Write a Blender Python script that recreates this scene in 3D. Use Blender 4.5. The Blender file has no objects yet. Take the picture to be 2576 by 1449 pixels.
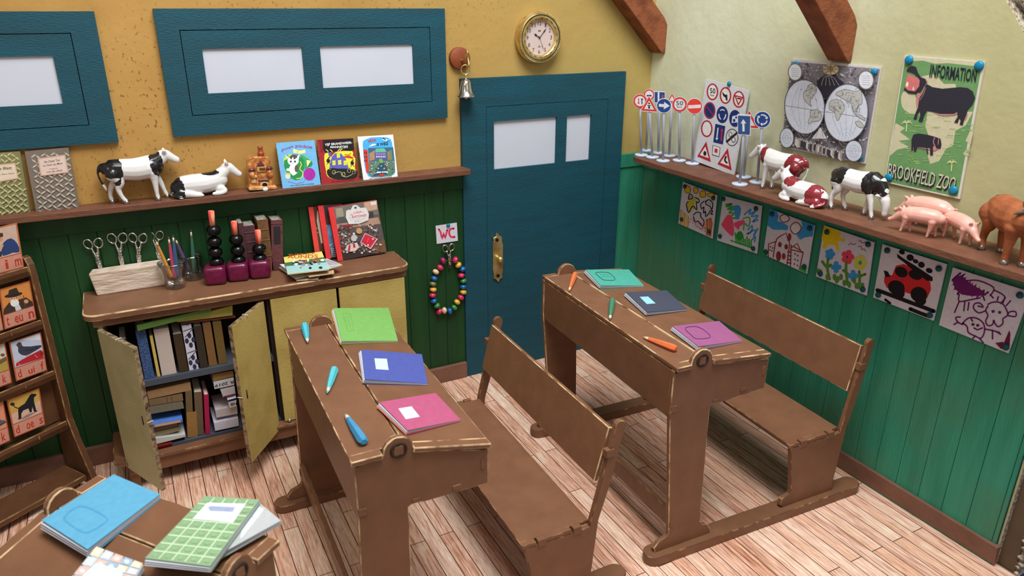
import bpy, math, random
from mathutils import Vector, Matrix
from mathutils.geometry import tessellate_polygon
random.seed(7)
SC = bpy.context.scene
COL = SC.collection
V = Vector

# ---------------------------------------------------------------- camera
CAM = V((-3.5872, -4.5934, 2.6828))
YAW, PITCH, ROLL, FPX = 0.484107, 0.374471, 0.0057928, 1846.35
W, H = 2576.0, 1449.0
def cam_axes():
    cy, sy, cp, sp = math.cos(YAW), math.sin(YAW), math.cos(PITCH), math.sin(PITCH)
    f = V((sy*cp, cy*cp, -sp)); r = V((cy, -sy, 0)); u = r.cross(f)
    c, s = math.cos(ROLL), math.sin(ROLL)
    return c*r+s*u, -s*r+c*u, f
CR, CU, CF = cam_axes()
cd = bpy.data.cameras.new('camera'); co = bpy.data.objects.new('camera', cd); COL.objects.link(co)
cd.sensor_width = 36; cd.lens = FPX/W*36; cd.clip_start = .05; cd.clip_end = 60
m3 = Matrix((CR, CU, -CF)).transposed()
co.matrix_world = Matrix.Translation(CAM) @ m3.to_4x4()
cd.dof.use_dof = True; cd.dof.focus_distance = 4.4; cd.dof.aperture_fstop = 2.2
SC.camera = co

# ---------------------------------------------------------------- light
SC.view_settings.view_transform = 'Standard'; SC.view_settings.look = 'None'
SC.view_settings.exposure = 0.0; SC.view_settings.gamma = 1.0
wd = bpy.data.worlds.new('World'); SC.world = wd; wd.use_nodes = True
bg = wd.node_tree.nodes['Background']; bg.inputs[0].default_value = (1, .93, .84, 1); bg.inputs[1].default_value = .30
def area(name, loc, target, size, power, col, sy=None):
    l = bpy.data.lights.new(name, 'AREA'); l.energy = power; l.color = col; l.size = size
    if sy: l.shape = 'RECTANGLE'; l.size_y = sy
    o = bpy.data.objects.new(name, l); COL.objects.link(o); o.location = loc
    o.rotation_euler = (V(target)-V(loc)).to_track_quat('-Z', 'Y').to_euler()
area('daylight', (-2.2, -3.1, 6.6), (-1.2, -2.2, 0), 3.0, 500, (.95, .98, 1))
area('front_daylight', (-1.6, -6.2, 3.6), (-1.5, -1.0, .8), 2.2, 20, (1, .98, .96))
area('warm_left_area', (-4.6, -2.4, 4.2), (-3.0, -.4, 1.8), .9, 14, (1, .82, .6))  # unseen warm area light at upper left, aimed at the back wall

# ---------------------------------------------------------------- maths helpers
def ray(px, py): return CF + CR*((px-W/2)/FPX) - CU*((py-H/2)/FPX)
def on_plane(px, py, P, n):
    d = ray(px, py); n = V(n); return CAM + d*(((V(P)-CAM).dot(n))/d.dot(n))
def on_z(px, py, z=0): return on_plane(px, py, (0, 0, z), (0, 0, 1))
def on_y(px, py, y=0): return on_plane(px, py, (0, y, 0), (0, 1, 0))
def on_x(px, py, x=0): return on_plane(px, py, (x, 0, 0), (1, 0, 0))
def lin(c):
    c = c/255.0
    return c/12.92 if c <= .04045 else ((c+.055)/1.055)**2.4
def smooth_path(p, k=3, closed=False):
    p = [V(q) for q in p]; n = len(p); out = []
    if n < 3: return p
    rng = n if closed else n-1
    for i in range(rng):
        a = p[(i-1) % n] if (closed or i > 0) else p[i]; b = p[i]; c = p[(i+1) % n]
        d = p[(i+2) % n] if (closed or i+2 < n) else c
        for j in range(k):
            t = j/k
            out.append(.5*((2*b)+(c-a)*t+(2*a-5*b+4*c-d)*t*t+(3*b-a-3*c+d)*t**3))
    if not closed: out.append(p[-1])
    return out

# ---------------------------------------------------------------- materials
MATS = {}
def nd(nt, t, **kw):
    n = nt.nodes.new(t)
    for k, v in kw.items(): setattr(n, k, v)
    return n
def mat(name, rgb, rough=.6, spec=.28, metal=0, var=.12, vs=6., bump=0., bs=60., stretch=None, rgb2=None, coat=0, trans=0, sss=0, mixlo=.42, mixhi=.62):
    """painted / papery surface: base colour broken up by noise, optional grain bump"""
    if name in MATS: return MATS[name]
    m = bpy.data.materials.new(name); m.use_nodes = True; nt = m.node_tree
    b = nt.nodes['Principled BSDF']; c = [lin(x) for x in rgb]
    b.inputs['Roughness'].default_value = rough; b.inputs['Metallic'].default_value = metal
    b.inputs['Specular IOR Level'].default_value = spec
    b.inputs['Coat Weight'].default_value = coat; b.inputs['Transmission Weight'].default_value = trans
    if sss: b.inputs['Subsurface Weight'].default_value = sss; b.inputs['Subsurface Radius'].default_value = (.05, .02, .01)
    tc = nd(nt, 'ShaderNodeTexCoord'); mp = nd(nt, 'ShaderNodeMapping')
    nt.links.new(tc.outputs['Object'], mp.inputs[0])
    if stretch: mp.inputs['Scale'].default_value = stretch
    if var or rgb2:
        nz = nd(nt, 'ShaderNodeTexNoise'); nz.inputs['Scale'].default_value = vs; nz.inputs['Detail'].default_value = 5
        nt.links.new(mp.outputs[0], nz.inputs['Vector'])
        r = nd(nt, 'ShaderNodeValToRGB')
        nt.links.new(nz.outputs['Fac'], r.inputs[0])
        if rgb2:
            c2 = [lin(x) for x in rgb2]
            r.color_ramp.elements[0].position = mixlo; r.color_ramp.elements[1].position = mixhi
            r.color_ramp.elements[0].color = (*c, 1); r.color_ramp.elements[1].color = (*c2, 1)
        else:
            r.color_ramp.elements[0].position = .3; r.color_ramp.elements[1].position = .7
            r.color_ramp.elements[0].color = (*[x*(1-var) for x in c], 1)
            r.color_ramp.elements[1].color = (*[min(1, x*(1+var)) for x in c], 1)
        nt.links.new(r.outputs[0], b.inputs['Base Color'])
    else:
        b.inputs['Base Color'].default_value = (*c, 1)
    if bump:
        n2 = nd(nt, 'ShaderNodeTexNoise'); n2.inputs['Scale'].default_value = bs; n2.inputs['Detail'].default_value = 4
        nt.links.new(mp.outputs[0], n2.inputs['Vector'])
        bp = nd(nt, 'ShaderNodeBump'); bp.inputs['Strength'].default_value = bump; bp.inputs['Distance'].default_value = .01
        nt.links.new(n2.outputs['Fac'], bp.inputs['Height']); nt.links.new(bp.outputs[0], b.inputs['Normal'])
    MATS[name] = m; return m
def flat(rgb):   # paint / ink / paper tint by colour
    return mat('ink_%d_%d_%d' % tuple(rgb), rgb, rough=.75, var=.06, vs=40, spec=.25)

def wall_mat(name, c1, c2, c3, spots=True):
    m = bpy.data.materials.new(name); m.use_nodes = True; nt = m.node_tree; b = nt.nodes['Principled BSDF']
    b.inputs['Roughness'].default_value = .62; b.inputs['Specular IOR Level'].default_value = .3
    tc = nd(nt, 'ShaderNodeTexCoord'); L = nt.links.new
    n1 = nd(nt, 'ShaderNodeTexNoise'); n1.inputs['Scale'].default_value = 1.7; n1.inputs['Detail'].default_value = 6; L(tc.outputs['Object'], n1.inputs['Vector'])
    r1 = nd(nt, 'ShaderNodeValToRGB'); e = r1.color_ramp.elements
    e[0].position = .35; e[0].color = (*[lin(x) for x in c1], 1); e[1].position = .66; e[1].color = (*[lin(x) for x in c2], 1)
    L(n1.outputs['Fac'], r1.inputs[0])
    mp = nd(nt, 'ShaderNodeMapping'); mp.inputs['Scale'].default_value = (11, 11, 9); L(tc.outputs['Object'], mp.inputs[0])
    n2 = nd(nt, 'ShaderNodeTexNoise'); n2.inputs['Scale'].default_value = 4.5; n2.inputs['Detail'].default_value = 2; L(mp.outputs[0], n2.inputs['Vector'])
    r2 = nd(nt, 'ShaderNodeValToRGB'); r2.color_ramp.elements[0].position = .61; r2.color_ramp.elements[1].position = .68
    n3 = nd(nt, 'ShaderNodeTexNoise'); n3.inputs['Scale'].default_value = .9; L(tc.outputs['Object'], n3.inputs['Vector'])
    r3 = nd(nt, 'ShaderNodeValToRGB'); r3.color_ramp.elements[0].position = .47; r3.color_ramp.elements[1].position = .6
    L(n2.outputs['Fac'], r2.inputs[0]); L(n3.outputs['Fac'], r3.inputs[0])
    mu = nd(nt, 'ShaderNodeMath', operation='MULTIPLY'); L(r2.outputs[0], mu.inputs[0]); L(r3.outputs[0], mu.inputs[1])
    m2 = nd(nt, 'ShaderNodeMath', operation='MULTIPLY'); L(mu.outputs[0], m2.inputs[0]); m2.inputs[1].default_value = .75 if spots else .18
    mx = nd(nt, 'ShaderNodeMix', data_type='RGBA'); L(m2.outputs[0], mx.inputs[0]); L(r1.outputs[0], mx.inputs[6]); mx.inputs[7].default_value = (*[lin(x) for x in c3], 1)
    L(mx.outputs[2], b.inputs['Base Color'])
    n4 = nd(nt, 'ShaderNodeTexNoise'); n4.inputs['Scale'].default_value = 11; n4.inputs['Detail'].default_value = 8; L(tc.outputs['Object'], n4.inputs['Vector'])
    bp = nd(nt, 'ShaderNodeBump'); bp.inputs['Strength'].default_value = .35; bp.inputs['Distance'].default_value = .012
    L(n4.outputs['Fac'], bp.inputs['Height']); L(bp.outputs[0], b.inputs['Normal'])
    return m
def ochre_mat():   # ochre wall: warmer, speckled stain at the left, cleaner yellow towards the door
    m = wall_mat('ochre_plaster', (174, 130, 66), (186, 144, 78), (112, 62, 22)); nt = m.node_tree; L = nt.links.new
    b = nt.nodes['Principled BSDF']; mixl = b.inputs['Base Color'].links[0]; src = mixl.from_socket
    tc = nd(nt, 'ShaderNodeTexCoord'); sp = nd(nt, 'ShaderNodeSeparateXYZ'); L(tc.outputs['Object'], sp.inputs[0])
    nz = nd(nt, 'ShaderNodeTexNoise'); nz.inputs['Scale'].default_value = 1.3; L(tc.outputs['Object'], nz.inputs['Vector'])
    ad = nd(nt, 'ShaderNodeMath', operation='MULTIPLY_ADD'); L(nz.outputs['Fac'], ad.inputs[0]); ad.inputs[1].default_value = 1.6; L(sp.outputs['X'], ad.inputs[2])
    mr = nd(nt, 'ShaderNodeMapRange'); L(ad.outputs[0], mr.inputs[0]); mr.inputs[1].default_value = .9; mr.inputs[2].default_value = 3.4
    mx = nd(nt, 'ShaderNodeMix', data_type='RGBA'); L(mr.outputs[0], mx.inputs[0]); L(src, mx.inputs[6]); mx.inputs[7].default_value = (lin(176), lin(154), lin(90), 1)
    L(mx.outputs[2], b.inputs['Base Color']); return m
def pale_mat():   # pale wall: colour shifts to tan towards its open end
    m = wall_mat('pale_yellow_plaster', (206, 208, 176), (214, 218, 192), (160, 130, 90), False); nt = m.node_tree; L = nt.links.new
    b = nt.nodes['Principled BSDF']; src = b.inputs['Base Color'].links[0].from_socket
    tc = nd(nt, 'ShaderNodeTexCoord'); sp = nd(nt, 'ShaderNodeSeparateXYZ'); L(tc.outputs['Object'], sp.inputs[0])
    nz = nd(nt, 'ShaderNodeTexNoise'); nz.inputs['Scale'].default_value = 1.2; nz.inputs['Detail'].default_value = 5; L(tc.outputs['Object'], nz.inputs['Vector'])
    ad = nd(nt, 'ShaderNodeMath', operation='MULTIPLY_ADD'); L(nz.outputs['Fac'], ad.inputs[0]); ad.inputs[1].default_value = 1.4; L(sp.outputs['Y'], ad.inputs[2])
    mr = nd(nt, 'ShaderNodeMapRange'); L(ad.outputs[0], mr.inputs[0]); mr.inputs[1].default_value = 1.5; mr.inputs[2].default_value = -.2; mr.inputs[4].default_value = 1
    mx = nd(nt, 'ShaderNodeMix', data_type='RGBA'); L(mr.outputs[0], mx.inputs[0]); L(src, mx.inputs[6]); mx.inputs[7].default_value = (lin(176), lin(170), lin(126), 1)
    L(mx.outputs[2], b.inputs['Base Color']); return m
def floor_mat():
    m = bpy.data.materials.new('plank_floor_print'); m.use_nodes = True; nt = m.node_tree; b = nt.nodes['Principled BSDF']; L = nt.links.new
    b.inputs['Roughness'].default_value = .38; b.inputs['Specular IOR Level'].default_value = .45
    tc = nd(nt, 'ShaderNodeTexCoord'); mp = nd(nt, 'ShaderNodeMapping'); mp.inputs['Rotation'].default_value = (0, 0, math.pi/2)
    L(tc.outputs['Object'], mp.inputs[0])
    br = nd(nt, 'ShaderNodeTexBrick'); br.offset = .37; br.offset_frequency = 2
    for k, v in (('Scale', 1.), ('Mortar Size', .0024), ('Mortar Smooth', .2), ('Bias', 0.), ('Brick Width', 1.15), ('Row Height', .082)): br.inputs[k].default_value = v
    br.inputs['Color1'].default_value = (0, 0, 0, 1); br.inputs['Color2'].default_value = (1, 1, 1, 1); br.inputs['Mortar'].default_value = (.5, .5, .5, 1)
    L(mp.outputs[0], br.inputs['Vector'])
    ms = nd(nt, 'ShaderNodeMapping'); ms.inputs['Scale'].default_value = (38, 1.6, 1); L(tc.outputs['Object'], ms.inputs[0])
    n = nd(nt, 'ShaderNodeTexNoise'); n.inputs['Scale'].default_value = 2.6; n.inputs['Detail'].default_value = 9; n.inputs['Roughness'].default_value = .68; n.inputs['Distortion'].default_value = .5; L(ms.outputs[0], n.inputs['Vector'])
    cr = nd(nt, 'ShaderNodeValToRGB'); e = cr.color_ramp.elements
    e[0].position = .30; e[0].color = (lin(156), lin(110), lin(92), 1); e[1].position = .70; e[1].color = (lin(246), lin(226), lin(204), 1)
    for pos, c in ((.42, (206, 160, 138)), (.5, (232, 194, 172)), (.58, (236, 208, 190))):
        x = e.new(pos); x.color = (*[lin(q) for q in c], 1)
    mm = nd(nt, 'ShaderNodeMath', operation='MULTIPLY_ADD'); L(br.outputs['Color'], mm.inputs[0]); mm.inputs[1].default_value = .12; 
    s2 = nd(nt, 'ShaderNodeMath', operation='SUBTRACT'); L(n.outputs['Fac'], s2.inputs[0]); s2.inputs[1].default_value = .06
    L(s2.outputs[0], mm.inputs[2]); L(mm.outputs[0], cr.inputs[0])
    # each plank its own tint, fine fibre, pale worn patches
    tr = nd(nt, 'ShaderNodeValToRGB'); L(br.outputs['Color'], tr.inputs[0]); te = tr.color_ramp.elements
    te[0].position = 0; te[0].color = (1.06, .92, .82, 1); te[1].position = 1; te[1].color = (1.02, .98, .93, 1)
    for pos, c in ((.3, (1.03, 1.0, .98)), (.55, (1.0, .85, .75)), (.75, (1.08, 1.06, 1.02))): x = te.new(pos); x.color = (*c, 1)
    m1 = nd(nt, 'ShaderNodeMix', data_type='RGBA', blend_type='MULTIPLY'); m1.inputs[0].default_value = 1; L(cr.outputs[0], m1.inputs[6]); L(tr.outputs[0], m1.inputs[7])
    mf = nd(nt, 'ShaderNodeMapping'); mf.inputs['Scale'].default_value = (150, 9, 1); L(tc.outputs['Object'], mf.inputs[0])
    nf = nd(nt, 'ShaderNodeTexNoise'); nf.inputs['Scale'].default_value = 1.4; nf.inputs['Detail'].default_value = 4; L(mf.outputs[0], nf.inputs['Vector'])
    rf = nd(nt, 'ShaderNodeValToRGB'); rf.color_ramp.elements[0].position = .36; rf.color_ramp.elements[0].color = (.78, .72, .68, 1); rf.color_ramp.elements[1].position = .6; rf.color_ramp.elements[1].color = (1.03, 1.03, 1.03, 1); L(nf.outputs['Fac'], rf.inputs[0])
    m2 = nd(nt, 'ShaderNodeMix', data_type='RGBA', blend_type='MULTIPLY'); m2.inputs[0].default_value = 1; L(m1.outputs[2], m2.inputs[6]); L(rf.outputs[0], m2.inputs[7])
    mw = nd(nt, 'ShaderNodeMapping'); mw.inputs['Scale'].default_value = (9, 3, 1); L(tc.outputs['Object'], mw.inputs[0])
    nw = nd(nt, 'ShaderNodeTexNoise'); nw.inputs['Scale'].default_value = 1.3; nw.inputs['Detail'].default_value = 5; L(mw.outputs[0], nw.inputs['Vector'])
    rw = nd(nt, 'ShaderNodeValToRGB'); rw.color_ramp.elements[0].position = .63; rw.color_ramp.elements[1].position = .69; rw.color_ramp.elements[1].color = (.55, .55, .55, 1); L(nw.outputs['Fac'], rw.inputs[0])
    m3 = nd(nt, 'ShaderNodeMix', data_type='RGBA'); L(rw.outputs[0], m3.inputs[0]); L(m2.outputs[2], m3.inputs[6]); m3.inputs[7].default_value = (lin(236), lin(220), lin(190), 1)
    mx = nd(nt, 'ShaderNodeMix', data_type='RGBA'); L(br.outputs['Fac'], mx.inputs[0]); L(m3.outputs[2], mx.inputs[6]); mx.inputs[7].default_value = (lin(78), lin(44), lin(32), 1)
    L(mx.outputs[2], b.inputs['Base Color'])
    bp = nd(nt, 'ShaderNodeBump'); bp.invert = True; bp.inputs['Strength'].default_value = .4; bp.inputs['Distance'].default_value = .006
    L(br.outputs['Fac'], bp.inputs['Height']); L(bp.outputs[0], b.inputs['Normal'])
    return m
def spotted(name, base, spots, patch, rough=.25, extra=None):
    """glazed animal body with painted patches (object-space balls with a ragged rim)"""
    m = bpy.data.materials.new(name); m.use_nodes = True; nt = m.node_tree; b = nt.nodes['Principled BSDF']; L = nt.links.new
    b.inputs['Roughness'].default_value = rough; b.inputs['Specular IOR Level'].default_value = .5; b.inputs['Coat Weight'].default_value = .4
    tc = nd(nt, 'ShaderNodeTexCoord'); nz = nd(nt, 'ShaderNodeTexNoise'); nz.inputs['Scale'].default_value = 28; L(tc.outputs['Object'], nz.inputs['Vector'])
    cur = None; col = [lin(x) for x in base]
    for (c, sc, r, cc) in [(s[0], s[1], s[2], patch if len(s) < 4 else s[3]) for s in spots]:
        mp = nd(nt, 'ShaderNodeMapping'); mp.vector_type = 'TEXTURE'; mp.inputs['Location'].default_value = c; mp.inputs['Scale'].default_value = sc; L(tc.outputs['Object'], mp.inputs[0])
        ln = nd(nt, 'ShaderNodeVectorMath', operation='LENGTH'); L(mp.outputs[0], ln.inputs[0])
        ma = nd(nt, 'ShaderNodeMath', operation='MULTIPLY_ADD'); L(nz.outputs['Fac'], ma.inputs[0]); ma.inputs[1].default_value = r*.55; L(ln.outputs['Value'], ma.inputs[2])
        lt = nd(nt, 'ShaderNodeMath', operation='LESS_THAN'); L(ma.outputs[0], lt.inputs[0]); lt.inputs[1].default_value = r*1.27
        mx = nd(nt, 'ShaderNodeMix', data_type='RGBA'); L(lt.outputs[0], mx.inputs[0])
        if cur is None: mx.inputs[6].default_value = (*col, 1)
        else: L(cur, mx.inputs[6])
        mx.inputs[7].default_value = (*[lin(x) for x in cc], 1); cur = mx.outputs[2]
    L(cur, b.inputs['Base Color']); return m

BROWN = mat('brown_paint', (122, 84, 60), rough=.42, var=.10, vs=9, bump=.15, bs=120)
WORN = mat('worn_edge', (122, 82, 54), rough=.5, rgb2=(214, 184, 142), vs=11, mixlo=.40, mixhi=.58)
WORN2 = mat('slightly_worn_edge', (100, 66, 44), rough=.5, rgb2=(176, 134, 92), vs=18, mixlo=.48, mixhi=.7)
SHELFB = mat('dark_brown_wood', (112, 72, 54), rough=.5, var=.18, vs=10, bump=.4, bs=30, stretch=(1, 1, 6))
BASEB = mat('baseboard_brown', (122, 86, 70), rough=.5, var=.15, vs=7, bump=.3, bs=40)
BEAM = mat('red_brown_beam', (142, 82, 52), rough=.6, rgb2=(112, 58, 38), vs=9, bump=.5, bs=50)
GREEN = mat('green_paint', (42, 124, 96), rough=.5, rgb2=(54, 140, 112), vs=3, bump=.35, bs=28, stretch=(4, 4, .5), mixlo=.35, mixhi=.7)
def stain(m, col, scale, lo, hi, f):
    nt = m.node_tree; b = nt.nodes['Principled BSDF']; src = b.inputs['Base Color'].links[0].from_socket
    tc = nd(nt, 'ShaderNodeTexCoord'); n = nd(nt, 'ShaderNodeTexNoise'); n.inputs['Scale'].default_value = scale; n.inputs['Detail'].default_value = 7; nt.links.new(tc.outputs['Object'], n.inputs['Vector'])
    mr = nd(nt, 'ShaderNodeMapRange'); mr.inputs[1].default_value = lo; mr.inputs[2].default_value = hi; mr.inputs[4].default_value = f; nt.links.new(n.outputs['Fac'], mr.inputs[0])
    mx = nd(nt, 'ShaderNodeMix', data_type='RGBA'); nt.links.new(mr.outputs[0], mx.inputs[0]); nt.links.new(src, mx.inputs[6]); mx.inputs[7].default_value = (*[lin(x) for x in col], 1); nt.links.new(mx.outputs[2], b.inputs['Base Color'])
stain(GREEN, (84, 108, 74), 1.1, .48, .66, .6)
GREEN_SHADE = mat('shaded_green_paint', (24, 62, 32), rough=.5, rgb2=(30, 72, 34), vs=3, bump=.3, bs=28, stretch=(4, 4, .5), mixlo=.35, mixhi=.7)  # panelling green with the lower left's shade put into the colour
GROOVE = mat('groove_dark', (20, 44, 32), rough=.8)
TEAL = mat('teal_paint', (20, 78, 94), rough=.55, rgb2=(24, 68, 80), vs=2.2, bump=.45, bs=34, stretch=(1, 1, 7), mixlo=.3, mixhi=.75)
BLACKG = mat('black_gap', (14, 20, 26), rough=.9, var=0)
PANE = mat('milky_pane', (200, 204, 216), rough=.35, var=.03, vs=3)
CREAM = mat('yellow_ochre_paint', (188, 166, 96), rough=.5, rgb2=(176, 152, 84), vs=5, bump=.2, bs=80)
CREAMG = mat('pale_olive_paint', (178, 174, 132), rough=.5, rgb2=(166, 164, 120), vs=5, bump=.2, bs=80)
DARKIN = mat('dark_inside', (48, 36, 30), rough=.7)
SLATE = mat('slate_shelf', (74, 80, 92), rough=.6)
GOLD = mat('antique_gold', (226, 204, 142), rough=.3, metal=.8, rgb2=(190, 158, 92), vs=12)
SILVER = mat('silver_metal', (205, 200, 192), rough=.2, metal=1, var=.15, vs=20)
WHITEP = mat('white_paper', (226, 224, 236), rough=.7, var=.03)
PIN = mat('blue_pin', (20, 120, 158), rough=.35, var=.1)
PIND = mat('dark_teal_pin', (16, 78, 84), rough=.4, var=.1)

# ---------------------------------------------------------------- objects
WM = {}
def tag(o, label=None, cat=None, group=None, kind=None):
    if label: o['label'] = label
    if cat: o['category'] = cat
    if group: o['group'] = group
    if kind: o['kind'] = kind
    return o
def thing(name, loc, label, cat, group=None, rot=0):
    o = bpy.data.objects.new(name, None); COL.objects.link(o); o.empty_display_size = .05
    o.location = loc; o.rotation_euler = (0, 0, rot)
    WM[o] = Matrix.Translation(V(loc)) @ Matrix.Rotation(rot, 4, 'Z')
    return tag(o, label, cat, group)
class B:
    """collects shapes in world space (through self.M) and links them as one mesh"""
    def __init__(s, M=None):
        s.v = []; s.f = []; s.mi = []; s.sm = []; s.mats = []; s.M = M or Matrix()
    def mi_(s, m):
        if m not in s.mats: s.mats.append(m)
        return s.mats.index(m)
    def add(s, vs, fs, m, smooth=False):
        o = len(s.v); s.v += [s.M @ V(p) for p in vs]; k = s.mi_(m)
        for f in fs: s.f.append([i+o for i in f]); s.mi.append(k); s.sm.append(smooth)
        return s
    def hexa(s, p, m):   # p: 4 bottom then 4 top, same winding
        return s.add(p, [(3, 2, 1, 0), (4, 5, 6, 7), (0, 1, 5, 4), (1, 2, 6, 5), (2, 3, 7, 6), (3, 0, 4, 7)], m)
    def box(s, a, b, m):
        x0, y0, z0 = a; x1, y1, z1 = b
        return s.hexa([(x0, y0, z0), (x1, y0, z0), (x1, y1, z0), (x0, y1, z0), (x0, y0, z1), (x1, y0, z1), (x1, y1, z1), (x0, y1, z1)], m)
    def prism(s, pts, d, m, mside=None):   # planar polygon pts extruded by vector d
        pts = [V(p) for p in pts]; d = V(d); n = len(pts)
        tri = tessellate_polygon([pts]); vs = pts+[p+d for p in pts]
        nrm = V((0, 0, 0))
        for i in range(n): nrm += pts[i].cross(pts[(i+1) % n])
        flip = nrm.dot(d) < 0
        a = []
        for t in tri:
            t = list(t); e = (pts[t[1]]-pts[t[0]]).cross(pts[t[2]]-pts[t[0]])
            if e.dot(nrm) < 0: t.reverse()
            a.append(t)
        if n <= 4: a = [list(range(n))]
        elif _convex(pts, nrm): a = [list(range(n))]
        bot = [t[::-1] for t in a]; top = [[i+n for i in t] for t in a]
        if flip: bot, top = [t[::-1] for t in bot], [t[::-1] for t in top]
        sd = [(i, (i+1) % n, (i+1) % n+n, i+n) for i in range(n)]
        if flip: sd = [q[::-1] for q in sd]
        s.add(vs, bot+top, m); 
        o = len(s.v)-2*n; k = s.mi_(mside or m)
        for q in sd: s.f.append([i+o for i in q]); s.mi.append(k); s.sm.append(False)
        return s
    def lathe(s, c, ax, prof, m, seg=24, smooth=True, caps=True):   # prof: (distance along axis, radius)
        ax = V(ax).normalized(); t = V((0, 0, 1)) if abs(ax.z) < .9 else V((1, 0, 0)); a = ax.cross(t).normalized(); b = ax.cross(a)
        c = V(c); vs = []; fs = []
        for h, r in prof:
            for i in range(seg):
                w = 2*math.pi*i/seg; vs.append(c+ax*h+(a*math.cos(w)+b*math.sin(w))*r)
        for j in range(len(prof)-1):
            for i in range(seg):
                k = (i+1) % seg; fs.append((j*seg+i, j*seg+k, (j+1)*seg+k, (j+1)*seg+i))
        if caps: fs.append(tuple(range(seg))[::-1]); fs.append(tuple((len(prof)-1)*seg+i for i in range(seg)))
        return s.add(vs, fs, m, smooth)
    def ball(s, c, r, m, seg=16, sc=(1, 1, 1), rot=None):
        vs = []; fs = []; c = V(c); n = seg//2
        for j in range(n+1):
            th = math.pi*j/n
            for i in range(seg):
                w = 2*math.pi*i/seg; p = V((math.sin(th)*math.cos(w)*sc[0], math.sin(th)*math.sin(w)*sc[1], math.cos(th)*sc[2]))*r
                if rot: p = rot @ p
                vs.append(c+p)
        for j in range(n):
            for i in range(seg):
                k = (i+1) % seg; fs.append((j*seg+i, (j+1)*seg+i, (j+1)*seg+k, j*seg+k))
        return s.add(vs, fs, m, True)
    def tube(s, pts, r, m, seg=10, closed=False, smooth=True):
        pts = [V(p) for p in pts]; n = len(pts); rr = r if isinstance(r, (list, tuple)) else [r]*n
        vs = []; fs = []; pa = None
        for i, p in enumerate(pts):
            if closed: t = pts[(i+1) % n]-pts[(i-1) % n]
            else: t = pts[min(i+1, n-1)]-pts[max(i-1, 0)]
            t = t.normalized() if t.length > 1e-9 else V((0, 0, 1))
            if pa is None: q = V((0, 0, 1)) if abs(t.z) < .9 else V((1, 0, 0)); a = t.cross(q).normalized()
            else:
                a = pa-t*pa.dot(t); a = a.normalized() if a.length > 1e-6 else pa
            pa = a; b = t.cross(a)
            for k in range(seg):
                w = 2*math.pi*k/seg; vs.append(p+(a*math.cos(w)+b*math.sin(w))*rr[i])
        for i in range(n if closed else n-1):
            for k in range(seg):
                a0 = i*seg+k; a1 = i*seg+(k+1) % seg; j = (i+1) % n
                fs.append((a0, a1, j*seg+(k+1) % seg, j*seg+k))
        if not closed: fs.append(tuple(range(seg))[::-1]); fs.append(tuple((n-1)*seg+k for k in range(seg)))
        return s.add(vs, fs, m, smooth)
    def ring(s, c, n, R, r, m, seg=24, sy=1., up=None):
        n = V(n).normalized(); u = V(up) if up else (V((0, 0, 1)) if abs(n.z) < .9 else V((0, 1, 0)))
        a = (u-n*u.dot(n)).normalized(); b = n.cross(a); c = V(c)
        return s.tube([c+a*math.cos(2*math.pi*i/seg)*R*sy+b*math.sin(2*math.pi*i/seg)*R for i in range(seg)], r, m, 8, True)
    def build(s, name, parent=None, bevel=0, worn=None, seg=2, remesh=0, smooth_it=0, sub=0, kind=None, auto=False):
        me = bpy.data.meshes.new(name)
        if parent is not None: Mw = WM[parent]
        else:
            xs = [p.x for p in s.v]; ys = [p.y for p in s.v]; zs = [p.z for p in s.v]
            Mw = Matrix.Translation(V(((min(xs)+max(xs))/2, (min(ys)+max(ys))/2, min(zs))))
        Mi = Mw.inverted()
        me.from_pydata([Mi @ p for p in s.v], [], s.f)
        for m in s.mats: me.materials.append(m)
        for p, k, sm in zip(me.polygons, s.mi, s.sm): p.material_index = k; p.use_smooth = sm
        me.update(); me.validate()
        o = bpy.data.objects.new(name, me); COL.objects.link(o); WM[o] = Mw
        if parent is not None: o.parent = parent
        else: o.matrix_world = Mw
        if remesh:
            md = o.modifiers.new('remesh', 'REMESH'); md.mode = 'VOXEL'; md.voxel_size = remesh; md.use_smooth_shade = True
        if smooth_it:
            md = o.modifiers.new('smooth', 'SMOOTH'); md.iterations = smooth_it; md.factor = .5
        if bevel:
            if worn is not None: me.materials.append(worn)
            md = o.modifiers.new('bevel', 'BEVEL'); md.width = bevel; md.segments = seg; md.limit_method = 'ANGLE'; md.angle_limit = math.radians(40)
            if worn is not None: md.material = len(me.materials)-1
        if sub:
            md = o.modifiers.new('sub', 'SUBSURF'); md.levels = sub; md.render_levels = sub
        if kind: o['kind'] = kind
        return o
def _convex(p, n):
    sg = [(p[(i+1) % len(p)]-p[i]).cross(p[(i+2) % len(p)]-p[(i+1) % len(p)]).dot(n) for i in range(len(p))]
    return min(sg) > -1e-12
def structure(o): o['kind'] = 'structure'; return o

# ---------------------------------------------------------------- flat artwork printed / drawn on a surface
_fc = {}
def glyphs(txt, bold=False):
    if (txt, bold) in _fc: return _fc[(txt, bold)]
    cu = bpy.data.curves.new('t', 'FONT'); cu.body = txt; cu.resolution_u = 2
    if bold: cu.offset = .018
    ob = bpy.data.objects.new('t', cu); COL.objects.link(ob)
    bpy.context.view_layer.update()
    me = bpy.data.meshes.new_from_object(ob.evaluated_get(bpy.context.evaluated_depsgraph_get()))
    vs = [(v.co.x, v.co.y) for v in me.vertices]; fs = [tuple(p.vertices) for p in me.polygons]
    bpy.data.objects.remove(ob); bpy.data.curves.remove(cu); bpy.data.meshes.remove(me)
    x0 = min(v[0] for v in vs); x1 = max(v[0] for v in vs); y0 = min(v[1] for v in vs); y1 = max(v[1] for v in vs)
    vs = [((x-x0)/(x1-x0), (y-y0)/(y1-y0)) for x, y in vs]
    _fc[(txt, bold)] = (vs, fs); return vs, fs
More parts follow.
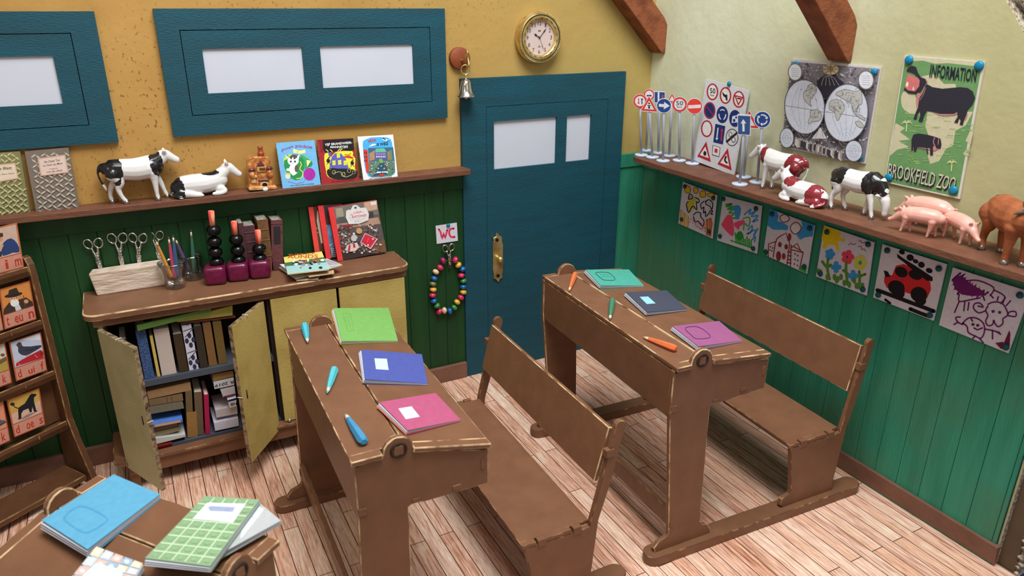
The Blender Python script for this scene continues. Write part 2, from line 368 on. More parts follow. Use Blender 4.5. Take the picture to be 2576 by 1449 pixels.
class Art:
    """ink on the plane through P with normal n; coordinates come from an enlarged view of that sheet"""
    def __init__(s, b, P, n, ox=0, oy=0, k=1., step=.0006):
        s.b = b; s.P = V(P); s.n = V(n).normalized()
        if s.n.dot(CAM-s.P) < 0: s.n = -s.n
        s.ox = ox; s.oy = oy; s.k = k; s.l = 0; s.step = step
    def pt(s, x, y): return on_plane(s.ox+x/s.k, s.oy+y/s.k, s.P, s.n)
    def _add(s, pts, fs, c):
        s.l += 1; off = s.n*(s.step*s.l*.05+.0004)
        q = [s.pt(*p)+off for p in pts]
        out = []
        for f in fs:
            f = list(f); e = V((0, 0, 0))
            for i in range(len(f)): e += q[f[i]].cross(q[f[(i+1) % len(f)]])
            out.append(f if e.dot(s.n) > 0 else f[::-1])
        s.b.add(q, out, c if not isinstance(c, (tuple, list)) else flat(c)); return s
    def poly(s, pts, c, sm=0):
        if sm: pts = [(p.x, p.y) for p in smooth_path([(x, y, 0) for x, y in pts], sm, True)]
        tri = tessellate_polygon([[V((x, y, 0)) for x, y in pts]])
        return s._add(pts, tri, c)
    def ell(s, x, y, rx, ry, c, n=18, rot=0):
        cr, sr = math.cos(rot), math.sin(rot)
        return s._add([(x+rx*math.cos(2*math.pi*i/n)*cr-ry*math.sin(2*math.pi*i/n)*sr, y+rx*math.cos(2*math.pi*i/n)*sr+ry*math.sin(2*math.pi*i/n)*cr) for i in range(n)], [tuple(range(n))], c)
    def oring(s, x, y, rx, ry, w, c, n=28, rot=0):
        cr, sr = math.cos(rot), math.sin(rot); ps = []
        for q in (0, 1):
            for i in range(n):
                a = 2*math.pi*i/n; u = (rx-q*w)*math.cos(a); v = (ry-q*w)*math.sin(a); ps.append((x+u*cr-v*sr, y+u*sr+v*cr))
        return s._add(ps, [(i, (i+1) % n, n+(i+1) % n, n+i) for i in range(n)], c)
    def stroke(s, pts, w, c, sm=3, closed=False):
        p = smooth_path([(x, y, 0) for x, y in pts], sm, closed) if sm and len(pts) > 2 else [V((x, y, 0)) for x, y in pts]
        vs = []; fs = []; n = len(p)
        for i, q in enumerate(p):
            t = (p[(i+1) % n]-p[i-1]) if closed else (p[min(i+1, n-1)]-p[max(i-1, 0)])
            t = t.normalized() if t.length else V((1, 0, 0)); a = V((-t.y, t.x, 0))*w/2
            vs += [(q.x+a.x, q.y+a.y), (q.x-a.x, q.y-a.y)]
        for i in range(n if closed else n-1):
            j = (i+1) % n; fs.append((2*i, 2*i+1, 2*j+1, 2*j))
        if not closed:
            for e in (0, -1):
                o = len(vs); vs += [(p[e].x+w/2*math.cos(a*math.pi/4), p[e].y+w/2*math.sin(a*math.pi/4)) for a in range(8)]; fs.append(tuple(range(o, o+8)))
        return s._add(vs, fs, c)
    def text(s, txt, quad, c, bold=True):   # quad: bottom-left, bottom-right, top-right, top-left
        vs, fs = glyphs(txt, bold); q = [V((x, y)) for x, y in quad]
        ps = []
        for u, v in vs:
            p = q[0]*(1-u)*(1-v)+q[1]*u*(1-v)+q[2]*u*v+q[3]*(1-u)*v; ps.append((p.x, p.y))
        return s._add(ps, fs, c)
def sheet(b, art, quad, thick, m, mside=None):
    """the sheet itself: quad in the art's view coordinates, body going back from the plane"""
    b.prism([art.pt(*p) for p in quad], -art.n*thick, m, mside)
def pins(parent, art, pts, m, r=.016):
    for x, y in pts:
        p = art.pt(x, y); b = B(); b.lathe(p, art.n, [(0, r*.8), (.004, r), (.010, r*.95), (.015, r*.6), (.016, .001)], m, 14); b.build('pushpin', parent)
# ================================================================ the room
SH = 1.617      # top of the display ledges
# floor: thin card edge in front, runs just past the right wall's foot
b = B(); b.box((-5.4, -3.22, -.03), (0.02, .02, 0), floor_mat()); structure(b.build('floor'))
OCH = ochre_mat()
b = B(); b.box((-5.4, 0, 0), (0.03, .12, 3.3), OCH); structure(b.build('wall_back'))
YG = pale_mat()
CARD = mat('card_edge', (196, 184, 160), rough=.8, rgb2=(120, 100, 80), vs=50, bump=.8, bs=90)
b = B(); edge = [(0.02, 0), (-3.10, 0), (-3.10, .62), (-3.09, 1.2), (-3.04, 1.7), (-2.93, 2.1), (-2.80, 2.35), (-2.61, 2.555), (-2.495, 2.693), (-2.35, 2.82), (-2.15, 2.93), (-1.8, 3.0), (0.02, 3.0)]
b.prism([(0, y, z) for y, z in edge], (.1, 0, 0), YG, CARD); structure(b.build('wall_right'))
# raw cardboard edge standing proud beyond the wall's end
b = B(); n = 46; rnd = random.Random(3)
path = [(-3.185, -.02), (-3.185, .12), (-3.175, .3), (-3.15, .62), (-3.13, 1.2), (-3.08, 1.7), (-2.97, 2.1), (-2.84, 2.36), (-2.65, 2.57), (-2.53, 2.71), (-2.37, 2.86)]
pp = smooth_path([(.05, y, z) for y, z in path], 8)
for i in range(len(pp)-1):
    a, c = pp[i], pp[i+1]; w = .018+.012*(i % 2); off = V((.0, -.012*rnd.random(), 0))
    b.tube([a+off+V((-.03+.02*rnd.random(), 0, 0)), a+off+V((.05, 0, .01))], w*.55, CARD, 7)
structure(b.build('trim_9'))
b = B(); b.prism([(.03, -3.1, -.03), (.03, -3.185, -.03), (.03, -3.18, .25), (.03, -3.15, .45), (.03, -3.1, .62)], (.03, 0, 0), mat('bare_brown_card', (96, 76, 56), rough=.8)); structure(b.build('trim_10'))
b = B()
for i in range(150): x = -5.35+i*.036; b.tube([(x, -3.20, -.014), (x+.036, -3.225, -.012-.012*(i % 2))], .010, CARD, 7)
structure(b.build('trim_11'))
b = B(); BL = mat('blue_cloth', (44, 66, 150), rough=.95, rgb2=(64, 92, 176), vs=40, bump=1., bs=120)
b.box((-.5, -6.0, -.09), (2.6, 2.0, -.05), BL); tag(b.build('table_cloth'), 'blue textured cloth the room stands on, seen past the right wall', 'cloth')

# green tongue-and-groove panelling
def panelling(name, u0, u1, z1, first, step, place, rail_from, g):
    b = B(); x = first
    cuts = [u0]
    while x < u1-.02:
        if x > u0+.02: cuts.append(x)
        x += step
    cuts.append(u1)
    for a, c in zip(cuts[:-1], cuts[1:]):
        b.box(*place(a+.004, c-.003, .012, .018, .0), g) if False else None
        p0, p1 = place(a+.0012, c-.001, 0, .018, z1); b.box(p0, p1, g)
    p0, p1 = place(u0, u1, 0, .012, z1); b.box(p0, p1, GROOVE)
    p0, p1 = place(u0, u1, rail_from, .030, z1+.001); b.box(p0, p1, g)
    return structure(b.build(name, bevel=.0022, seg=1))
pb = lambda a, c, z0, d, z1: ((a, -d, z0), (c, .0, z1))
panelling('trim_1', -5.4, -1.574, 1.582, -4.098-.14*9, .14, pb, 1.462, GREEN_SHADE)
panelling('trim_2', -.262, 0.0, 1.582, -.13, .14, pb, 1.482, GREEN)
pr_ = lambda a, c, z0, d, z1: ((-d, -c, z0), (0, -a, z1))
panelling('trim_3', 0.02, 3.09, 1.582, .19, .137, pr_, 1.468, GREEN)
# baseboards
b = B(); b.box((-5.4, -.045, 0), (-1.575, 0, .125), BASEB); structure(b.build('baseboard_back', bevel=.004))
b = B(); b.hexa([(-.022, -3.11, .01), (-.002, -3.11, .01), (-.002, -.02, .01), (-.022, -.02, .01), (-.036, -3.11, .125), (-.002, -3.11, .125), (-.002, -.02, .125), (-.036, -.02, .125)], BASEB); structure(b.build('baseboard_right', bevel=.004))
# display ledges
def ledge(name, pts, lab):
    b = B(); b.prism([(x, y, SH-.036) for x, y in pts], (0, 0, .036), SHELFB)
    return tag(b.build(name, bevel=.004), lab, 'shelf')
ledge('wall_shelf', [(-5.4, 0), (-5.4, -.14), (-1.565, -.14), (-1.555, -.12), (-1.575, 0)], 'long narrow dark brown ledge along the ochre back wall')
ledge('wall_shelf', [(0, -.25), (-.30, -.25), (-.322, -.29), (-.33, -.6), (-.33, -3.0), (-.33, -3.12), (0, -3.12)], 'long deep dark brown ledge along the pale yellow right wall')
# rafters
def rafter(name, y0, y1, z0, z1):
    b = B(); L = 1.3
    b.prism([(0, y0, z0), (0, y0, z1), (-.03, y0, z1+.05), (-L, y0, z1+L), (-L, y0, z0+L-.06), (-.03, y0, z0)], (0, y1-y0, 0), BEAM); structure(b.build(name, bevel=.006))
rafter('trim_4', -.005, -.15, 2.325, 2.52)
rafter('trim_5', -1.61, -1.745, 2.375, 2.565)

# windows
def window(name, x0, x1, z0, z1, g, panes, d=.03):
    r = thing(name, ((x0+x1)/2, 0, z0), None, None); structure(r)
    gx0, gx1, gz0, gz1 = g
    b = B()
    for q in (((x0, -d, z0), (x1, 0, gz0)), ((x0, -d, gz1), (x1, 0, z1)), ((x0, -d, gz0), (gx0, 0, gz1)), ((gx1, -d, gz0), (x1, 0, gz1))): b.box(*q, TEAL)
    b.box((gx0-.01, -.012, gz0-.01), (gx1+.01, 0, gz1+.01), BLACKG); b.build('frame', r)
    e = .0042; b = B(); zs = [p[2] for p in panes]; xs = sorted([(p[0], p[1]) for p in panes]); pz0, pz1 = panes[0][2], panes[0][3]
    xx = [gx0+e]+[v for p in xs for v in p]+[gx1-e]
    for i in range(0, len(xx), 2): b.box((xx[i], -d+.001, pz0), (xx[i+1], -.013, pz1), TEAL)
    b.box((gx0+e, -d+.001, gz0+e), (gx1-e, -.013, pz0), TEAL); b.box((gx0+e, -d+.001, pz1), (gx1-e, -.013, gz1-e), TEAL); b.build('sash', r)
    for p in panes:
        b = B(); b.box((p[0]-.002, -.0165, p[2]-.002), (p[1]+.002, -.0135, p[3]+.002), PANE); b.build('pane', r)
    return r
def by(px, py, y=-.03): q = on_y(px, py, y); return q.x, q.z
pa = [by(508, 122), by(766, 223), by(805, 116), by(1042, 212)]
zt = (by(508, 122)[1]+by(761, 119)[1])/2; zb = (by(524, 235)[1]+by(1042, 212)[1])/2
window('window_1', -4.75, -3.622, 1.945, 2.615, (-4.65, -3.745, 2.045, 2.512), [(-4.55, (by(137, 113)[0]+by(149, 262)[0])/2, (by(149, 262)[1]), by(137, 140)[1])])
window('window_2', -3.345, -1.676, 1.952, 2.628, (-3.232, -1.780, 2.062, 2.520), [((by(508, 122)[0]+by(524, 235)[0])/2, by(764, 170)[0], zb, zt), (by(809, 170)[0], by(1040, 160)[0], zb, zt)])
# door
r = structure(thing('door_1', (-.9, 0, 0), None, None)); d = .035
x0, x1, gx0, gx1, gz = -1.575, -.255, -1.395, -.40, by(1215, 269, -.035)[1]
b = B(); b.box((x0, -d, 0), (gx0, 0, 2.197), TEAL); b.box((gx1, -d, 0), (x1, 0, 2.197), TEAL); b.box((gx0, -d, gz), (gx1, 0, 2.197), TEAL); b.box((gx0-.01, -.012, 0), (gx1+.01, 0, gz+.01), BLACKG)
b.build('door_frame', r)
e = .003; P = [((by(1240, 305)[0]+by(1244, 425)[0])/2, by(1399, 350)[0]), (by(1424, 350)[0], by(1485, 344)[0])]; pz0, pz1 = by(1400, 410)[1], by(1398, 294)[1]
b = B(); b.box((gx0+e, -d+.001, .004), (gx1-e, -.013, pz0), TEAL); b.box((gx0+e, -d+.001, pz1), (gx1-e, -.013, gz-e), TEAL)
for a, c in ((gx0+e, P[0][0]), (P[0][1], P[1][0]), (P[1][1], gx1-e)): b.box((a, -d+.001, pz0), (c, -.013, pz1), TEAL)
b.build('door_leaf', r)
for a, c in P: b = B(); b.box((a-.002, -.0165, pz0-.002), (c+.002, -.0135, pz1+.002), PANE); b.build('pane', r)
b = B(); ar = Art(b, (0, -d, 0), (0, -1, 0), 1200, 560, 8.52)
out = [(305, 295), (350, 320), (395, 290), (400, 215), (440, 225), (470, 270), (520, 300), (525, 390), (545, 470), (545, 1000), (530, 1100), (535, 1165), (480, 1200), (445, 1265), (400, 1210), (345, 1190), (350, 1100), (332, 1000), (330, 470), (345, 380), (330, 330)]
b.prism([ar.pt(*p) for p in out], (0, -.012, 0), GOLD)
b.add([], [], GOLD); hp = b.build('handle_plate', r, bevel=.003)
b = B(); ar2 = Art(b, (0, -d-.0125, 0), (0, -1, 0), 1200, 560, 8.52); ar2.ell(430, 375, 38, 38, BLACKG); ar2.ell(452, 1140, 40, 38, BLACKG); b.build('screw_hole', hp)
b = B(); c = ar.pt(450, 755); b.lathe(c, (0, -1, 0), [(.01, .014), (.022, .012), (.03, .02), (.045, .022), (.056, .016), (.06, .001)], GOLD, 16); b.build('door_knob', hp)

# ================================================================ school desks
def desk(name, x, y, th, P, label, bench=True):
    g = P.get
    r = thing(name, (x, y, 0), label, 'school desk', None, th); M = WM[r].copy()
    L = g('L'); t = .026; ht, hl, ul, eu, eh = g('ht'), g('hl'), g('ul'), g('eu'), g('eh'); bx, bb, bl, lw, lwb = g('bx'), g('bb'), g('bl'), g('lw'), g('lwb'); hr = g('hr'); e = g('e')
    kf, lt = g('kf', 0), g('lt', 0)  # leg front offset at bottom / top
    ra, rb = g('ra'), g('rb'); R = .062
    tt = .022      # board thickness of the top
    uh = eu+.035   # where the lid starts
    # side panels: foot, leg, box side and ear in one board
    def side(w0):
        p = [(kf-.075, hr), (kf-.085, hr+.03), (kf-.06, hr+.06), (kf-.02, hr+.075), (kf-.005, hr+.085), (kf, hr+.1), (lt, bl), (lt, ht-tt), (eu-R-.01, ht-tt)]
        for i in range(9):
            a = math.pi*(1-i/8); p.append((eu+R*math.cos(a), max(ht-tt, eh-R+R*math.sin(a)) if i in (0, 8) else eh-R+R*math.sin(a)))
        hs = hl-tt-.012
        p += [(eu+R+.012, ht-tt-.01), (bx, hs), (bx, bb), (lw+.06, bl-.01), (lw+.03, bl), (lw, bl-.012), (lwb, hr+.1), (lwb+.02, hr+.075), (lwb+.05, hr+.07), (lwb+.075, hr+.035), (lwb+.085, hr)]
        b = B(M); b.prism([(u, w0, z) for u, z in p], (0, t, 0), BROWN)
        return b.build('side_panel', r, bevel=.0045, worn=WORN)
    for w0, nearside in ((0, 1), (L-t, 0)):
        s = side(w0); w = w0 if nearside else L
        dd = -.001 if nearside else .001
        # through tenons
        for (u, z, a, c) in ((.03+lt, bl+.03, .028, .022), (lw+.045, bl+.012, .03, .013), (bx-.13, bb+.03, .032, .014), (bx-.02, hl-.09, .014, .03), (.018+kf, hr+.16, .02, .024)):
            b = B(M); b.box((u-a, w-.004 if nearside else w-t, z-c), (u+a*.2, w+t if nearside else w+.004, z+c*.6), BROWN)
            b.build('tenon', s, bevel=.002, worn=WORN2)
        b = B(M); zc = eh-R+.004
        b.box((eu-.02, w-.005 if nearside else w-.02, zc-.022), (eu+.02, w+.02 if nearside else w+.005, zc+.022), BROWN)
        b.build('hinge_pin', s, bevel=.004, worn=WORN2)
        b = B(M); b.ring((eu, w-.0005 if nearside else w+.0005, zc), (0, 1, 0), .030, .0055, DARKIN, 20); b.build('hinge_hole', s)
    o = g('o', .014)
    b = B(M); b.box((-e, t+.004, ht-tt), (uh-.012, L-t-.004, ht), BROWN); b.box((-e, -o, ht-tt), (eu-R-.004, t+.006, ht), BROWN); b.box((-e, L-t-.006, ht-tt), (eu-R-.004, L+o, ht), BROWN)
    b.build('pencil_board', r, bevel=.004, worn=WORN)
    # sloping lid
    u0 = uh-.004; z0 = ht; dv = V((ul-u0, 0, hl-z0)); nn = V((-(hl-z0), 0, ul-u0)).normalized()
    b = B(M)
    for (a, c, ua) in ((t+.004, L-t-.004, 0.), (-o, t+.006, .075), (L-t-.006, L+o, .075)):
        p0 = V((u0, a, z0))+dv*ua; p1 = V((u0, a, z0))+dv; k = V((0, c-a, 0))
        b.hexa([p0-nn*tt, p1-nn*tt, p1+k-nn*tt, p0+k-nn*tt, p0, p1, p1+k, p0+k], BROWN)
    b.build('desk_lid', r, bevel=.005, worn=WORN)
    az = g('az', bl-.01)
    b = B(M); b.box((.004+lt, t, az), (.028+lt, L-t, ht-tt-.004), BROWN); b.build('front_board', r, bevel=.004, worn=WORN2)
    b = B(M); b.box((lt+.008, -.002, ht-tt-.012), (lt+.02, L+.002, ht-tt), DARKIN); b.build('shadow_gap_strip', r)  # dark strip painted for the shadow gap under the pencil board
    b = B(M); b.box((bx-.03, t, bb+.01), (bx-.008, L-t, hl-tt-.012), BROWN); b.build('rear_board', r, bevel=.004, worn=WORN2)
    b = B(M); b.hexa([(.03, t, bl+.008), (bx-.03, t, bb+.01), (bx-.03, L-t, bb+.01), (.03, L-t, bl+.008), (.03, t, bl+.026), (bx-.03, t, bb+.028), (bx-.03, L-t, bb+.028), (.03, L-t, bl+.026)], BROWN); b.build('box_bottom', r)
    b = B(M); b.box((kf+.002, t*.5, hr+.13), (kf+.026, L-t*.5, hr+.225), BROWN); b.build('stretcher', r, bevel=.003, worn=WORN2)
    # runners on the floor
    for w0 in (t/2, L-t/2):
        pts = []; hw = .052
        for i in range(9): a = math.pi/2+math.pi*i/8; pts.append((-ra+hw+hw*math.cos(a), w0+hw*math.sin(a), .002))
        for i in range(9): a = -math.pi/2+math.pi*i/8; pts.append((rb-hw+hw*math.cos(a), w0+hw*math.sin(a), .002))
        b = B(M); b.prism(pts, (0, 0, hr), BROWN); b.build('floor_runner', r, bevel=.005, worn=WORN2)
    if bench:
        s0, s1, hs, pu, hp = g('s0'), g('s1'), g('hs'), g('pu'), g('hp'); btu, bth, bbu, bbh = g('btu'), g('bth'), g('bbu'), g('bbh')
        pd = V((pu-s1, hp-hs)).normalized(); pw = .028
        def outer(z): return s1+.045+(pu-s1)*(z-hs)/(hp-hs)
        for w0, nearside in ((0, 1), (L-t, 0)):
            p = [(s0+.015, hr), (s0-.01, hr+.02), (s0-.005, hr+.06), (s0+.05, hr+.08), (s0+.055, hr+.1), (s0, hs-.022), (s1, hs-.022), (s1, hs), (pu-.027, hp-.035)]
            for i in range(7): a = math.pi*(1-i/6); p.append((pu+.028*math.cos(a), hp-.028+.028*math.sin(a)))
            p += [(outer(.6)+.004, .6), (outer(hs), hs), (s1-.0+.02, hr+.06), (s1+.03, hr)]
            b = B(M); b.prism([(u, w0, z) for u, z in p], (0, t, 0), BROWN); sp = b.build('bench_side', r, bevel=.0045, worn=WORN2)
            w = w0
            for (u, z) in ((s0+.09, hs-.016), (s1-.07, hs-.016)):
                b = B(M); b.box((u-.022, w-.004 if nearside else w, z-.02), (u+.022, w+t if nearside else w+t+.004, z+.0185), BROWN); b.build('tenon', sp, bevel=.002, worn=WORN2)
            q = V((bbu+btu, bbh+bth))/2
            b = B(M); b.box((q.x-.014, w-.006 if nearside else w, q.y+.0), (q.x+.03, w+t if nearside else w+t+.02, q.y+.04), BROWN)
            b.build('tenon', sp, bevel=.002, worn=WORN2)
        b = B(M); b.box((s0-.012, t+.0, hs-.022), (s1+.006, L-t, hs), BROWN); b.box((s0-.012, -.001, hs-.021), (s0+.06, L+.001, hs-.0005), BROWN); b.box((s0+.1, .0, hs-.021), (s1-.1, L, hs-.0005), BROWN); b.build('seat', r, bevel=.003, worn=WORN2)
        v0 = V((bbu, 0, bbh)); v1 = V((btu, 0, bth)); nv = V((-(v1.z-v0.z), 0, v1.x-v0.x)).normalized()*.022; k = V((0, L-2*t, 0)); a = V((0, t, 0))
        b = B(M); b.hexa([v0+a+nv, v0+a, v0+a+k, v0+a+k+nv, v1+a+nv, v1+a, v1+a+k, v1+a+k+nv], BROWN); b.build('backrest', r, bevel=.004, worn=WORN)
    r['u'] = 0; del r['u']
    plane = (M @ V((u0, 0, z0)), (M.to_3x3() @ nn)); strip = (M @ V((0, 0, ht)), V((0, 0, 1)))
    return r, plane, strip, M
D1 = dict(L=1.303, ht=1.084, hl=1.002, ul=.562, e=.012, eu=.176, eh=1.134, bx=.553, bb=.804, bl=.815, lw=.204, lwb=.195, kf=-.02, lt=.0, ra=.179, rb=1.30, hr=.047,
          s0=.727, s1=1.073, hs=.411, pu=1.209, hp=.927, btu=1.184, bth=.885, bbu=1.118, bbh=.615, az=.78)
D2 = dict(L=1.32, ht=1.116, hl=1.076, ul=.548, e=.024, eu=.13, eh=1.176, bx=.55, bb=.875, bl=.867, lw=.209, lwb=.235, kf=.035, lt=-.03, ra=.094, rb=1.406, hr=.055,
          s0=.808, s1=1.17, hs=.467, pu=1.278, hp=1.0, btu=1.256, bth=.958, bbu=1.211, bbh=.688, az=.84)
D3 = dict(L=.84, ht=1.0, hl=.93, ul=.50, e=.02, eu=.15, eh=1.055, bx=.45, bb=.78, bl=.78, lw=.2, lwb=.21, ra=.1, rb=.62, hr=.05)
d1, lid1, strip1, M1 = desk('school_desk', -3.034, -2.279, -.02, D1, 'brown school desk in mid floor with green, blue and pink notebooks on its lid')
d2, lid2, strip2, M2 = desk('school_desk', -1.499, -2.286, -.043, D2, 'brown school desk beside the right wall, with turquoise, navy and mauve notebooks')
# foreground desk, turned towards the reading board: only its top shows
q1, q2 = on_z(148, 1262, 1.0), on_z(603, 1440, 1.0)
dirv = (q1-q2).normalized(); th3 = math.atan2(-dirv.x, dirv.y)
# local w axis = dirv, local u axis points to the viewer's left-front
th3b = math.atan2(dirv.x, -dirv.y)
gr = on_z(350, 1337, 1.0)
M = Matrix.Rotation(th3b, 4, 'Z'); ua = M.to_3x3() @ V((1, 0, 0)); wa = M.to_3x3() @ V((0, 1, 0))
org = q1 - ua*.15 - wa*0.0; org.z = 0
d3, lid3, strip3, M3 = desk('school_desk', org.x, org.y, th3b, D3, 'out of focus brown school desk top in the near left corner, with patterned booklets', bench=False)

# ================================================================ cabinet
r = thing('cupboard', (-3.0, -.25, 0), 'low cupboard with cream doors and brown worktop, two doors standing open', 'cupboard')
X0, X1, YF, ZT, WT = -3.885, -2.16, -.415, 1.038, 1.122
def board(name, wx0, wx1, wy0, yl, yr, z0, z1, rr, worn=WORN):
    pts = [(wx1, yr), (wx0, yl)]
    for i in range(7): a = math.pi+math.pi/2*i/6; pts.append((wx0+rr+rr*math.cos(a), wy0+rr+rr*math.sin(a)))
    for i in range(7): a = 1.5*math.pi+math.pi/2*i/6; pts.append((wx1-rr+rr*math.cos(a), wy0+rr+rr*math.sin(a)))
    b = B(); b.prism([(x, y, z0) for x, y in pts], (0, 0, z1-z0), BROWN); return b.build(name, r, bevel=.007, worn=worn)
board('worktop', -3.945, -2.125, -.442, -.034, -.12, WT-.036, WT, .07)
b = B(); b.box((X0-.02, YF+.0, ZT+.004), (X1+.01, -.06, WT-.037), BROWN); b.build('worktop_frame', r, bevel=.004, worn=WORN2)
b = B(); b.box((X0, YF+.03, .2), (X0+.022, -.05, ZT), CREAMG); b.build('side_wall', r)
b = B(); b.box((X1-.022, YF+.03, .2), (X1, -.05, ZT), CREAM); b.build('side_wall', r)
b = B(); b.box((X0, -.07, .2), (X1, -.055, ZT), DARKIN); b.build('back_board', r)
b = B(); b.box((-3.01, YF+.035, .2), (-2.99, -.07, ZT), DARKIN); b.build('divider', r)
b = B(); b.box((X0+.022, YF+.035, .206), (-3.01, -.07, .222), SLATE); b.build('inside_floor', r)
SZ = .660
b = B(); b.box((X0+.022, YF+.035, SZ-.036), (-3.01, -.07, SZ), SLATE); b.build('inside_shelf', r)
board('bottom_board', -3.955, -2.13, -.445, -.05, -.05, .182, .205, .06, WORN2)
b = B(); b.box((X0-.0, YF-.012, .1), (X1+.02, YF+.012, .182), BROWN); b.build('front_rail', r, bevel=.005, worn=WORN2)
for x in (X0, X1-.05):
    for y in (YF, -.12):
        b = B(); b.box((x, y, 0), (x+.05, y+.06, .182), BROWN); b.build('leg', r, bevel=.004, worn=WORN2)
RDE = mat('rough_door_edge', (150, 130, 100), rough=.8, rgb2=(84, 60, 44), vs=30, bump=.6, bs=60)
def cdoor(hx, fx, fy, m):
    h = V((hx, YF, 0)); f = V((fx, fy, 0)); dv = (f-h); L = dv.length; dv.normalize(); nrm = V((dv.y, -dv.x, 0))*.024
    b = B(); b.prism([h+V((0, 0, .165)), f+V((0, 0, .165)), f+V((0, 0, 1.035)), h+V((0, 0, 1.035))], nrm, m, RDE); d = b.build('cupboard_door', r, bevel=.002)
    THR = mat('white_thread', (206, 200, 186), rough=.8)
    for a_, z_ in ((.55, 1.0365), (1.003, .60)):
        q = h+dv*L*a_+V((0, 0, z_)); b = B(); b.tube([q-nrm*.15-V((0, 0, .012 if a_ < 1 else 0)), q-nrm*.08, q+nrm*1.08, q+nrm*1.15-V((0, 0, .012 if a_ < 1 else 0))], .0026, THR, 6); b.build('thread_tie', d)
    c = h+dv*L*.86
    for sg in (-.0005, .0245):
        q = c+nrm.normalized()*sg; b = B(); b.tube([q+V((0, 0, .57)), q+V((0, 0, .62))], .0045, DARKIN, 6); b.build('finger_slot', d)
    return d
cdoor(-3.868, -3.707, -.745, CREAMG); cdoor(-3.028, -3.247, -.71, CREAM)
for a, c in ((-2.995, -2.598), (-2.588, X1-.0)):
    b = B(); b.box((a+.003, YF-.002, .21), (c-.003, YF+.022, ZT), CREAM); b.build('cupboard_door', r, bevel=.003)
for x in (-2.985, -2.60): b = B(); b.lathe((x+.02, YF-.005, .21), (0, 0, 1), [(0, .014), (.012, .012), (.018, .001)], SILVER, 10); b.build('hinge', r)
NPAGE = mat('exercise_book_page', (196, 198, 206), rough=.75, var=.04)
# ================================================================ generic builders
def slab(b, q, n, t, m, ms=None):     # quad of 3D points, thickness t against n
    b.prism(q, -V(n).normalized()*t, m, ms)
def std_book(name, p, ux, uy, uz, t, h, d, cov, label, cat='book', group=None, pg=None, extra=None):
    """upright or lying book: spine face at p spanned by ux (thickness) and uz (height), body going along uy"""
    ux, uy, uz = V(ux).normalized(), V(uy).normalized(), V(uz).normalized(); p = V(p)
    r = thing(name, p+ux*t/2+uy*d/2, label, cat, group)
    c = .0035
    def bx(b, a, e, m):
        P = [p+ux*x+uy*y+uz*z for z in (a[2], e[2]) for x, y in ((a[0], a[1]), (e[0], a[1]), (e[0], e[1]), (a[0], e[1]))]
        b.hexa(P, m)
    b = B(); bx(b, (0, 0, 0), (t, c, h), cov); bx(b, (0, c, 0), (c, d, h), cov); bx(b, (t-c, c, 0), (t, d, h), cov)
    if extra: extra(b, p, ux, uy, uz)
    b.build('cover', r, bevel=.0015, seg=1)
    b = B(); bx(b, (c, c, .004), (t-c, d-.004, h-.004), pg or PAGES); b.build('pages', r)
    return r
PAGES = mat('book_pages', (206, 198, 178), rough=.8, var=.15, vs=60)
GREYP = mat('crumpled_page_tops', (176, 172, 158), rough=.5, rgb2=(120, 116, 104), vs=50, bump=.8, bs=60)

def dimc(c, f=.60, g=.035): return tuple(int(round(255*min(1, f*lin(x)+g)**(1/2.2))) for x in c)
def notebook(label, plane, quad, k, col, mark, group, lift=.026, base=.010, extra=None, back=None, low0=.003):
    P, n = plane; n = V(n).normalized()
    if n.z < 0: n = -n
    h = [lift, base, base, lift]   # TL TR BR BL
    top = [on_plane(k[0]+x/k[2], k[1]+y/k[2], P+n*hh, n) for (x, y), hh in zip(quad, h)]
    low = [q-n*(hh-low0) for q, hh in zip(top, h)]
    c0 = sum(low, V((0, 0, 0)))/4
    r = thing('notebook', c0, label, 'notebook', group)
    nn = (top[1]-top[0]).cross(top[3]-top[0]).normalized()
    if nn.z < 0: nn = -nn
    m = flat(dimc(col))
    b = B(); slab(b, top, nn, .003, m)
    if mark or extra:
        a = Art(b, top[0], nn, *k)
        a.n = nn
        if mark: mark(a)
        if extra: extra(a)
    b.build('cover', r)
    b = B(); slab(b, low, n, .0025, m); b.build('back_cover', r)
    out = (top[0]-top[1]).normalized()
    for i, f in enumerate((.25, .5, .75)):
        q = [lo.lerp(to, f) for lo, to in zip(low, top)]; q[0] = q[0]+out*(.004+.012*(1-f)); q[3] = q[3]+out*(.002+.006*(1-f))
        q = [x-(top[0]-top[3]).normalized()*(0 if j in (2, 3) else .003) for j, x in enumerate(q)]
        b = B(); slab(b, q, n, .0015, NPAGE if not (back and i == 0) else flat(back)); b.build('page', r)
    return r

def pencil(label, a, c, r0, col, group, name='colour_pencil', tipf=.18, cat='pencil', flat_end=True):
    """short crayon pencil from blunt end a to lead tip c"""
    a, c = V(a), V(c); L = (c-a).length; ax = (c-a).normalized()
    r = thing(name, a.lerp(c, .5)-V((0, 0, r0)), label, cat, group)
    m = flat(dimc(col, .75))
    b = B(); b.lathe(a, ax, [(0, r0*.55), (L*.03, r0*.92), (L*.12, r0), (L*.5, r0*.82), (L*(1-tipf), r0*.50)], m, 6, smooth=False); b.build('barrel', r)
    b = B(); b.lathe(a, ax, [(L*(1-tipf), r0*.50), (L*(1-tipf*.35), r0*.3)], mat('bare_wood', (222, 200, 168), rough=.7), 8); b.build('sharpened_wood', r)
    b = B(); b.lathe(a, ax, [(L*(1-tipf*.35), r0*.3), (L, r0*.08)], m, 8); b.build('lead', r)
    return r

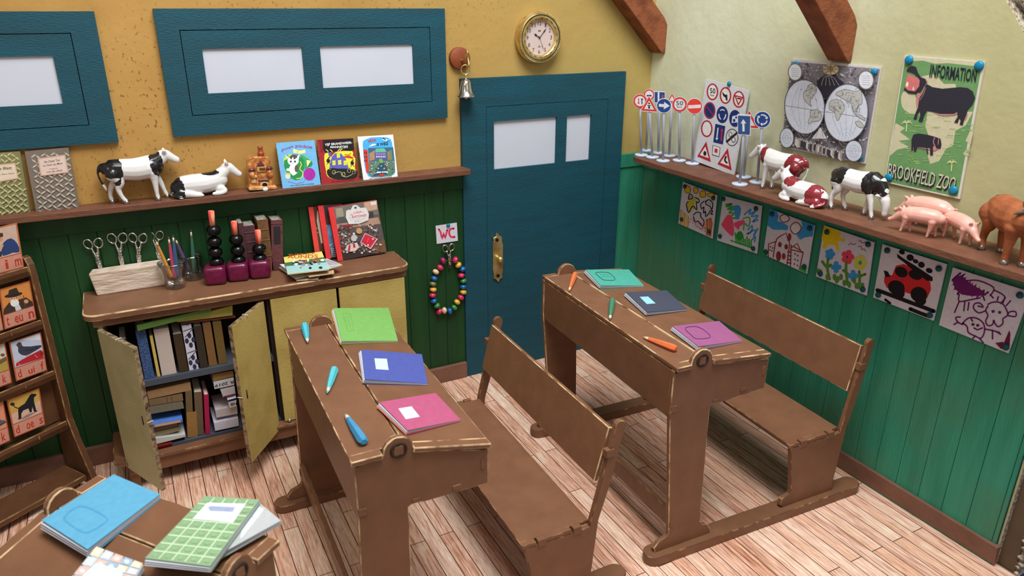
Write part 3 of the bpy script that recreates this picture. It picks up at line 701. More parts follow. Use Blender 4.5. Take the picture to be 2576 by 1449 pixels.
# ================================================================ notebooks and pencils on the desks
K6, K3, K5, K7 = (640, 700, 3.621), (700, 740, 2.043), (1320, 620, 3.294), (0, 1100, 3.389)
DK = (40, 60, 60)
def rr_label(pts, col, w):
    return lambda a: a.stroke(pts, w, col, 4, True)
notebook('light green exercise book on the near desk lid, furthest from the viewer', lid1, [(722, 272), (1222, 268), (1308, 568), (795, 572)], K6, (140, 214, 96),
         lambda a: (a.stroke([(803, 320), (872, 320), (910, 480), (848, 480)], 3, (96, 156, 62), 0, True), a.stroke([(822, 340), (850, 460)], 2, (96, 156, 62)), a.stroke([(845, 340), (876, 460)], 2, (96, 156, 62))), 'exercise books on the desks', back=(240, 170, 70))
notebook('blue cloth exercise book with a square white label, middle of the near desk', lid1, [(428, 285), (738, 308), (768, 460), (445, 437)], K3, (72, 92, 196),
         lambda a: a.poly([(494, 330), (558, 332), (567, 390), (502, 386)], (196, 214, 236)), 'exercise books on the desks')
notebook('pink exercise book with a white label at the near end of the middle desk', lid1, [(520, 555), (808, 507), (938, 645), (665, 700)], K3, (216, 84, 138),
         lambda a: a.poly([(617, 588), (685, 577), (727, 630), (655, 643)], (206, 226, 240)), 'exercise books on the desks', back=(240, 130, 100))
notebook('turquoise exercise book with a black outlined label on the right desk', lid2, [(505, 192), (862, 190), (988, 322), (630, 322)], K5, (70, 204, 178),
         lambda a: (a.stroke([(600, 215), (680, 215), (712, 228), (745, 262), (740, 280), (665, 280), (640, 270), (590, 228)], 5, (20, 80, 84), 2, True), a.stroke([(625, 232), (700, 238)], 2, (40, 130, 130)), a.stroke([(640, 248), (715, 254)], 2, (40, 130, 130))), 'exercise books on the desks')
notebook('navy cloth exercise book with a pale blue label on the right desk', lid2, [(838, 378), (1175, 363), (1350, 520), (1015, 543)], K5, (52, 62, 92),
         lambda a: a.poly([(952, 418), (1022, 415), (1085, 472), (1012, 478)], (150, 206, 220)), 'exercise books on the desks')
notebook('mauve exercise book with a black outlined label on the right desk', lid2, [(1225, 660), (1610, 617), (1805, 780), (1440, 828)], K5, (184, 88, 152),
         lambda a: a.stroke([(1345, 670), (1420, 664), (1480, 690), (1535, 738), (1520, 760), (1425, 766), (1390, 745), (1332, 690)], 6, (78, 36, 84), 2, True), 'exercise books on the desks')
tp3 = (V(lid3[0])+V((0, 0, 0)), V((0, 0, 1)))
notebook('large bright blue booklet with a rounded grey outline on the blurred corner desk', tp3, [(355, 705), (970, 315), (1365, 485), (745, 955)], K7, (98, 196, 240),
         lambda a: a.stroke([(560, 670), (650, 598), (750, 600), (900, 680), (905, 720), (780, 800), (700, 806), (560, 715)], 16, (74, 150, 190), 3, True), 'booklets on the corner desk', lift=.036, base=.022)
def gpat(a):
    c2 = (196, 222, 180); bl = V((1235, 1030)); br = V((1790, 1100)); tr = V((2215, 530)); tl = V((1745, 500))
    P = lambda u, v: tuple(bl*(1-u)*(1-v)+br*u*(1-v)+tr*u*v+tl*(1-u)*v)
    for i in range(1, 8): a.stroke([P(.02, i/8), P(.98, i/8)], 9, c2, 0)
    for i in range(1, 5): a.stroke([P(i/5, .02), P(i/5, .98)], 8, c2, 0)
    for i in range(5):
        for j in range(8): a.ell(*P((i+.5)/5, (j+.5)/8), 24, 15, (132, 172, 122))
    a.poly([(1640, 700), (1770, 560), (2100, 570), (1985, 735)], (216, 222, 228)); a.poly([(1775, 600), (1800, 590), (2005, 600), (1985, 640), (1790, 632)], (150, 160, 190)); a.stroke([(1690, 705), (1960, 722)], 6, (186, 190, 200), 0)
def mpat(a):
    a.poly([(2080, 650), (2210, 590), (2370, 700), (2200, 800), (2050, 860)], (214, 226, 240)); a.stroke([(2230, 590), (2370, 700)], 16, (196, 190, 170), 0); a.stroke([(2120, 660), (2200, 720), (2140, 800)], 8, (170, 190, 200))
notebook('white booklet with a faint map under the green patterned one', tp3, [(1830, 620), (2215, 560), (2395, 710), (1850, 1010)], K7, (216, 222, 222), mpat, 'booklets on the corner desk', lift=.042, base=.038, low0=.024)
notebook('grey booklet at the bottom of the pile on the corner desk', tp3, [(1500, 800), (1840, 780), (1840, 1070), (1320, 1060)], K7, (176, 178, 190), None, 'booklets on the corner desk', lift=.02, base=.018)
def ppat(a):
    cs = [(214, 180, 170), (150, 178, 206), (222, 208, 180), (196, 206, 222)]
    bl = V((350, 1500)); br = V((1000, 1450)); tr = V((1225, 1078)); tl = V((820, 925))
    P = lambda u, v: tuple(bl*(1-u)*(1-v)+br*u*(1-v)+tr*u*v+tl*(1-u)*v)
    for i in range(5):
        for j in range(7):
            q = [P((i+.06)/5, (j+.06)/7), P((i+.94)/5, (j+.06)/7), P((i+.94)/5, (j+.94)/7), P((i+.06)/5, (j+.94)/7)]; a.poly(q, cs[(i+j*3) % 4]); a.ell(*P((i+.5)/5, (j+.5)/7), 20, 15, (240, 240, 236))
    a.poly([(640, 1250), (820, 1080), (1060, 1140), (900, 1330)], (232, 240, 246)); a.stroke([(700, 1220), (830, 1100), (1030, 1150)], 8, (160, 190, 214), 0)
notebook('pastel checked booklet cut off by the bottom edge of the photo', tp3, [(825, 962), (1225, 1090), (1000, 1450), (350, 1500)], K7, (216, 214, 212), ppat, 'booklets on the corner desk', lift=.03, base=.02)
notebook('green patterned booklet with a white title label on top of the corner desk pile', tp3, [(1235, 1030), (1745, 500), (2215, 530), (1790, 1100)], K7, (160, 196, 148), gpat, 'booklets on the corner desk', lift=.068, base=.062, low0=.046)
def on_strip(s, x, y, r=.014): return on_plane(x, y, s[0]+V((0, 0, r)), (0, 0, 1))
for st, (x0, y0, x1, y1), col, lab, rr_ in (
    (strip1, (766, 816, 774, 862), (64, 200, 220), 'small turquoise pencil at the far end of the middle desk', .019),
    (strip1, (842, 927, 823, 989), (78, 204, 214), 'turquoise pencil lying in the middle of the pencil board', .019),
    (strip1, (916, 1112, 868, 1041), (40, 150, 200), 'large blue pencil at the near end of the middle desk', .021),
    (strip2, (1447, 688, 1431, 733), (240, 118, 40), 'orange pencil at the far end of the right desk', .017),
    (strip2, (1541, 754, 1534, 805), (52, 128, 88), 'dark green pencil on the pencil board of the right desk', .018),
    (strip2, (1701, 878, 1617, 847), (240, 110, 36), 'long orange pencil near the close end of the right desk', .018)):
    pencil(lab, on_strip(st, x0, y0, rr_*1.02), on_strip(st, x1, y1, rr_*.6), rr_, col, 'loose pencils on the desks')

# ================================================================ things on the cupboard
WOODB = mat('weathered_block', (220, 202, 184), rough=.85, rgb2=(190, 168, 148), vs=8, bump=.5, bs=30, stretch=(1, 1, 6))
p = on_z(238, 746, WT); q = on_z(425, 717, WT); dx = (q-p).normalized(); dy = V((-dx.y, dx.x, 0)); zt = on_y(230, 689, p.y).z-WT
L = (q-p).length; b = B(Matrix.Translation(p) @ Matrix(((dx.x, dy.x, 0, 0), (dx.y, dy.y, 0, 0), (0, 0, 1, 0), (0, 0, 0, 1))))
b.hexa([(.012, 0, 0), (L, 0, 0), (L, .10, 0), (.03, .10, 0), (-.008, .006, zt), (L, .004, zt), (L, .105, zt-.004), (.01, .105, zt-.006)], WOODB)
blk = tag(b.build('scissor_block', bevel=.008), 'rough pale wooden block holding four silver scissors on the cupboard', 'block')
def scissors(base, tilt, h, label, group, spread=.5, name='scissors', yaw=0., flip=1):
    r = thing(name, base, label, 'scissors', group)
    M = Matrix.Translation(base) @ Matrix.Rotation(yaw, 4, 'Z') @ Matrix.Rotation(tilt, 4, 'Y') @ Matrix.Scale(h/.2*flip, 4)
    b = B(M); b.hexa([(-.009, -.004, -.0), (.009, -.004, -.0), (.009, .004, -.0), (-.009, .004, -.0), (-.013, -.004, .06), (.013, -.004, .06), (.013, .004, .06), (-.013, .004, .06)], SILVER)
    b.ring((0, -.006, .035), (0, 1, 0), .0075, .003, SILVER, 12); b.ball((0, -.006, .06), .006, SILVER, 8); b.build('blades', r, bevel=.001)
    for sg in (-1, 1):
        b = B(M)
        b.tube(smooth_path([(-sg*.005, .003*sg, .055), (sg*.003, .004*sg, .085), (sg*.009, .003*sg, .105), (sg*.015, .0, .13)], 4), [.0095, .0095, .0092, .009, .0088, .0084, .008, .0074, .0068, .0064, .006, .0056, .005][:13], SILVER, 8)
        for z in (.07, .085, .1): b.ball((sg*.006, -.007, z), .0055, SILVER, 8)
        b.ring((sg*.0255, 0, .156), (0, 1, 0), .0205, .0045, SILVER, 20, 1.3, (sg*.3, 0, 1)); b.build('handle', r)
    return r
for (bx_, by_), (tx, ty), lab in (((254, 676), (233, 607), 'leftmost ornate silver scissors stuck in the wooden block'), ((308, 666), (294, 593), 'second from the left silver scissors in the wooden block'),
                           ((350, 661), (346, 592), 'third from the left silver scissors in the wooden block'), ((401, 651), (389, 587), 'rightmost silver scissors in the block, behind the yellow pencil')):
    P = on_z(bx_, by_, WT+zt-.004); T = on_y(tx, ty, P.y); d = T-P
    scissors(P-V((0, 0, .012)), math.atan2(d.x, d.z)*1.0, d.length/.158*.2, lab, 'scissors in the wooden block', yaw=-.25)
GL = bpy.data.materials.new('clear_glass'); GL.use_nodes = True; nt_ = GL.node_tree; nt_.nodes.remove(nt_.nodes['Principled BSDF'])
tr_ = nd(nt_, 'ShaderNodeBsdfTransparent'); tr_.inputs[0].default_value = (.93, .95, .95, 1); gs_ = nd(nt_, 'ShaderNodeBsdfGlossy'); gs_.inputs['Roughness'].default_value = .06
lw_ = nd(nt_, 'ShaderNodeLayerWeight'); lw_.inputs['Blend'].default_value = .42; mx_ = nd(nt_, 'ShaderNodeMixShader')
nt_.links.new(lw_.outputs['Facing'], mx_.inputs[0]); nt_.links.new(tr_.outputs[0], mx_.inputs[1]); nt_.links.new(gs_.outputs[0], mx_.inputs[2]); nt_.links.new(mx_.outputs[0], nt_.nodes['Material Output'].inputs[0])
def tumbler(P, r0, r1, h, lab, facets):
    b = B(); t = .006
    b.lathe(P, (0, 0, 1), [(0, r0*.9), (.003, r0), (h*.35, r0+(r1-r0)*.25), (h*.8, r0+(r1-r0)*.85), (h, r1), (h, r1-t), (h*.8, r0+(r1-r0)*.85-t), (h*.35, r0+(r1-r0)*.25-t), (.018, r0-t), (.016, .001)], GL, 28 if not facets else 12, smooth=not facets, caps=False)
    b.add([P+V((math.cos(a*math.pi/14), math.sin(a*math.pi/14), 0))*r0*.9 for a in range(28)], [tuple(range(28))[::-1]], GL)
    return tag(b.build('drinking_glass'), lab, 'glass')
g1 = on_z(443, 722, WT); g2 = on_z(488, 699, WT)
tumbler(g1, .052, .078, .155, 'small clear flared glass with coloured pencils, front one on the cupboard', False)
tumbler(g2, .062, .068, .150, 'straight clear glass behind the flared one, holding a green pencil', False)
def inglass(g, tip, bot, col, lab, y=None, r=.0135):
    P = g+V((0, 0, .022)); B0 = on_plane(bot[0], bot[1], g, (0, 1, 0)); T = on_plane(tip[0], tip[1], g+V((0, y or 0, 0)), (0, 1, 0)); B0.z = max(B0.z, WT+.03)
    pencil(lab, B0, T, r, col, 'pencils in the glasses', tipf=.16)
inglass(g1, (391, 603), (431, 698), (236, 160, 44), 'orange yellow pencil leaning left in the front glass', -.02)
inglass(g1, (424, 596), (440, 700), (212, 40, 96), 'crimson pencil standing in the front glass', .01)
inglass(g1, (435, 591), (446, 696), (30, 92, 150), 'blue pencil standing in the front glass', -.012)
inglass(g2, (441, 600), (474, 680), (104, 44, 128), 'purple pencil leaning left out of the rear glass', .0)
inglass(g2, (480, 577), (490, 690), (28, 104, 72), 'dark green pencil standing in the rear glass', .02)
MAG = mat('magenta_lacquer', (112, 20, 62), rough=.3, spec=.4, rgb2=(92, 14, 50), vs=20, coat=.3)
BLKG = mat('black_gloss_bead', (10, 10, 12), rough=.2, spec=.35, var=0)
REDT = mat('red_tipped_stick', (240, 76, 76), rough=.6, rgb2=(246, 170, 130), vs=20, stretch=(3, 3, .6))
for (cx, cy), beads, (sx, sy0, sy1), lab in (((549, 722), [(536.5, 579.5), (539, 608), (541.5, 634), (545, 659)], (531, 530, 572), 'magenta cube with four stacked black beads and a red tipped stick'),
        ((606, 713), [(593.8, 602), (597.5, 629), (600, 654)], (588, 556, 592), 'magenta cube with three stacked black beads, middle of the three'),
        ((661, 706), [(652, 625.5), (654, 650)], (648, 578, 614), 'magenta cube with only two black beads, nearest the picture books')):
    G = on_z(cx, cy-4, WT); r = thing('bead_stand', G, lab, 'ornament', 'bead stands on the cupboard'); s = .0605
    G = G+V((.0, .055, 0)); b = B(Matrix.Translation(G) @ Matrix.Rotation(-.2, 4, 'Z'))
    b.box((-s, -s, 0), (s, s, .112), MAG); cub = b.build('cube', r, bevel=.026, seg=5)
    for p_ in cub.data.polygons: p_.use_smooth = True
    for bx_, by_ in beads:
        c = on_y(bx_, by_, G.y); b = B(); b.ball(c, .041, BLKG, 24, (1, 1, .82)); b.build('bead', r)
    a = on_y(sx, sy0, G.y); c = on_y(sx+4, sy1, G.y); b = B(); b.lathe(c, a-c, [(0, .015), ((a-c).length*.97, .017), ((a-c).length, .013)], REDT, 14); b.build('red_tipped_stick', r)
# old leather books behind
LB1, LB2, LB3 = mat('aubergine_leather', (84, 52, 56), rough=.5, var=.25, vs=25, bump=.3), mat('tan_leather', (112, 78, 48), rough=.5, var=.25, vs=25, bump=.3), mat('maroon_leather', (104, 58, 60), rough=.5, var=.2, vs=25, bump=.3)
def obook(x0, x1, top, y, cov, lab, lean=0, bands=(), d=.14, dark=None):
    a = on_y(x0, top, y); c = on_y(x1, top, y); h = a.z-WT; t = (c.x-a.x)
    uz = V((math.sin(lean), 0, math.cos(lean))); ux = V((math.cos(lean), 0, -math.sin(lean))); base = a-uz*(h/math.cos(lean)-.0); base.z = WT+max(0, t*math.sin(lean)); h = (a.z-base.z)/math.cos(lean)
    def ex(b, p, ux, uy, uz):
        for z in bands:
            P = p+uz*(z*h)-uy*.003; b.hexa([P, P+ux*t, P+ux*t+uy*.003, P+uy*.003]+[q+uz*.006 for q in (P, P+ux*t, P+ux*t+uy*.003, P+uy*.003)], cov)
        if dark: 
            P = p+uz*(dark[0]*h)-uy*.0012+ux*t*.2; b.hexa([P, P+ux*t*.6, P+ux*t*.6+uy*.001, P+uy*.001]+[q+uz*(dark[1]-dark[0])*h for q in (P, P+ux*t*.6, P+ux*t*.6+uy*.001, P+uy*.001)], mat('dark_title_patch', (50, 40, 44), rough=.6))
    return std_book('old_book', base, ux, (0, 1, 0), uz, t, h, d, cov, lab, 'book', 'old leather books on the cupboard', GREYP, ex)
obook(598, 612, 562, -.165, LB1, 'dark leather book almost hidden behind the beaded sticks', 0, (), .125)
obook(613, 641, 569, -.165, LB1, 'dark aubergine leather book with raised bands, shortest of the old books', 0, (.25, .45, .65, .85), .125)
obook(646, 674, 554, -.165, LB2, 'tallest tan brown leather book behind the bead stands', 0, (.3, .6, .8), .125)
obook(682, 711, 554, -.165, LB3, 'maroon leather book with dark title patch, leaning right', .09, (.92,), .125, (.52, .88))
# leaflets
def leaflet(quad, k, z, col, lab, fn=None, t=.006):
    b = B(); P = V((0, 0, z)); a = Art(b, P, (0, 0, 1), *k); sheet(b, a, quad, t, flat(col), PAGES)
    if fn: fn(a)
    return tag(b.build('leaflet'), lab, 'leaflet', 'leaflets piled on the cupboard')
K8 = (700, 480, 5.573)
leaflet([(200, 1040), (640, 1010), (560, 1230), (255, 1255)], K8, WT+.012, (190, 160, 120), 'lowest tan leaflet of the pile beside the red spined books')
leaflet([(10, 1070), (500, 1040), (700, 1120), (240, 1230)], K8, WT+.024, (210, 214, 214), 'white leaflet sticking out left under the pile')
leaflet([(330, 1090), (760, 1040), (785, 1150), (430, 1200)], K8, WT+.036, (196, 160, 110), 'brown edged leaflet second from the bottom of the pile')
leaflet([(20, 1030), (420, 1000), (520, 1090), (150, 1130)], K8, WT+.046, (224, 224, 226), 'white leaflet jutting out at the left of the pile')
def l2(a):
    a.poly([(660, 960), (760, 985), (880, 1040), (740, 1075), (680, 1000)], (150, 160, 170)); a.stroke([(700, 1000), (800, 1030)], 12, (210, 150, 170)); a.stroke([(720, 1050), (860, 1040)], 10, (220, 210, 190))
leaflet([(560, 960), (690, 950), (895, 1035), (640, 1110)], K8, WT+.055, (196, 196, 190), 'grey picture leaflet sticking out right under the top one', l2)
def l1(a):
    a.poly([(75, 930), (610, 850), (640, 930), (90, 1010)], (232, 214, 120)); a.poly([(90, 1010), (640, 930), (670, 1000), (105, 1070)], (70, 110, 70))
    a.poly([(105, 1060), (680, 1000), (710, 1098), (130, 1160)], (160, 200, 196)); a.text('AUNDS', [(125, 950), (560, 945), (560, 895), (125, 905)], (196, 84, 30))
    a.text('SUMMER', [(140, 905), (540, 890), (520, 868), (140, 886)], (196, 84, 30))
    rn = random.Random(4)
    for i in range(34): a.ell(200+rn.random()*440, 965+rn.random()*120, 12+rn.random()*22, 8+rn.random()*10, rn.choice([(30, 36, 44), (220, 226, 224), (176, 90, 60), (120, 160, 170), (210, 160, 190)]), 8)
leaflet([(75, 930), (610, 850), (712, 1100), (130, 1165)], K8, WT+.066, (226, 214, 150), 'top comic leaflet with orange lettering and a crowded picture', l1)
# ================================================================ picture books, wall things
K2 = (600, 300, 3.623); KC7 = (680, 320, 7.576); K1 = (0, 0, 2.587); KC8 = (700, 480, 5.573)
def cover_book(name, label, P, n, quad, k, t, face, fn, group=None, cat='book', spine=None, sp_w=0):
    """thin hardback seen from the front: printed front board, page block, back board"""
    n = V(n).normalized()
    if n.dot(CAM-V(P)) < 0: n = -n
    b = B(); a = Art(b, P, n, *k); Q = [a.pt(*q) for q in quad]; c0 = (Q[2]+Q[3])/2-n*t/2
    r = thing(name, c0, label, cat, group)
    slab(b, Q, n, .0035, flat(face) if isinstance(face, tuple) else face, spine)
    b.prism([Q[0]-n*.0035, Q[3]-n*.0035, Q[3]-n*t, Q[0]-n*t], (Q[1]-Q[0]).normalized()*.003, spine or flat(face))
    fn(a); b.build('cover', r)
    e = [(Q[1]-Q[0]).normalized()*.004, (Q[3]-Q[0]).normalized()*.004]
    R_ = [Q[0]+e[0]+e[1], Q[1]-e[0]+e[1], Q[2]-e[0]-e[1], Q[3]+e[0]-e[1]]
    b = B(); slab(b, [q-n*.0036 for q in R_], n, t-.0072, PAGES); b.build('pages', r)
    b = B(); slab(b, [q-n*(t-.0035) for q in Q], n, .0035, spine or flat(face)); b.build('back_board', r)
    return r
WORNW = mat('worn_white_edge', (216, 212, 200), rough=.8, rgb2=(110, 96, 84), vs=60)
def lean_plane(px, py, z, ang, faceyaw=0.):   # plane through the foot of the object on a shelf, leaning back
    P = on_z(px, py, z); return P, V((math.sin(faceyaw)*math.cos(ang), -math.cos(faceyaw)*math.cos(ang), math.sin(ang)))
def ledge_plane(y, ang=.28): return V((0, y, SH+.001)), V((0, -math.cos(ang), math.sin(ang)))
PL = ledge_plane(-.118)
def poes(a):
    a.text('poes', [(215, 480), (440, 395), (440, 350), (215, 420)], (150, 50, 130)); a.text('pinkie', [(480, 400), (800, 430), (800, 350), (480, 320)], (150, 50, 130))
    a.poly([(435, 410), (520, 440), (560, 450), (665, 425), (670, 490), (570, 510), (520, 500), (440, 490)], (236, 232, 150)); a.poly([(500, 440), (560, 470), (500, 500)], (210, 200, 110))
    a.ell(395, 640, 150, 130, (170, 210, 110)); a.ell(620, 620, 130, 90, (110, 180, 170)); a.poly([(260, 640), (560, 560), (780, 640), (790, 740), (640, 800), (600, 960), (480, 1010), (330, 900)], (40, 140, 74), 2)
    a.poly([(560, 520), (640, 540), (690, 600), (690, 790), (640, 800), (650, 640), (600, 570)], (60, 160, 96)); a.poly([(690, 620), (775, 640), (700, 760)], (232, 226, 150))
    a.poly([(285, 510), (345, 545), (320, 600)], (240, 240, 236)); a.poly([(555, 505), (490, 550), (545, 610)], (240, 240, 236)); a.poly([(285, 510), (345, 545), (335, 560)], (50, 40, 40)); a.poly([(555, 505), (480, 545), (500, 560)], (50, 40, 40))
    a.ell(435, 640, 108, 92, (238, 238, 238)); a.poly([(360, 570), (420, 520), (480, 525), (520, 570), (450, 620), (430, 560), (400, 620)], (90, 76, 72))
    a.ell(390, 655, 18, 20, (40, 50, 80)); a.ell(470, 655, 18, 20, (40, 50, 80)); a.poly([(422, 680), (446, 680), (434, 696)], (60, 40, 50)); a.stroke([(434, 696), (434, 708), (418, 712)], 3, (60, 40, 50))
    a.ell(445, 800, 85, 110, (238, 238, 238)); a.ell(500, 790, 38, 70, (96, 84, 82)); a.ell(345, 810, 42, 28, (238, 238, 238)); a.ell(440, 880, 36, 40, (238, 238, 238))
    a.stroke([(570, 660), (590, 720), (560, 800), (620, 860), (590, 960), (500, 980)], 14, (236, 230, 80)); a.ell(335, 930, 50, 60, (214, 214, 190)); a.ell(335, 885, 52, 18, (196, 196, 90))
    a.ell(745, 895, 115, 120, (170, 44, 160)); 
    for q in ((680, 820, 800, 960), (660, 890, 790, 1000), (700, 780, 840, 900), (820, 830, 700, 980)): a.stroke([(q[0], q[1]), ((q[0]+q[2])/2+20, (q[1]+q[3])/2-20), (q[2], q[3])], 4, (130, 24, 120))
    a.stroke([(660, 990), (630, 1050), (560, 1060), (500, 1080), (430, 1060), (340, 1040)], 6, (170, 44, 160)); a.text('EEN GOUDEN BOEKJE', [(380, 1128), (835, 1088), (835, 1068), (380, 1108)], (40, 50, 90))
cover_book('picture_book', 'light blue picture book with a kitten in a basket, leftmost of three on the ledge', *PL, [(105, 300), (840, 245), (962, 1095), (238, 1168)], KC7, .02, (112, 176, 222), poes, 'picture books on the back ledge', spine=WORNW)
def vijf(a):
    a.poly([(925, 250), (1580, 210), (1600, 430), (1500, 470), (1390, 440), (1050, 490), (990, 400)], (26, 22, 24)); a.poly([(940, 250), (1000, 250), (1010, 480), (960, 480)], (130, 30, 40))
    a.text('VIJF BRANDWEER-', [(1040, 370), (1560, 325), (1560, 270), (1040, 310)], (236, 236, 232)); a.text('MANNETJES', [(1145, 412), (1480, 405), (1480, 350), (1145, 360)], (236, 236, 232))
    a.poly([(1040, 500), (1130, 500), (1170, 560), (1250, 470), (1560, 455), (1570, 540), (1620, 600), (1610, 780), (1650, 860), (1600, 960), (1300, 1000), (1100, 950), (1060, 830), (1030, 640)], (224, 218, 60), 2)
    a.poly([(1170, 570), (1230, 500), (1290, 490), (1350, 500), (1380, 540), (1440, 600), (1480, 740), (1500, 800), (1120, 800), (1150, 640)], (92, 92, 176)); a.poly([(1100, 480), (1150, 480), (1165, 560), (1120, 570)], (92, 92, 176))
    for x, y in ((1265, 500), (1180, 640), (1290, 630), (1395, 640)): a.poly([(x, y), (x+60, y-8), (x+64, y+80), (x+4, y+86)], (226, 222, 70)); a.stroke([(x+30, y), (x+32, y+80)], 3, (120, 120, 40), 0); a.stroke([(x, y+40), (x+62, y+34)], 3, (120, 120, 40), 0)
    for p in ([(1180, 470), (1140, 430)], [(1300, 470), (1330, 410)], [(1340, 470), (1370, 410)], [(1100, 470), (1060, 430)]): a.stroke([p[0], (p[0][0]-10, p[0][1]-20), p[1]], 14, (226, 222, 120))
    a.poly([(1400, 550), (1500, 540), (1590, 580), (1570, 600), (1420, 580)], (196, 60, 40)); a.stroke([(1420, 520), (1500, 530), (1530, 495)], 12, (150, 50, 30))
    a.poly([(1075, 830), (1160, 780), (1300, 790), (1480, 790), (1640, 830), (1660, 900), (1600, 980), (1300, 1000), (1120, 950)], (28, 30, 28), 2)
    for x, y, s_ in ((1105, 640, 1.3), (1210, 860, 1), (1390, 900, 1.1), (1500, 830, 1), (1560, 680, 1.2), (1590, 860, .9)):
        a.ell(x, y, 34*s_, 40*s_, (222, 214, 120)); a.ell(x, y, 28*s_, 34*s_, (24, 22, 24)); a.ell(x+10*s_, y-40*s_, 16*s_, 14*s_, (30, 26, 28)); a.ell(x+14*s_, y-30*s_, 9*s_, 8*s_, (226, 190, 150)); a.stroke([(x-10, y+30*s_), (x-30, y+60*s_)], 9, (24, 22, 24)); a.stroke([(x+10, y+30*s_), (x+34, y+56*s_)], 9, (24, 22, 24))
    a.stroke([(1050, 740), (1160, 780)], 5, (226, 200, 80)); a.stroke([(1045, 775), (1150, 810)], 5, (226, 200, 80)); a.stroke([(1200, 880), (1330, 850), (1420, 950), (1560, 900)], 7, (226, 218, 150)); a.text('EEN GOUDEN BOEKJE', [(1165, 1050), (1600, 1020), (1600, 1000), (1165, 1028)], (110, 16, 20))
cover_book('picture_book', 'dark red picture book with a purple burning house, middle of three on the ledge', *PL, [(895, 240), (1575, 208), (1692, 1030), (985, 1092)], KC7, .02, (160, 36, 44), vijf, 'picture books on the back ledge', spine=WORNW)
def wim(a):
    a.poly([(1760, 330), (1790, 250), (1880, 210), (1930, 195), (2180, 190), (2270, 220), (2320, 300), (2375, 760), (2370, 860), (2300, 930), (1930, 955), (1850, 900), (1800, 760)], (70, 170, 226), 2)
    a.poly([(1860, 400), (2340, 380), (2370, 640), (1880, 660)], (60, 100, 130)); a.poly([(1770, 420), (1850, 430), (1900, 900), (1830, 860)], (206, 60, 44))
    for y in (490, 570, 640): a.poly([(1785, y-24), (1800, y-24), (1806, y+20), (1791, y+20)], (60, 30, 40)); a.poly([(1820, y-24), (1836, y-24), (1842, y+20), (1826, y+20)], (60, 30, 40))
    a.poly([(1885, 500), (1985, 440), (1990, 620), (1890, 640)], (170, 130, 100)); a.poly([(2010, 410), (2170, 400), (2215, 470), (1995, 480)], (96, 180, 150)); a.poly([(1998, 480), (2210, 470), (2215, 610), (2005, 630)], (92, 86, 150))
    for x in range(2015, 2200, 32): a.poly([(x, 490), (x+12, 490), (x+12, 530), (x, 530)], (190, 160, 200)); a.poly([(x, 550), (x+18, 548), (x+18, 575), (x, 577)], (220, 220, 236))
    a.poly([(2225, 470), (2310, 430), (2330, 620), (2235, 630)], (110, 130, 90)); a.poly([(2240, 480), (2262, 475), (2270, 620), (2250, 620)], (180, 110, 80))
    a.poly([(1880, 650), (2370, 630), (2376, 860), (2300, 930), (1930, 955), (1870, 880)], (90, 120, 110)); a.poly([(2080, 690), (2200, 680), (2250, 900), (1950, 940)], (40, 80, 100)); a.poly([(2230, 860), (2370, 830), (2300, 920)], (60, 140, 90)); a.poly([(2030, 850), (2230, 840), (2240, 862), (2020, 874)], (226, 232, 236))
    a.poly([(2070, 620), (2110, 590), (2150, 640), (2120, 680), (2080, 670)], (110, 170, 70)); rn = random.Random(2)
    for i in range(60): x = 1880+rn.random()*480; y = 660+rn.random()*240; a.ell(x, y, 6+rn.random()*10, 5+rn.random()*8, rn.choice([(226, 216, 120), (200, 70, 50), (236, 232, 226), (40, 60, 70), (90, 160, 90), (206, 160, 120)]), 7)
    a.poly([(2070, 900), (2160, 890), (2165, 925), (2075, 935)], (200, 50, 40))
    a.poly([(1870, 380), (1930, 330), (1990, 315), (2010, 340), (1940, 360)], (240, 244, 250)); a.text('Wim', [(1860, 302), (2015, 268), (2015, 205), (1860, 240)], (220, 40, 40)); a.text('IS WEG', [(2025, 358), (2240, 338), (2240, 280), (2025, 305)], (30, 50, 90))
    a.poly([(2120, 240), (2190, 225), (2265, 250), (2200, 270)], (236, 240, 244)); a.poly([(2140, 200), (2160, 205), (2210, 250), (2180, 250)], (30, 40, 60)); a.poly([(2220, 250), (2268, 254), (2225, 266)], (30, 40, 60))
    a.text('EEN GOUDEN BOEKJE', [(1885, 992), (2315, 960), (2315, 938), (1885, 970)], (50, 70, 110))
cover_book('picture_book', 'white bordered picture book with a blue town square, rightmost of three on the ledge', *PL, [(1660, 180), (2340, 140), (2430, 945), (1775, 1010)], KC7, .02, (226, 226, 236), wim, 'picture books on the back ledge', spine=WORNW)
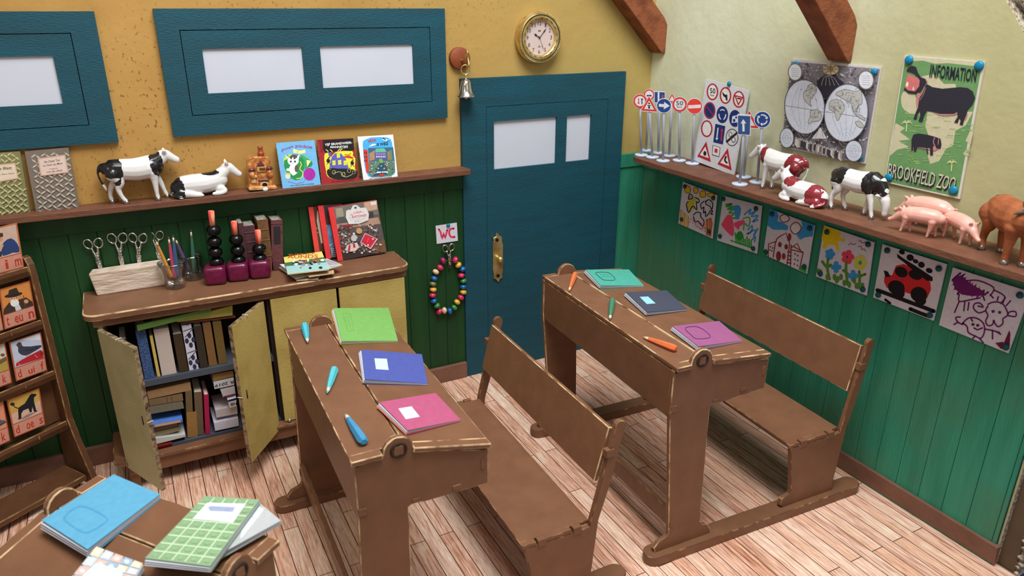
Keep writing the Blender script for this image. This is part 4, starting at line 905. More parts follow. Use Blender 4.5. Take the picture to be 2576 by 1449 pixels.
# patterned old booklets at the far left
PL2 = ledge_plane(-.06, .06)
def woven(seed, c1, c2, lab):
    def f(a):
        rn = random.Random(seed); x0, x1 = (-75, 190) if seed == 1 else (165, 510)
        for j in range(13):
            for i in range(11):
                cx = x0+(x1-x0)*(i+.5)/11+(j*4.8 if seed == 2 else j*3.4); cy = 985+j*33+(0 if i % 2 else 10)-i*3
                if cy < 1003: continue
                if seed == 2:
                    if cx > 455+(cy-985)*.135 or cx < 180+(cy-985)*.16: continue
                    d = 1 if (i+j) % 2 else -1
                else:
                    if cx > 120+(cy-985)*.15: continue
                    d = 1 if (i+j) % 2 else -1
                p = [(cx-13, cy-9*d), (cx+13, cy+9*d)]; a.stroke(p, 13, c2, 0); a.stroke([(p[0][0]+4, p[0][1]+3*d), (p[1][0]-4, p[1][1]-3*d)], 6, c1, 0)
        if seed == 2:
            a.poly([(245, 1030), (425, 1005), (448, 1122), (265, 1145)], (206, 168, 150)); a.poly([(255, 1038), (418, 1014), (438, 1116), (274, 1137)], (220, 196, 182))
            a.text('Van Onzen Tuin', [(285, 1062), (390, 1048), (390, 1032), (285, 1046)], (80, 60, 60)); a.text('en Huis op Maat', [(280, 1088), (408, 1070), (408, 1054), (280, 1072)], (80, 60, 60)); a.text('uitgave', [(320, 1105), (375, 1098), (375, 1090), (320, 1097)], (90, 70, 70)); a.text('vierde deel', [(300, 1125), (405, 1112), (405, 1100), (300, 1114)], (100, 80, 76))
        else:
            a.poly([(-20, 1070), (100, 1058), (122, 1162), (-10, 1185)], (206, 168, 140)); a.poly([(-20, 1078), (94, 1067), (114, 1156), (-10, 1176)], (222, 204, 180)); a.text('uns Blatt', [(-30, 1108), (78, 1100), (78, 1080), (-30, 1092)], (80, 60, 60)); a.text('aus dem haus', [(-25, 1142), (96, 1130), (96, 1120), (-25, 1132)], (100, 80, 76))
    return f
cover_book('old_booklet', 'grey booklet with basket weave pattern and pink title label, on the ledge', *PL2, [(160, 985), (445, 960), (515, 1348), (235, 1378)], K1, .03, (120, 110, 100), woven(2, (206, 196, 180), (150, 138, 124), ''), 'woven pattern booklets', spine=flat((96, 86, 76)))
cover_book('old_booklet', 'olive booklet with leafy pattern, cut off by the left edge of the photo', *PL2, [(-90, 1000), (130, 985), (197, 1385), (-30, 1412)], K1, .03, (128, 124, 84), woven(1, (206, 204, 150), (150, 146, 100), ''), 'woven pattern booklets', spine=flat((110, 104, 76)))

# red-spined square picture books on the cupboard
def cplane(y, ang=.12): P = V((0, y, WT+.001)); return P, V((0, -math.cos(ang), math.sin(ang)))
RS = (226, 60, 60)
def casa(a):
    rn = random.Random(11)
    a.poly([(770, 235), (1375, 130), (1405, 330), (800, 400)], (120, 110, 104)); a.poly([(800, 250), (900, 235), (920, 360), (820, 375)], (160, 150, 130)); a.poly([(1200, 165), (1380, 135), (1390, 260), (1215, 290)], (196, 160, 136)); a.poly([(1290, 160), (1370, 145), (1375, 190), (1300, 205)], (220, 216, 210))
    a.poly([(835, 370), (930, 360), (945, 440), (850, 450)], (84, 84, 86)); a.poly([(1250, 300), (1330, 290), (1340, 370), (1262, 380)], (70, 60, 60)); a.poly([(810, 470), (1000, 440), (1400, 370), (1440, 480), (820, 560)], (176, 140, 120))
    a.poly([(820, 540), (1440, 460), (1515, 850), (890, 975)], (92, 80, 78)); a.poly([(1300, 740), (1490, 690), (1515, 850), (1380, 880)], (120, 84, 60)); a.poly([(890, 860), (1100, 830), (1380, 880), (905, 975)], (60, 48, 46))
    for i in range(230):
        x = 830+rn.random()*600; y = 470+rn.random()*400
        if x > 1480-(850-y)*.2: continue
        a.ell(x, y, 5+rn.random()*17, 4+rn.random()*15, rn.choice([(214, 206, 200), (150, 136, 128), (60, 54, 56), (120, 96, 84), (190, 170, 150), (160, 60, 60), (90, 96, 110)]), 7)
    a.poly([(900, 480), (1010, 465), (1020, 500), (910, 520)], (130, 50, 50)); a.ell(1130, 560, 44, 40, (200, 150, 110)); a.ell(1060, 660, 46, 46, (196, 192, 190)); a.ell(1120, 690, 30, 34, (70, 76, 100))
    a.poly([(1210, 590), (1390, 670), (1290, 815), (1145, 720)], (226, 206, 206)); a.poly([(1215, 600), (1375, 670), (1285, 800), (1155, 715)], (206, 46, 66)); a.ell(1322, 672, 12, 12, (226, 210, 206)); a.ell(1254, 758, 12, 12, (226, 210, 206)); a.stroke([(1260, 660), (1240, 720)], 10, (226, 90, 100), 0)
    a.poly([(930, 830), (960, 760), (1100, 720), (1130, 790), (1080, 840), (1010, 850)], (214, 196, 190)); a.poly([(970, 840), (985, 760), (1010, 755), (1000, 840)], (190, 40, 60)); a.poly([(1050, 800), (1040, 740), (1068, 735), (1080, 790)], (190, 40, 60))
    a.poly([(945, 280), (1010, 265), (1040, 205), (1100, 200), (1150, 240), (1230, 240), (1258, 410), (985, 465)], (222, 218, 216), 2); a.ell(1078, 235, 18, 16, (90, 90, 90))
    a.text('CASA', [(1045, 325), (1165, 305), (1165, 275), (1045, 295)], (206, 50, 80)); a.text('La', [(1010, 345), (1038, 340), (1038, 318), (1010, 322)], (206, 50, 80)); a.text('de', [(1172, 305), (1192, 302), (1192, 290), (1172, 293)], (206, 50, 80)); a.text('RATONES', [(1030, 385), (1232, 355), (1232, 322), (1030, 348)], (206, 50, 80)); a.text('los', [(990, 388), (1020, 384), (1020, 372), (990, 376)], (206, 50, 80)); a.text('SAM Y JULIA EN EL TEATRO', [(1005, 418), (1215, 392), (1215, 382), (1005, 408)], (150, 150, 160)); a.text('KARINA', [(1065, 434), (1165, 420), (1165, 412), (1065, 426)], (110, 110, 130))
    a.poly([(697, 240), (770, 228), (905, 975), (833, 985)], RS)
cover_book('square_picture_book', 'large square picture book with a crowded mouse house scene, front of three', *cplane(-.168), [(697, 240), (1378, 130), (1518, 850), (838, 985)], KC8, .022, (100, 88, 84), casa, 'red spined picture books', spine=flat((180, 30, 40)))
def mid(a):
    a.poly([(660, 400), (740, 440), (800, 700), (760, 900), (700, 760)], (96, 126, 160), 1); a.ell(735, 560, 40, 70, (110, 150, 190)); a.ell(700, 420, 50, 60, (70, 44, 40))
    for i in range(5):
        for j in range(4): a.ell(745+j*18, 810+i*26, 6, 7, (214, 214, 226), 8)
    a.stroke([(700, 780), (760, 740)], 8, (226, 210, 206)); a.poly([(556, 212), (632, 208), (742, 950), (670, 955)], RS)
cover_book('square_picture_book', 'dark square picture book with a wide red spine, middle of the three', *cplane(-.128), [(556, 212), (900, 190), (1010, 925), (670, 955)], KC8, .02, (52, 46, 56), mid, 'red spined picture books', spine=flat((170, 30, 40)))
def bak(a):
    a.poly([(545, 280), (575, 270), (660, 720), (600, 740), (540, 420)], (214, 206, 186), 1); a.stroke([(500, 530), (560, 525)], 5, (214, 206, 196), 0); a.stroke([(505, 590), (565, 585)], 5, (214, 206, 196), 0); a.poly([(420, 230), (488, 226), (580, 850), (512, 860)], (226, 74, 66))
cover_book('square_picture_book', 'brown square picture book with a red spine, rearmost of the three', *cplane(-.088), [(420, 230), (760, 205), (850, 835), (512, 862)], KC8, .02, (88, 56, 46), bak, 'red spined picture books', spine=flat((170, 30, 40)))

# ================================================================ books inside the cupboard
KD4, KD5 = (320, 760, 6.0375), (360, 930, 6.586)
YB = YF+.055
def up_book(x0, x1, yb, yt, k, cov, lab, base, lean=0., y=YB, d=.2, ex=None):
    f = lambda X, Y: on_y(k[0]+X/k[2], k[1]+Y/k[2], y)
    a, c, t_ = f(x0, yb), f(x1, yb), f((x0+x1)/2-(yb-yt)*.16 if lean == 0 else x0, yt); h = (min(t_.z, SZ-.05 if base < SZ-.1 else 9)-base)/math.cos(lean)-(.014 if lean else 0)
    ux = V((math.cos(lean), 0, -math.sin(lean))); uz = V((math.sin(lean), 0, math.cos(lean)))
    return std_book('shelf_book', (a.x, y, base+max(0, (c.x-a.x)*math.sin(lean))+.0005), ux, (0, 1, 0), uz, (c.x-a.x)*.97, h, d, cov, lab, 'book', 'books inside the open cupboard', None, ex)
KNIT = mat('blue_knit_cloth', (58, 84, 132), rough=.9, rgb2=(84, 110, 160), vs=80, bump=1, bs=160)
bz = SZ+.0005
up_book(0, 115, 1180, 560, KD4, flat((70, 52, 46)), 'dark brown book half hidden at the far left of the upper shelf', bz)
up_book(265, 425, 1155, 430, KD4, KNIT, 'thick blue knitted cloth book on the upper shelf', bz)
up_book(452, 502, 1110, 510, KD4, flat((206, 180, 96)), 'very thin yellow book beside the blue knitted one', bz)
up_book(525, 765, 1105, 400, KD4, mat('cream_cover', (200, 184, 176), rough=.6, var=.05), 'thickest book on the upper shelf, plain pinkish white', bz)
up_book(795, 940, 1075, 480, KD4, flat((66, 50, 32)), 'dark brown book between the white one and the flowered one', bz)
def flower(b, p, ux, uy, uz):
    n = -uy; c = mat('navy_flower_ink', (52, 50, 78), rough=.6)
    w = .062
    def q(u, v): return p+ux*u*w+uz*v-uy*.0012
    for v0 in (.05, .19, .33):
        for du, dv in ((0, .03), (0, -.03), (.28, 0), (-.28, 0)):
            b.add([q(.5+du+.17*math.cos(i*math.pi/5), v0+dv+.017*math.sin(i*math.pi/5)) for i in range(10)], [tuple(range(10))], c)
    for v0 in (.11, .25):
        b.add([q(.05, v0), q(.95, v0+.012), q(.95, v0+.016), q(.05, v0+.004)], [(0, 1, 2, 3)], c); b.add([q(.1, v0-.04), q(.95, v0+.01), q(.95, v0+.015), q(.1, v0-.034)], [(0, 1, 2, 3)], c)
up_book(950, 1100, 1070, 350, KD4, flat((206, 206, 220)), 'white book with navy flowers along its spine', bz, ex=flower)
up_book(1115, 1240, 1020, 360, KD4, flat((58, 48, 36)), 'dark olive brown book right of the flowered one', bz)
up_book(1250, 1380, 995, 320, KD4, flat((128, 92, 54)), 'tan brown book with torn white paper at its foot', bz)
up_book(1395, 1530, 950, 305, KD4, flat((112, 88, 44)), 'mustard brown book at the right end of the upper shelf', bz)
def lie(quad, k, cov, lab, y=YB, d=.2, fn=None, name='lying_book', pages=None):
    b = B(); a = Art(b, (0, y, 0), (0, -1, 0), *k); Q = [a.pt(*p) for p in quad]
    b.prism(Q, (0, d, 0), cov if not isinstance(cov, tuple) else flat(cov))
    if pages: a.poly([tuple(V(quad[0])*.0+V(quad[i])*.85+(V(quad[0])+V(quad[2]))/2*.15) for i in range(4)], pages)
    if fn: fn(a)
    return tag(b.build(name), lab, 'book', 'books inside the open cupboard')
lie([(845, 310), (1640, 205), (1645, 235), (850, 330)], KD4, (120, 62, 56), 'thin red brown book lying across the right of the upper row', d=.22)
lie([(740, 285), (1600, 50), (1600, 200), (770, 306)], KD4, (176, 168, 82), 'yellow green folder lying over the upper books', y=YB-.01, d=.2)
lie([(145, 355), (1270, 90), (1285, 160), (160, 440)], KD4, (92, 122, 58), 'green folder lying tilted above the blue knitted book', y=YB-.035, d=.02)
def two(a):
    a.stroke([(390, 450), (405, 540)], 8, (70, 52, 34), 0); a.stroke([(465, 430), (480, 525)], 8, (70, 52, 34), 0)
lie([(65, 370), (780, 205), (800, 340), (90, 490)], KD5, (156, 122, 84), 'tan book lying on top of the left pile on the lower shelf')
lie([(92, 502), (650, 400), (668, 510), (108, 600)], KD5, (124, 100, 72), 'brown book with two bands, second in the left pile', fn=two)
lie([(108, 612), (655, 525), (680, 640), (128, 735)], KD5, (116, 110, 92), 'glossy grey olive book, third in the left pile')
lie([(150, 915), (655, 825), (660, 865), (160, 965)], KD5, (78, 120, 196), 'bright blue covered book jutting out of the left pile', y=YB-.03, d=.22, pages=(206, 160, 130))
lie([(150, 975), (560, 885), (580, 935), (165, 1040)], KD5, (116, 96, 74), 'brown paper booklet under the blue book', y=YB)
lie([(170, 1045), (585, 950), (600, 1010), (180, 1130)], KD5, (150, 140, 112), 'pair of folded tan papers low in the left pile', y=YB)
lie([(180, 1140), (700, 1075), (705, 1110), (190, 1240)], KD5, (196, 196, 190), 'white paged book near the bottom of the left pile', y=YB-.02, d=.2)
lie([(195, 1250), (480, 1205), (485, 1270), (210, 1335)], KD5, (132, 40, 36), 'dark red book at the very bottom of the left pile', y=YB-.02, d=.2)
fl = .2225
def half(b, p, ux, uy, uz): b.hexa([p-uy*.001, p-uy*.001+ux*.056, p+ux*.056, p, p-uy*.001+uz*.17, p-uy*.001+ux*.056+uz*.17, p+ux*.056+uz*.17, p+uz*.17], flat((150, 112, 62)))
up_book(735, 850, 1108, 325, KD5, flat((106, 88, 60)), 'brown and tan book leaning in the middle of the lower shelf', fl, lean=.1, y=YB, ex=half)
up_book(880, 1018, 1100, 345, KD5, flat((104, 86, 66)), 'plain brown book leaning between the two tone and crimson ones', fl, lean=.1, y=YB)
up_book(1042, 1125, 1115, 380, KD5, flat((170, 28, 76)), 'crimson book leaning in the middle of the lower shelf', fl, lean=.1, y=YB-.01)
lie([(1152, 78), (1490, 18), (1500, 110), (1165, 190)], KD5, (150, 118, 72), 'torn tan book on top of the right pile')
lie([(1165, 205), (1500, 130), (1510, 250), (1185, 322)], KD5, (214, 214, 220), 'white book reading R 2019 upside down', fn=lambda a: a.text('R 2019', [(1500, 170), (1190, 248), (1190, 300), (1500, 222)][0:4] and [(1500, 175), (1190, 245), (1190, 300), (1500, 225)], (24, 24, 28)))
lie([(1280, 335), (1515, 280), (1530, 400), (1325, 455)], KD5, (206, 200, 206), 'white and red book in the upper part of the right pile', fn=lambda a: a.poly([(1335, 440), (1520, 395), (1528, 410), (1340, 456)], (150, 30, 50)))
lie([(1400, 505), (1545, 465), (1550, 600), (1435, 632)], KD5, (222, 222, 226), 'white book with upside down letters and a navy top', y=YB-.02, d=.2, fn=lambda a: (a.text('HB', [(1560, 500), (1445, 555), (1445, 605), (1560, 555)][0:4] and [(1550, 535), (1445, 555), (1445, 605), (1550, 585)], (24, 24, 28)), a.poly([(1400, 505), (1545, 465), (1546, 500), (1408, 535)], (40, 40, 110))))
lie([(1195, 675), (1555, 600), (1565, 730), (1215, 797)], KD5, (196, 186, 190), 'pinkish white book in the middle of the right pile')
lie([(1172, 885), (1575, 800), (1585, 930), (1195, 1015)], KD5, (206, 206, 222), 'thick white book with a teal cover at the foot of the right pile', y=YB-.015, d=.21)
# ================================================================ clock, bell, WC sign, beads
KC1 = (1100, 0, 5.572)
CK = (0, -.075, 0)
a0 = Art(B(), CK, (0, -1, 0), *KC1); cc = a0.pt(1455, 530); Rx = (a0.pt(1755, 530)-a0.pt(1150, 530)).length/2; Rz = (a0.pt(1455, 150)-a0.pt(1455, 905)).length/2; R_ = (Rx+Rz)/2
r = thing('wall_clock', V((cc.x, -.04, cc.z-R_)), 'round gold rimmed clock with a pinkish dial hanging above the door', 'clock')
b = B(); ctr = V((cc.x, 0, cc.z)); b.lathe(ctr, (0, -1, 0), [(.0, R_*.9), (.01, R_*.97), (.035, R_*1.0), (.055, R_*.99), (.07, R_*.93), (.078, R_*.89), (.074, R_*.86), (.073, R_*.84), (.078, R_*.80), (.075, R_*.70), (.066, R_*.665), (.05, R_*.65)], GOLD, 48, caps=False)
for i in range(90):
    t = 2*math.pi*i/90; b.ball(ctr+V((math.cos(t)*R_*.945, -.072, math.sin(t)*R_*.945)), R_*.028, GOLD, 6)
b.build('gold_rim', r)
b = B()
for i in range(18):
    t = 2*math.pi*(i+.5)/18; o = ctr+V((math.cos(t)*R_*.755, -.0765, math.sin(t)*R_*.755)); tt = V((-math.sin(t), 0, math.cos(t))); rr = V((math.cos(t), 0, math.sin(t)))
    b.add([o+tt*math.cos(q*math.pi/5)*R_*.075+rr*math.sin(q*math.pi/5)*R_*.034 for q in range(10)], [tuple(range(10))], BLACKG)
b.ring(ctr+V((0, -.0745, 0)), (0, 1, 0), R_*.855, .0025, BLACKG, 48); b.build('rim_openings', r)
b = B(); b.lathe(ctr+V((0, -.048, 0)), (0, -1, 0), [(0, R_*.66), (.004, R_*.66)], mat('clock_dial', (206, 186, 180), rough=.5, var=.04), 48, smooth=False); a = Art(b, (0, -.0525, 0), (0, -1, 0), *KC1)
def cp(h, q): t = math.radians(90-h*30); w = ctr+V((math.cos(t)*R_*q, 0, math.sin(t)*R_*q)); return w
def flat_at(b, w, y, pts, m): b.add([V((w.x+u, y, w.z+v)) for u, v in pts], [tuple(range(len(pts)))], m)
INK = mat('dial_ink', (74, 50, 44), rough=.6)
for h in range(1, 13):
    w = cp(h, .54); vs, fs = glyphs(str(h), False); sw = R_*(.055 if h in (1,) else .09 if h < 10 else .15); sh = R_*.15
    b.add([V((w.x+(u-.5)*sw, -.0528, w.z+(v-.5)*sh)) for u, v in vs], [f if True else f for f in fs], INK)
for i in range(3): w = ctr+V((0, 0, R_*(.27-.02*i))); flat_at(b, w, -.0528, [(-R_*.06, 0), (R_*.06, 0), (R_*.06, R_*.012), (-R_*.06, R_*.012)], INK)
w = ctr-V((0, 0, R_*.36)); flat_at(b, w, -.0528, [(-R_*.08, 0), (R_*.08, 0), (R_*.02, R_*.02), (0, R_*.1), (-R_*.02, R_*.02)], INK)
b.build('dial', r)
for nm, h, L, wd_ in (('hour_hand', 10.05, .30, .020), ('minute_hand', 1.35, .47, .013), ('second_hand', 5.25, .52, .005)):
    t = math.radians(90-h*30); d = V((math.cos(t), 0, math.sin(t))); n = V((-d.z, 0, d.x)); o = ctr+V((0, -.056, 0)); L *= R_; wd_ *= R_*1.6
    pts = [o-d*L*.12-n*wd_*.5, o-n*wd_*.5, o+d*L*.5-n*wd_*.4, o+d*L*.68-n*wd_*1.1, o+d*L, o+d*L*.68+n*wd_*1.1, o+d*L*.5+n*wd_*.4, o+n*wd_*.5, o-d*L*.12+n*wd_*.5]
    b = B(); b.prism(pts, (0, -.0015, 0), BLACKG); b.build(nm, r)
# bell on its hook
c = on_plane(1100+325/5.572, 820/5.572, (0, -.03, 0), (0, 1, 0)); RB = .07
r = thing('bell_hook', V((c.x, 0, c.z-RB)), 'round red brown wooden wall disc with a brass hook left of the door top', 'hook')
b = B(); b.lathe(V((c.x, 0, c.z)), (0, -1, 0), [(0, RB), (.028, RB), (.034, RB*.93), (.035, .001)], mat('red_wood_disc', (140, 72, 42), rough=.55, var=.2, vs=12), 36); b.build('wooden_disc', r)
b = B(); pts = smooth_path([c+V((.006, -.0, -.012)), c+V((.006, -.05, -.004)), c+V((.014, -.075, .03)), c+V((.018, -.07, .05)), c+V((.02, -.055, .04)), c+V((.024, -.07, -.01)), c+V((.02, -.085, -.035)), c+V((.012, -.075, -.045))], 5)
b.tube(pts, .0075, GOLD, 10); b.build('brass_hook', r)
tb = on_plane(1100+385/5.572, 1035/5.572, (0, -.085, 0), (0, 1, 0)); bb_ = on_plane(1100+425/5.572, 1355/5.572, (0, -.085, 0), (0, 1, 0)); hb = tb.z-bb_.z
r = thing('bell', V((tb.x+.01, -.085, bb_.z)), 'small shiny silver bell hanging on a brass ring beside the door top', 'bell')
o = V((tb.x+.008, -.085, bb_.z)); S_ = hb
b = B(); b.lathe(o, (0, 0, 1), [(0, S_*.42), (S_*.04, S_*.425), (S_*.08, S_*.40), (S_*.12, S_*.36), (S_*.3, S_*.29), (S_*.5, S_*.25), (S_*.65, S_*.22), (S_*.74, S_*.15), (S_*.77, S_*.06), (S_*.80, S_*.045), (S_*.85, S_*.03), (S_*.98, S_*.05), (S_*1.0, .001)], SILVER, 32); b.lathe(o, (0, 0, 1), [(.001, S_*.40), (S_*.3, S_*.27), (S_*.6, .01)], SILVER, 32, caps=False); b.build('bell_body', r)
b = B(); b.tube([o+V((0, 0, S_*.6)), o+V((0, 0, .01))], .003, SILVER, 6); b.ball(o+V((0, 0, -.004)), .012, SILVER, 12); b.build('clapper', r)
rc = o+V((-.002, .0, S_*1.0+.026)); b = B(); b.ring(rc, (.25, 1, 0), .029, .0035, GOLD, 28); b.build('brass_ring', r)
# WC sign
KC4 = (1040, 540, 5.178)
def paper(name, label, cat, P, n, quad, k, face, fn, t=.004, group=None, pin=None, pinm=None, side=None, pr=.016):
    b = B(); a = Art(b, P, n, *k); Q = [a.pt(*q) for q in quad]
    r = thing(name, min(Q, key=lambda q: q.z).lerp(max(Q, key=lambda q: q.z), 0)*1.0, label, cat, group)
    b.prism(Q, -a.n*t, flat(face), side); fn(a); b.build('sheet', r)
    if pin: pins(r, a, pin, pinm or PIN, pr)
    return r
paper('wc_sign', 'small white card with pink handwritten WC, pinned left of the door', 'sign', (0, -.024, 0), (0, -1, 0), [(290, 148), (565, 106), (580, 340), (305, 382)], KC4, (214, 210, 220),
      lambda a: (a.stroke([(330, 190), (355, 230), (375, 315), (395, 235), (410, 310), (440, 200)], 24, (216, 60, 96), 2), a.stroke([(525, 180), (480, 190), (465, 240), (490, 290), (535, 290)], 26, (216, 60, 96), 3)), pin=[(450, 135)], pinm=PIN, pr=.014)
# scissors hanging there and the bead string over them
sc0 = on_plane(1040+475/5.178, 540+690/5.178, (0, -.04, 0), (0, 1, 0)); sc1 = on_plane(1040+450/5.178, 540+400/5.178, (0, -.04, 0), (0, 1, 0))
scissors(sc0, -.04, (sc1.z-sc0.z)/.158*.2*.9, 'silver scissors hanging on the green boards under the WC card', None, name='hanging_scissors')
BC = {'p': (206, 40, 92), 'm': (160, 26, 96), 'y': (222, 170, 60), 'b': (16, 92, 160), 'g': (50, 130, 66), 'n': (226, 190, 150), 'o': (110, 116, 70)}
beads = [(385, 600, 'm'), (350, 688, 'p'), (292, 745, 'n'), (272, 830, 'b'), (256, 900, 'o'), (258, 975, 'y'), (250, 1048, 'p'), (264, 1122, 'b'), (305, 1185, 'g'), (335, 1262, 'p'), (402, 1248, 'n'), (472, 1255, 'b'), (533, 1210, 'g'), (570, 1138, 'y'), (620, 1078, 'p'), (650, 1008, 'y'), (648, 938, 'b'), (650, 862, 'g'), (624, 790, 'p'), (640, 708, 'b'), (585, 655, 'y'), (545, 590, 'p')]
P3 = [on_plane(1040+x/5.178, 540+y/5.178, (0, -.046, 0), (0, 1, 0)) for x, y, c in beads]
r = thing('bead_string', V((P3[10].x, -.03, P3[10].z-.03)), 'loop of colourful wooden beads hanging left of the door under the WC card', 'bead string')
for i, (x, y, c) in enumerate(beads):
    t = (P3[(i+1) % 22]-P3[i-1]).normalized(); q = t.to_track_quat('Z', 'Y').to_matrix(); b = B()
    m = mat('bead_'+c, BC[c], rough=.25, spec=.5, var=.08, vs=20, coat=.3); b.ball(P3[i], .0245, m, 20, (1, 1, .74), q); b.build('bead', r)
b = B(); b.tube(P3, .0025, mat('bead_thread', (60, 60, 60)), 6, True); b.build('thread', r)

# ================================================================ road signs and sign chart
K7_ = (1560, 180, 3.292)
GREYPL = mat('grey_plastic', (158, 160, 174), rough=.45, var=.05); WB = mat('pale_plastic_base', (196, 208, 226), rough=.45, var=.04)
RD, BU, WHT, BK = (206, 56, 52), (34, 66, 132), (214, 214, 218), (36, 32, 34)
def road_sign(label, base, kind, cx, cy, s, fn=None, s2=None):
    P = on_plane(1560+base[0]/3.292, 180+base[1]/3.292, (0, 0, SH+.008), (0, 0, 1)); P.z = SH
    P.x = min(P.x, -.058)
    r = thing('road_sign', P, label, 'road sign', 'toy road signs on the right ledge')
    b = B(); b.lathe(P, (0, 0, 1), [(0, .047), (.011, .048), (.014, .046), (.0145, .001)], WB, 28); b.build('base', r)
    n = V((CAM.x-P.x, CAM.y-P.y, 0)).normalized(); Pf = P+n*.008
    b = B(); a = Art(b, Pf, n, *K7_, step=.0009); c = a.pt(cx, cy)
    pb2 = B(); pb2.tube([P+V((0, 0, .012)), c-n*.012], .0085, GREYPL, 10); pb2.build('post', r)
    R = s/3.292; 
    if kind == 'round': pts = [(cx+s*math.cos(i*math.pi/14), cy+s*math.sin(i*math.pi/14)) for i in range(28)]
    elif kind == 'tri': pts = [(cx, cy-s), (cx+s*.92, cy+s*.72), (cx-s*.92, cy+s*.6)]
    else: s2 = s2 or s; pts = [(cx-s, cy-s2), (cx+s, cy-s2+6), (cx+s-4, cy+s2+6), (cx-s, cy+s2)]
    b.prism([a.pt(*p) for p in pts], -n*.010, flat(WHT))
    if fn: fn(a, cx, cy, s)
    b.build('panel', r); return r
def ringred(a, x, y, s): a.ell(x, y, s*.97, s*.97, RD, 28); a.ell(x, y, s*.72, s*.72, WHT, 28)
def tri(a, x, y, s, k=1): a.poly([(x, y-s*.92), (x+s*.84, y+s*.64), (x-s*.84, y+s*.54)], RD); a.poly([(x, y-s*.5), (x+s*.52, y+s*.44), (x-s*.52, y+s*.37)], WHT)
def arrow(a, x0, y0, x1, y1, w, c):
    d = V((x1-x0, y1-y0)); L = d.length; d.normalize(); n = V((-d.y, d.x)); A = V((x0, y0)); E = V((x1, y1)); h = w*2.0
    a.poly([tuple(A-n*w/2), tuple(E-d*h-n*w/2), tuple(E-d*h-n*w*1.3), tuple(E), tuple(E-d*h+n*w*1.3), tuple(E-d*h+n*w/2), tuple(A+n*w/2)], c)
road_sign('blue square road sign almost hidden behind the front row', (215, 652), 'round', 240, 192, 46, lambda a, x, y, s: (ringred(a, x, y, s), a.stroke([(x-15, y+8), (x+15, y+8)], 12, BK, 0)))['label'] = 'red rimmed round road sign mostly hidden behind the triangle sign'
road_sign('blue rectangular road sign with a white and a red arrow, in the rear row', (315, 672), 'rect', 328, 210, 46, lambda a, x, y, s: (a.poly([(x-42, y-42), (x+42, y-38), (x+40, y+48), (x-42, y+44)], BU), a.stroke([(x-10, y-38), (x-10, y+46)], 14, WHT, 0), arrow(a, x+22, y+40, x+24, y-20, 8, RD)), 48)
road_sign('pale road sign with a red edge peeking between arrow and 50 signs', (405, 695), 'tri', 430, 225, 46, lambda a, x, y, s: tri(a, x, y, s))
road_sign('round overtaking road sign with red and black arrows, leftmost of the ledge', (175, 690), 'round', 165, 245, 58, lambda a, x, y, s: (ringred(a, x, y, s), arrow(a, x-12, y-25, x-12, y+28, 8, RD), arrow(a, x+16, y+25, x+16, y-28, 8, BK)))
road_sign('triangular road sign with a black figure, second from the left', (267, 708), 'tri', 240, 280, 80, lambda a, x, y, s: (tri(a, x, y, s), a.ell(x, y-16, 7, 8, BK), a.poly([(x-16, y-2), (x+16, y-2), (x+14, y+4), (x+5, y+5), (x+10, y+26), (x-10, y+26), (x-5, y+5), (x-14, y+4)], BK)))
road_sign('round blue road sign with a white arrow pointing right', (355, 738), 'round', 363, 283, 62, lambda a, x, y, s: (a.ell(x, y, s*.92, s*.92, BU, 28), arrow(a, x-42, y-4, x+48, y+2, 24, WHT)))
def s50(a, x, y, s): ringred(a, x, y, s); a.text('50', [(x-30, y+8), (x+30, y+8), (x+30, y-30), (x-30, y-30)], (80, 78, 84)); a.text('km', [(x-20, y+28), (x+18, y+28), (x+18, y+12), (x-20, y+12)], (80, 78, 84))
road_sign('round road sign reading 50 in the front row', (490, 735), 'round', 493, 273, 63, s50)
road_sign('round red no entry road sign with a white bar', (597, 760), 'round', 616, 287, 66, lambda a, x, y, s: (a.ell(x, y, s*.94, s*.94, (220, 62, 56), 28), a.poly([(x-52, y-8), (x+52, y-14), (x+52, y+14), (x-52, y+20)], (226, 214, 214))))
road_sign('triangular red road sign behind the blue up arrow sign', (1022, 872), 'tri', 1070, 410, 92, lambda a, x, y, s: tri(a, x, y, s))
road_sign('blue rectangular road sign with a white arrow pointing up', (990, 932), 'rect', 1028, 438, 56, lambda a, x, y, s: (a.poly([(x-52, y-74), (x+50, y-68), (x+46, y+86), (x-52, y+80)], (50, 78, 132)), arrow(a, x-6, y+58, x-8, y-44, 18, WHT)), 86)
def rnd_arr(a, x, y, s, c=BU):
    a.ell(x, y, s*.92, s*.92, c, 28)
    for q in range(3):
        t0 = q*2.094+.3; pts = [(x+s*.56*math.cos(t0+j*.26), y+s*.56*math.sin(t0+j*.26)) for j in range(6)]; a.stroke(pts, s*.16, WHT, 0)
        e = t0+1.3; a.poly([(x+s*.78*math.cos(e), y+s*.78*math.sin(e)), (x+s*.34*math.cos(e), y+s*.34*math.sin(e)), (x+s*.56*math.cos(e+.45), y+s*.56*math.sin(e+.45))], WHT)
road_sign('round blue roundabout road sign with three white arrows', (1135, 915), 'round', 1178, 398, 70, rnd_arr)
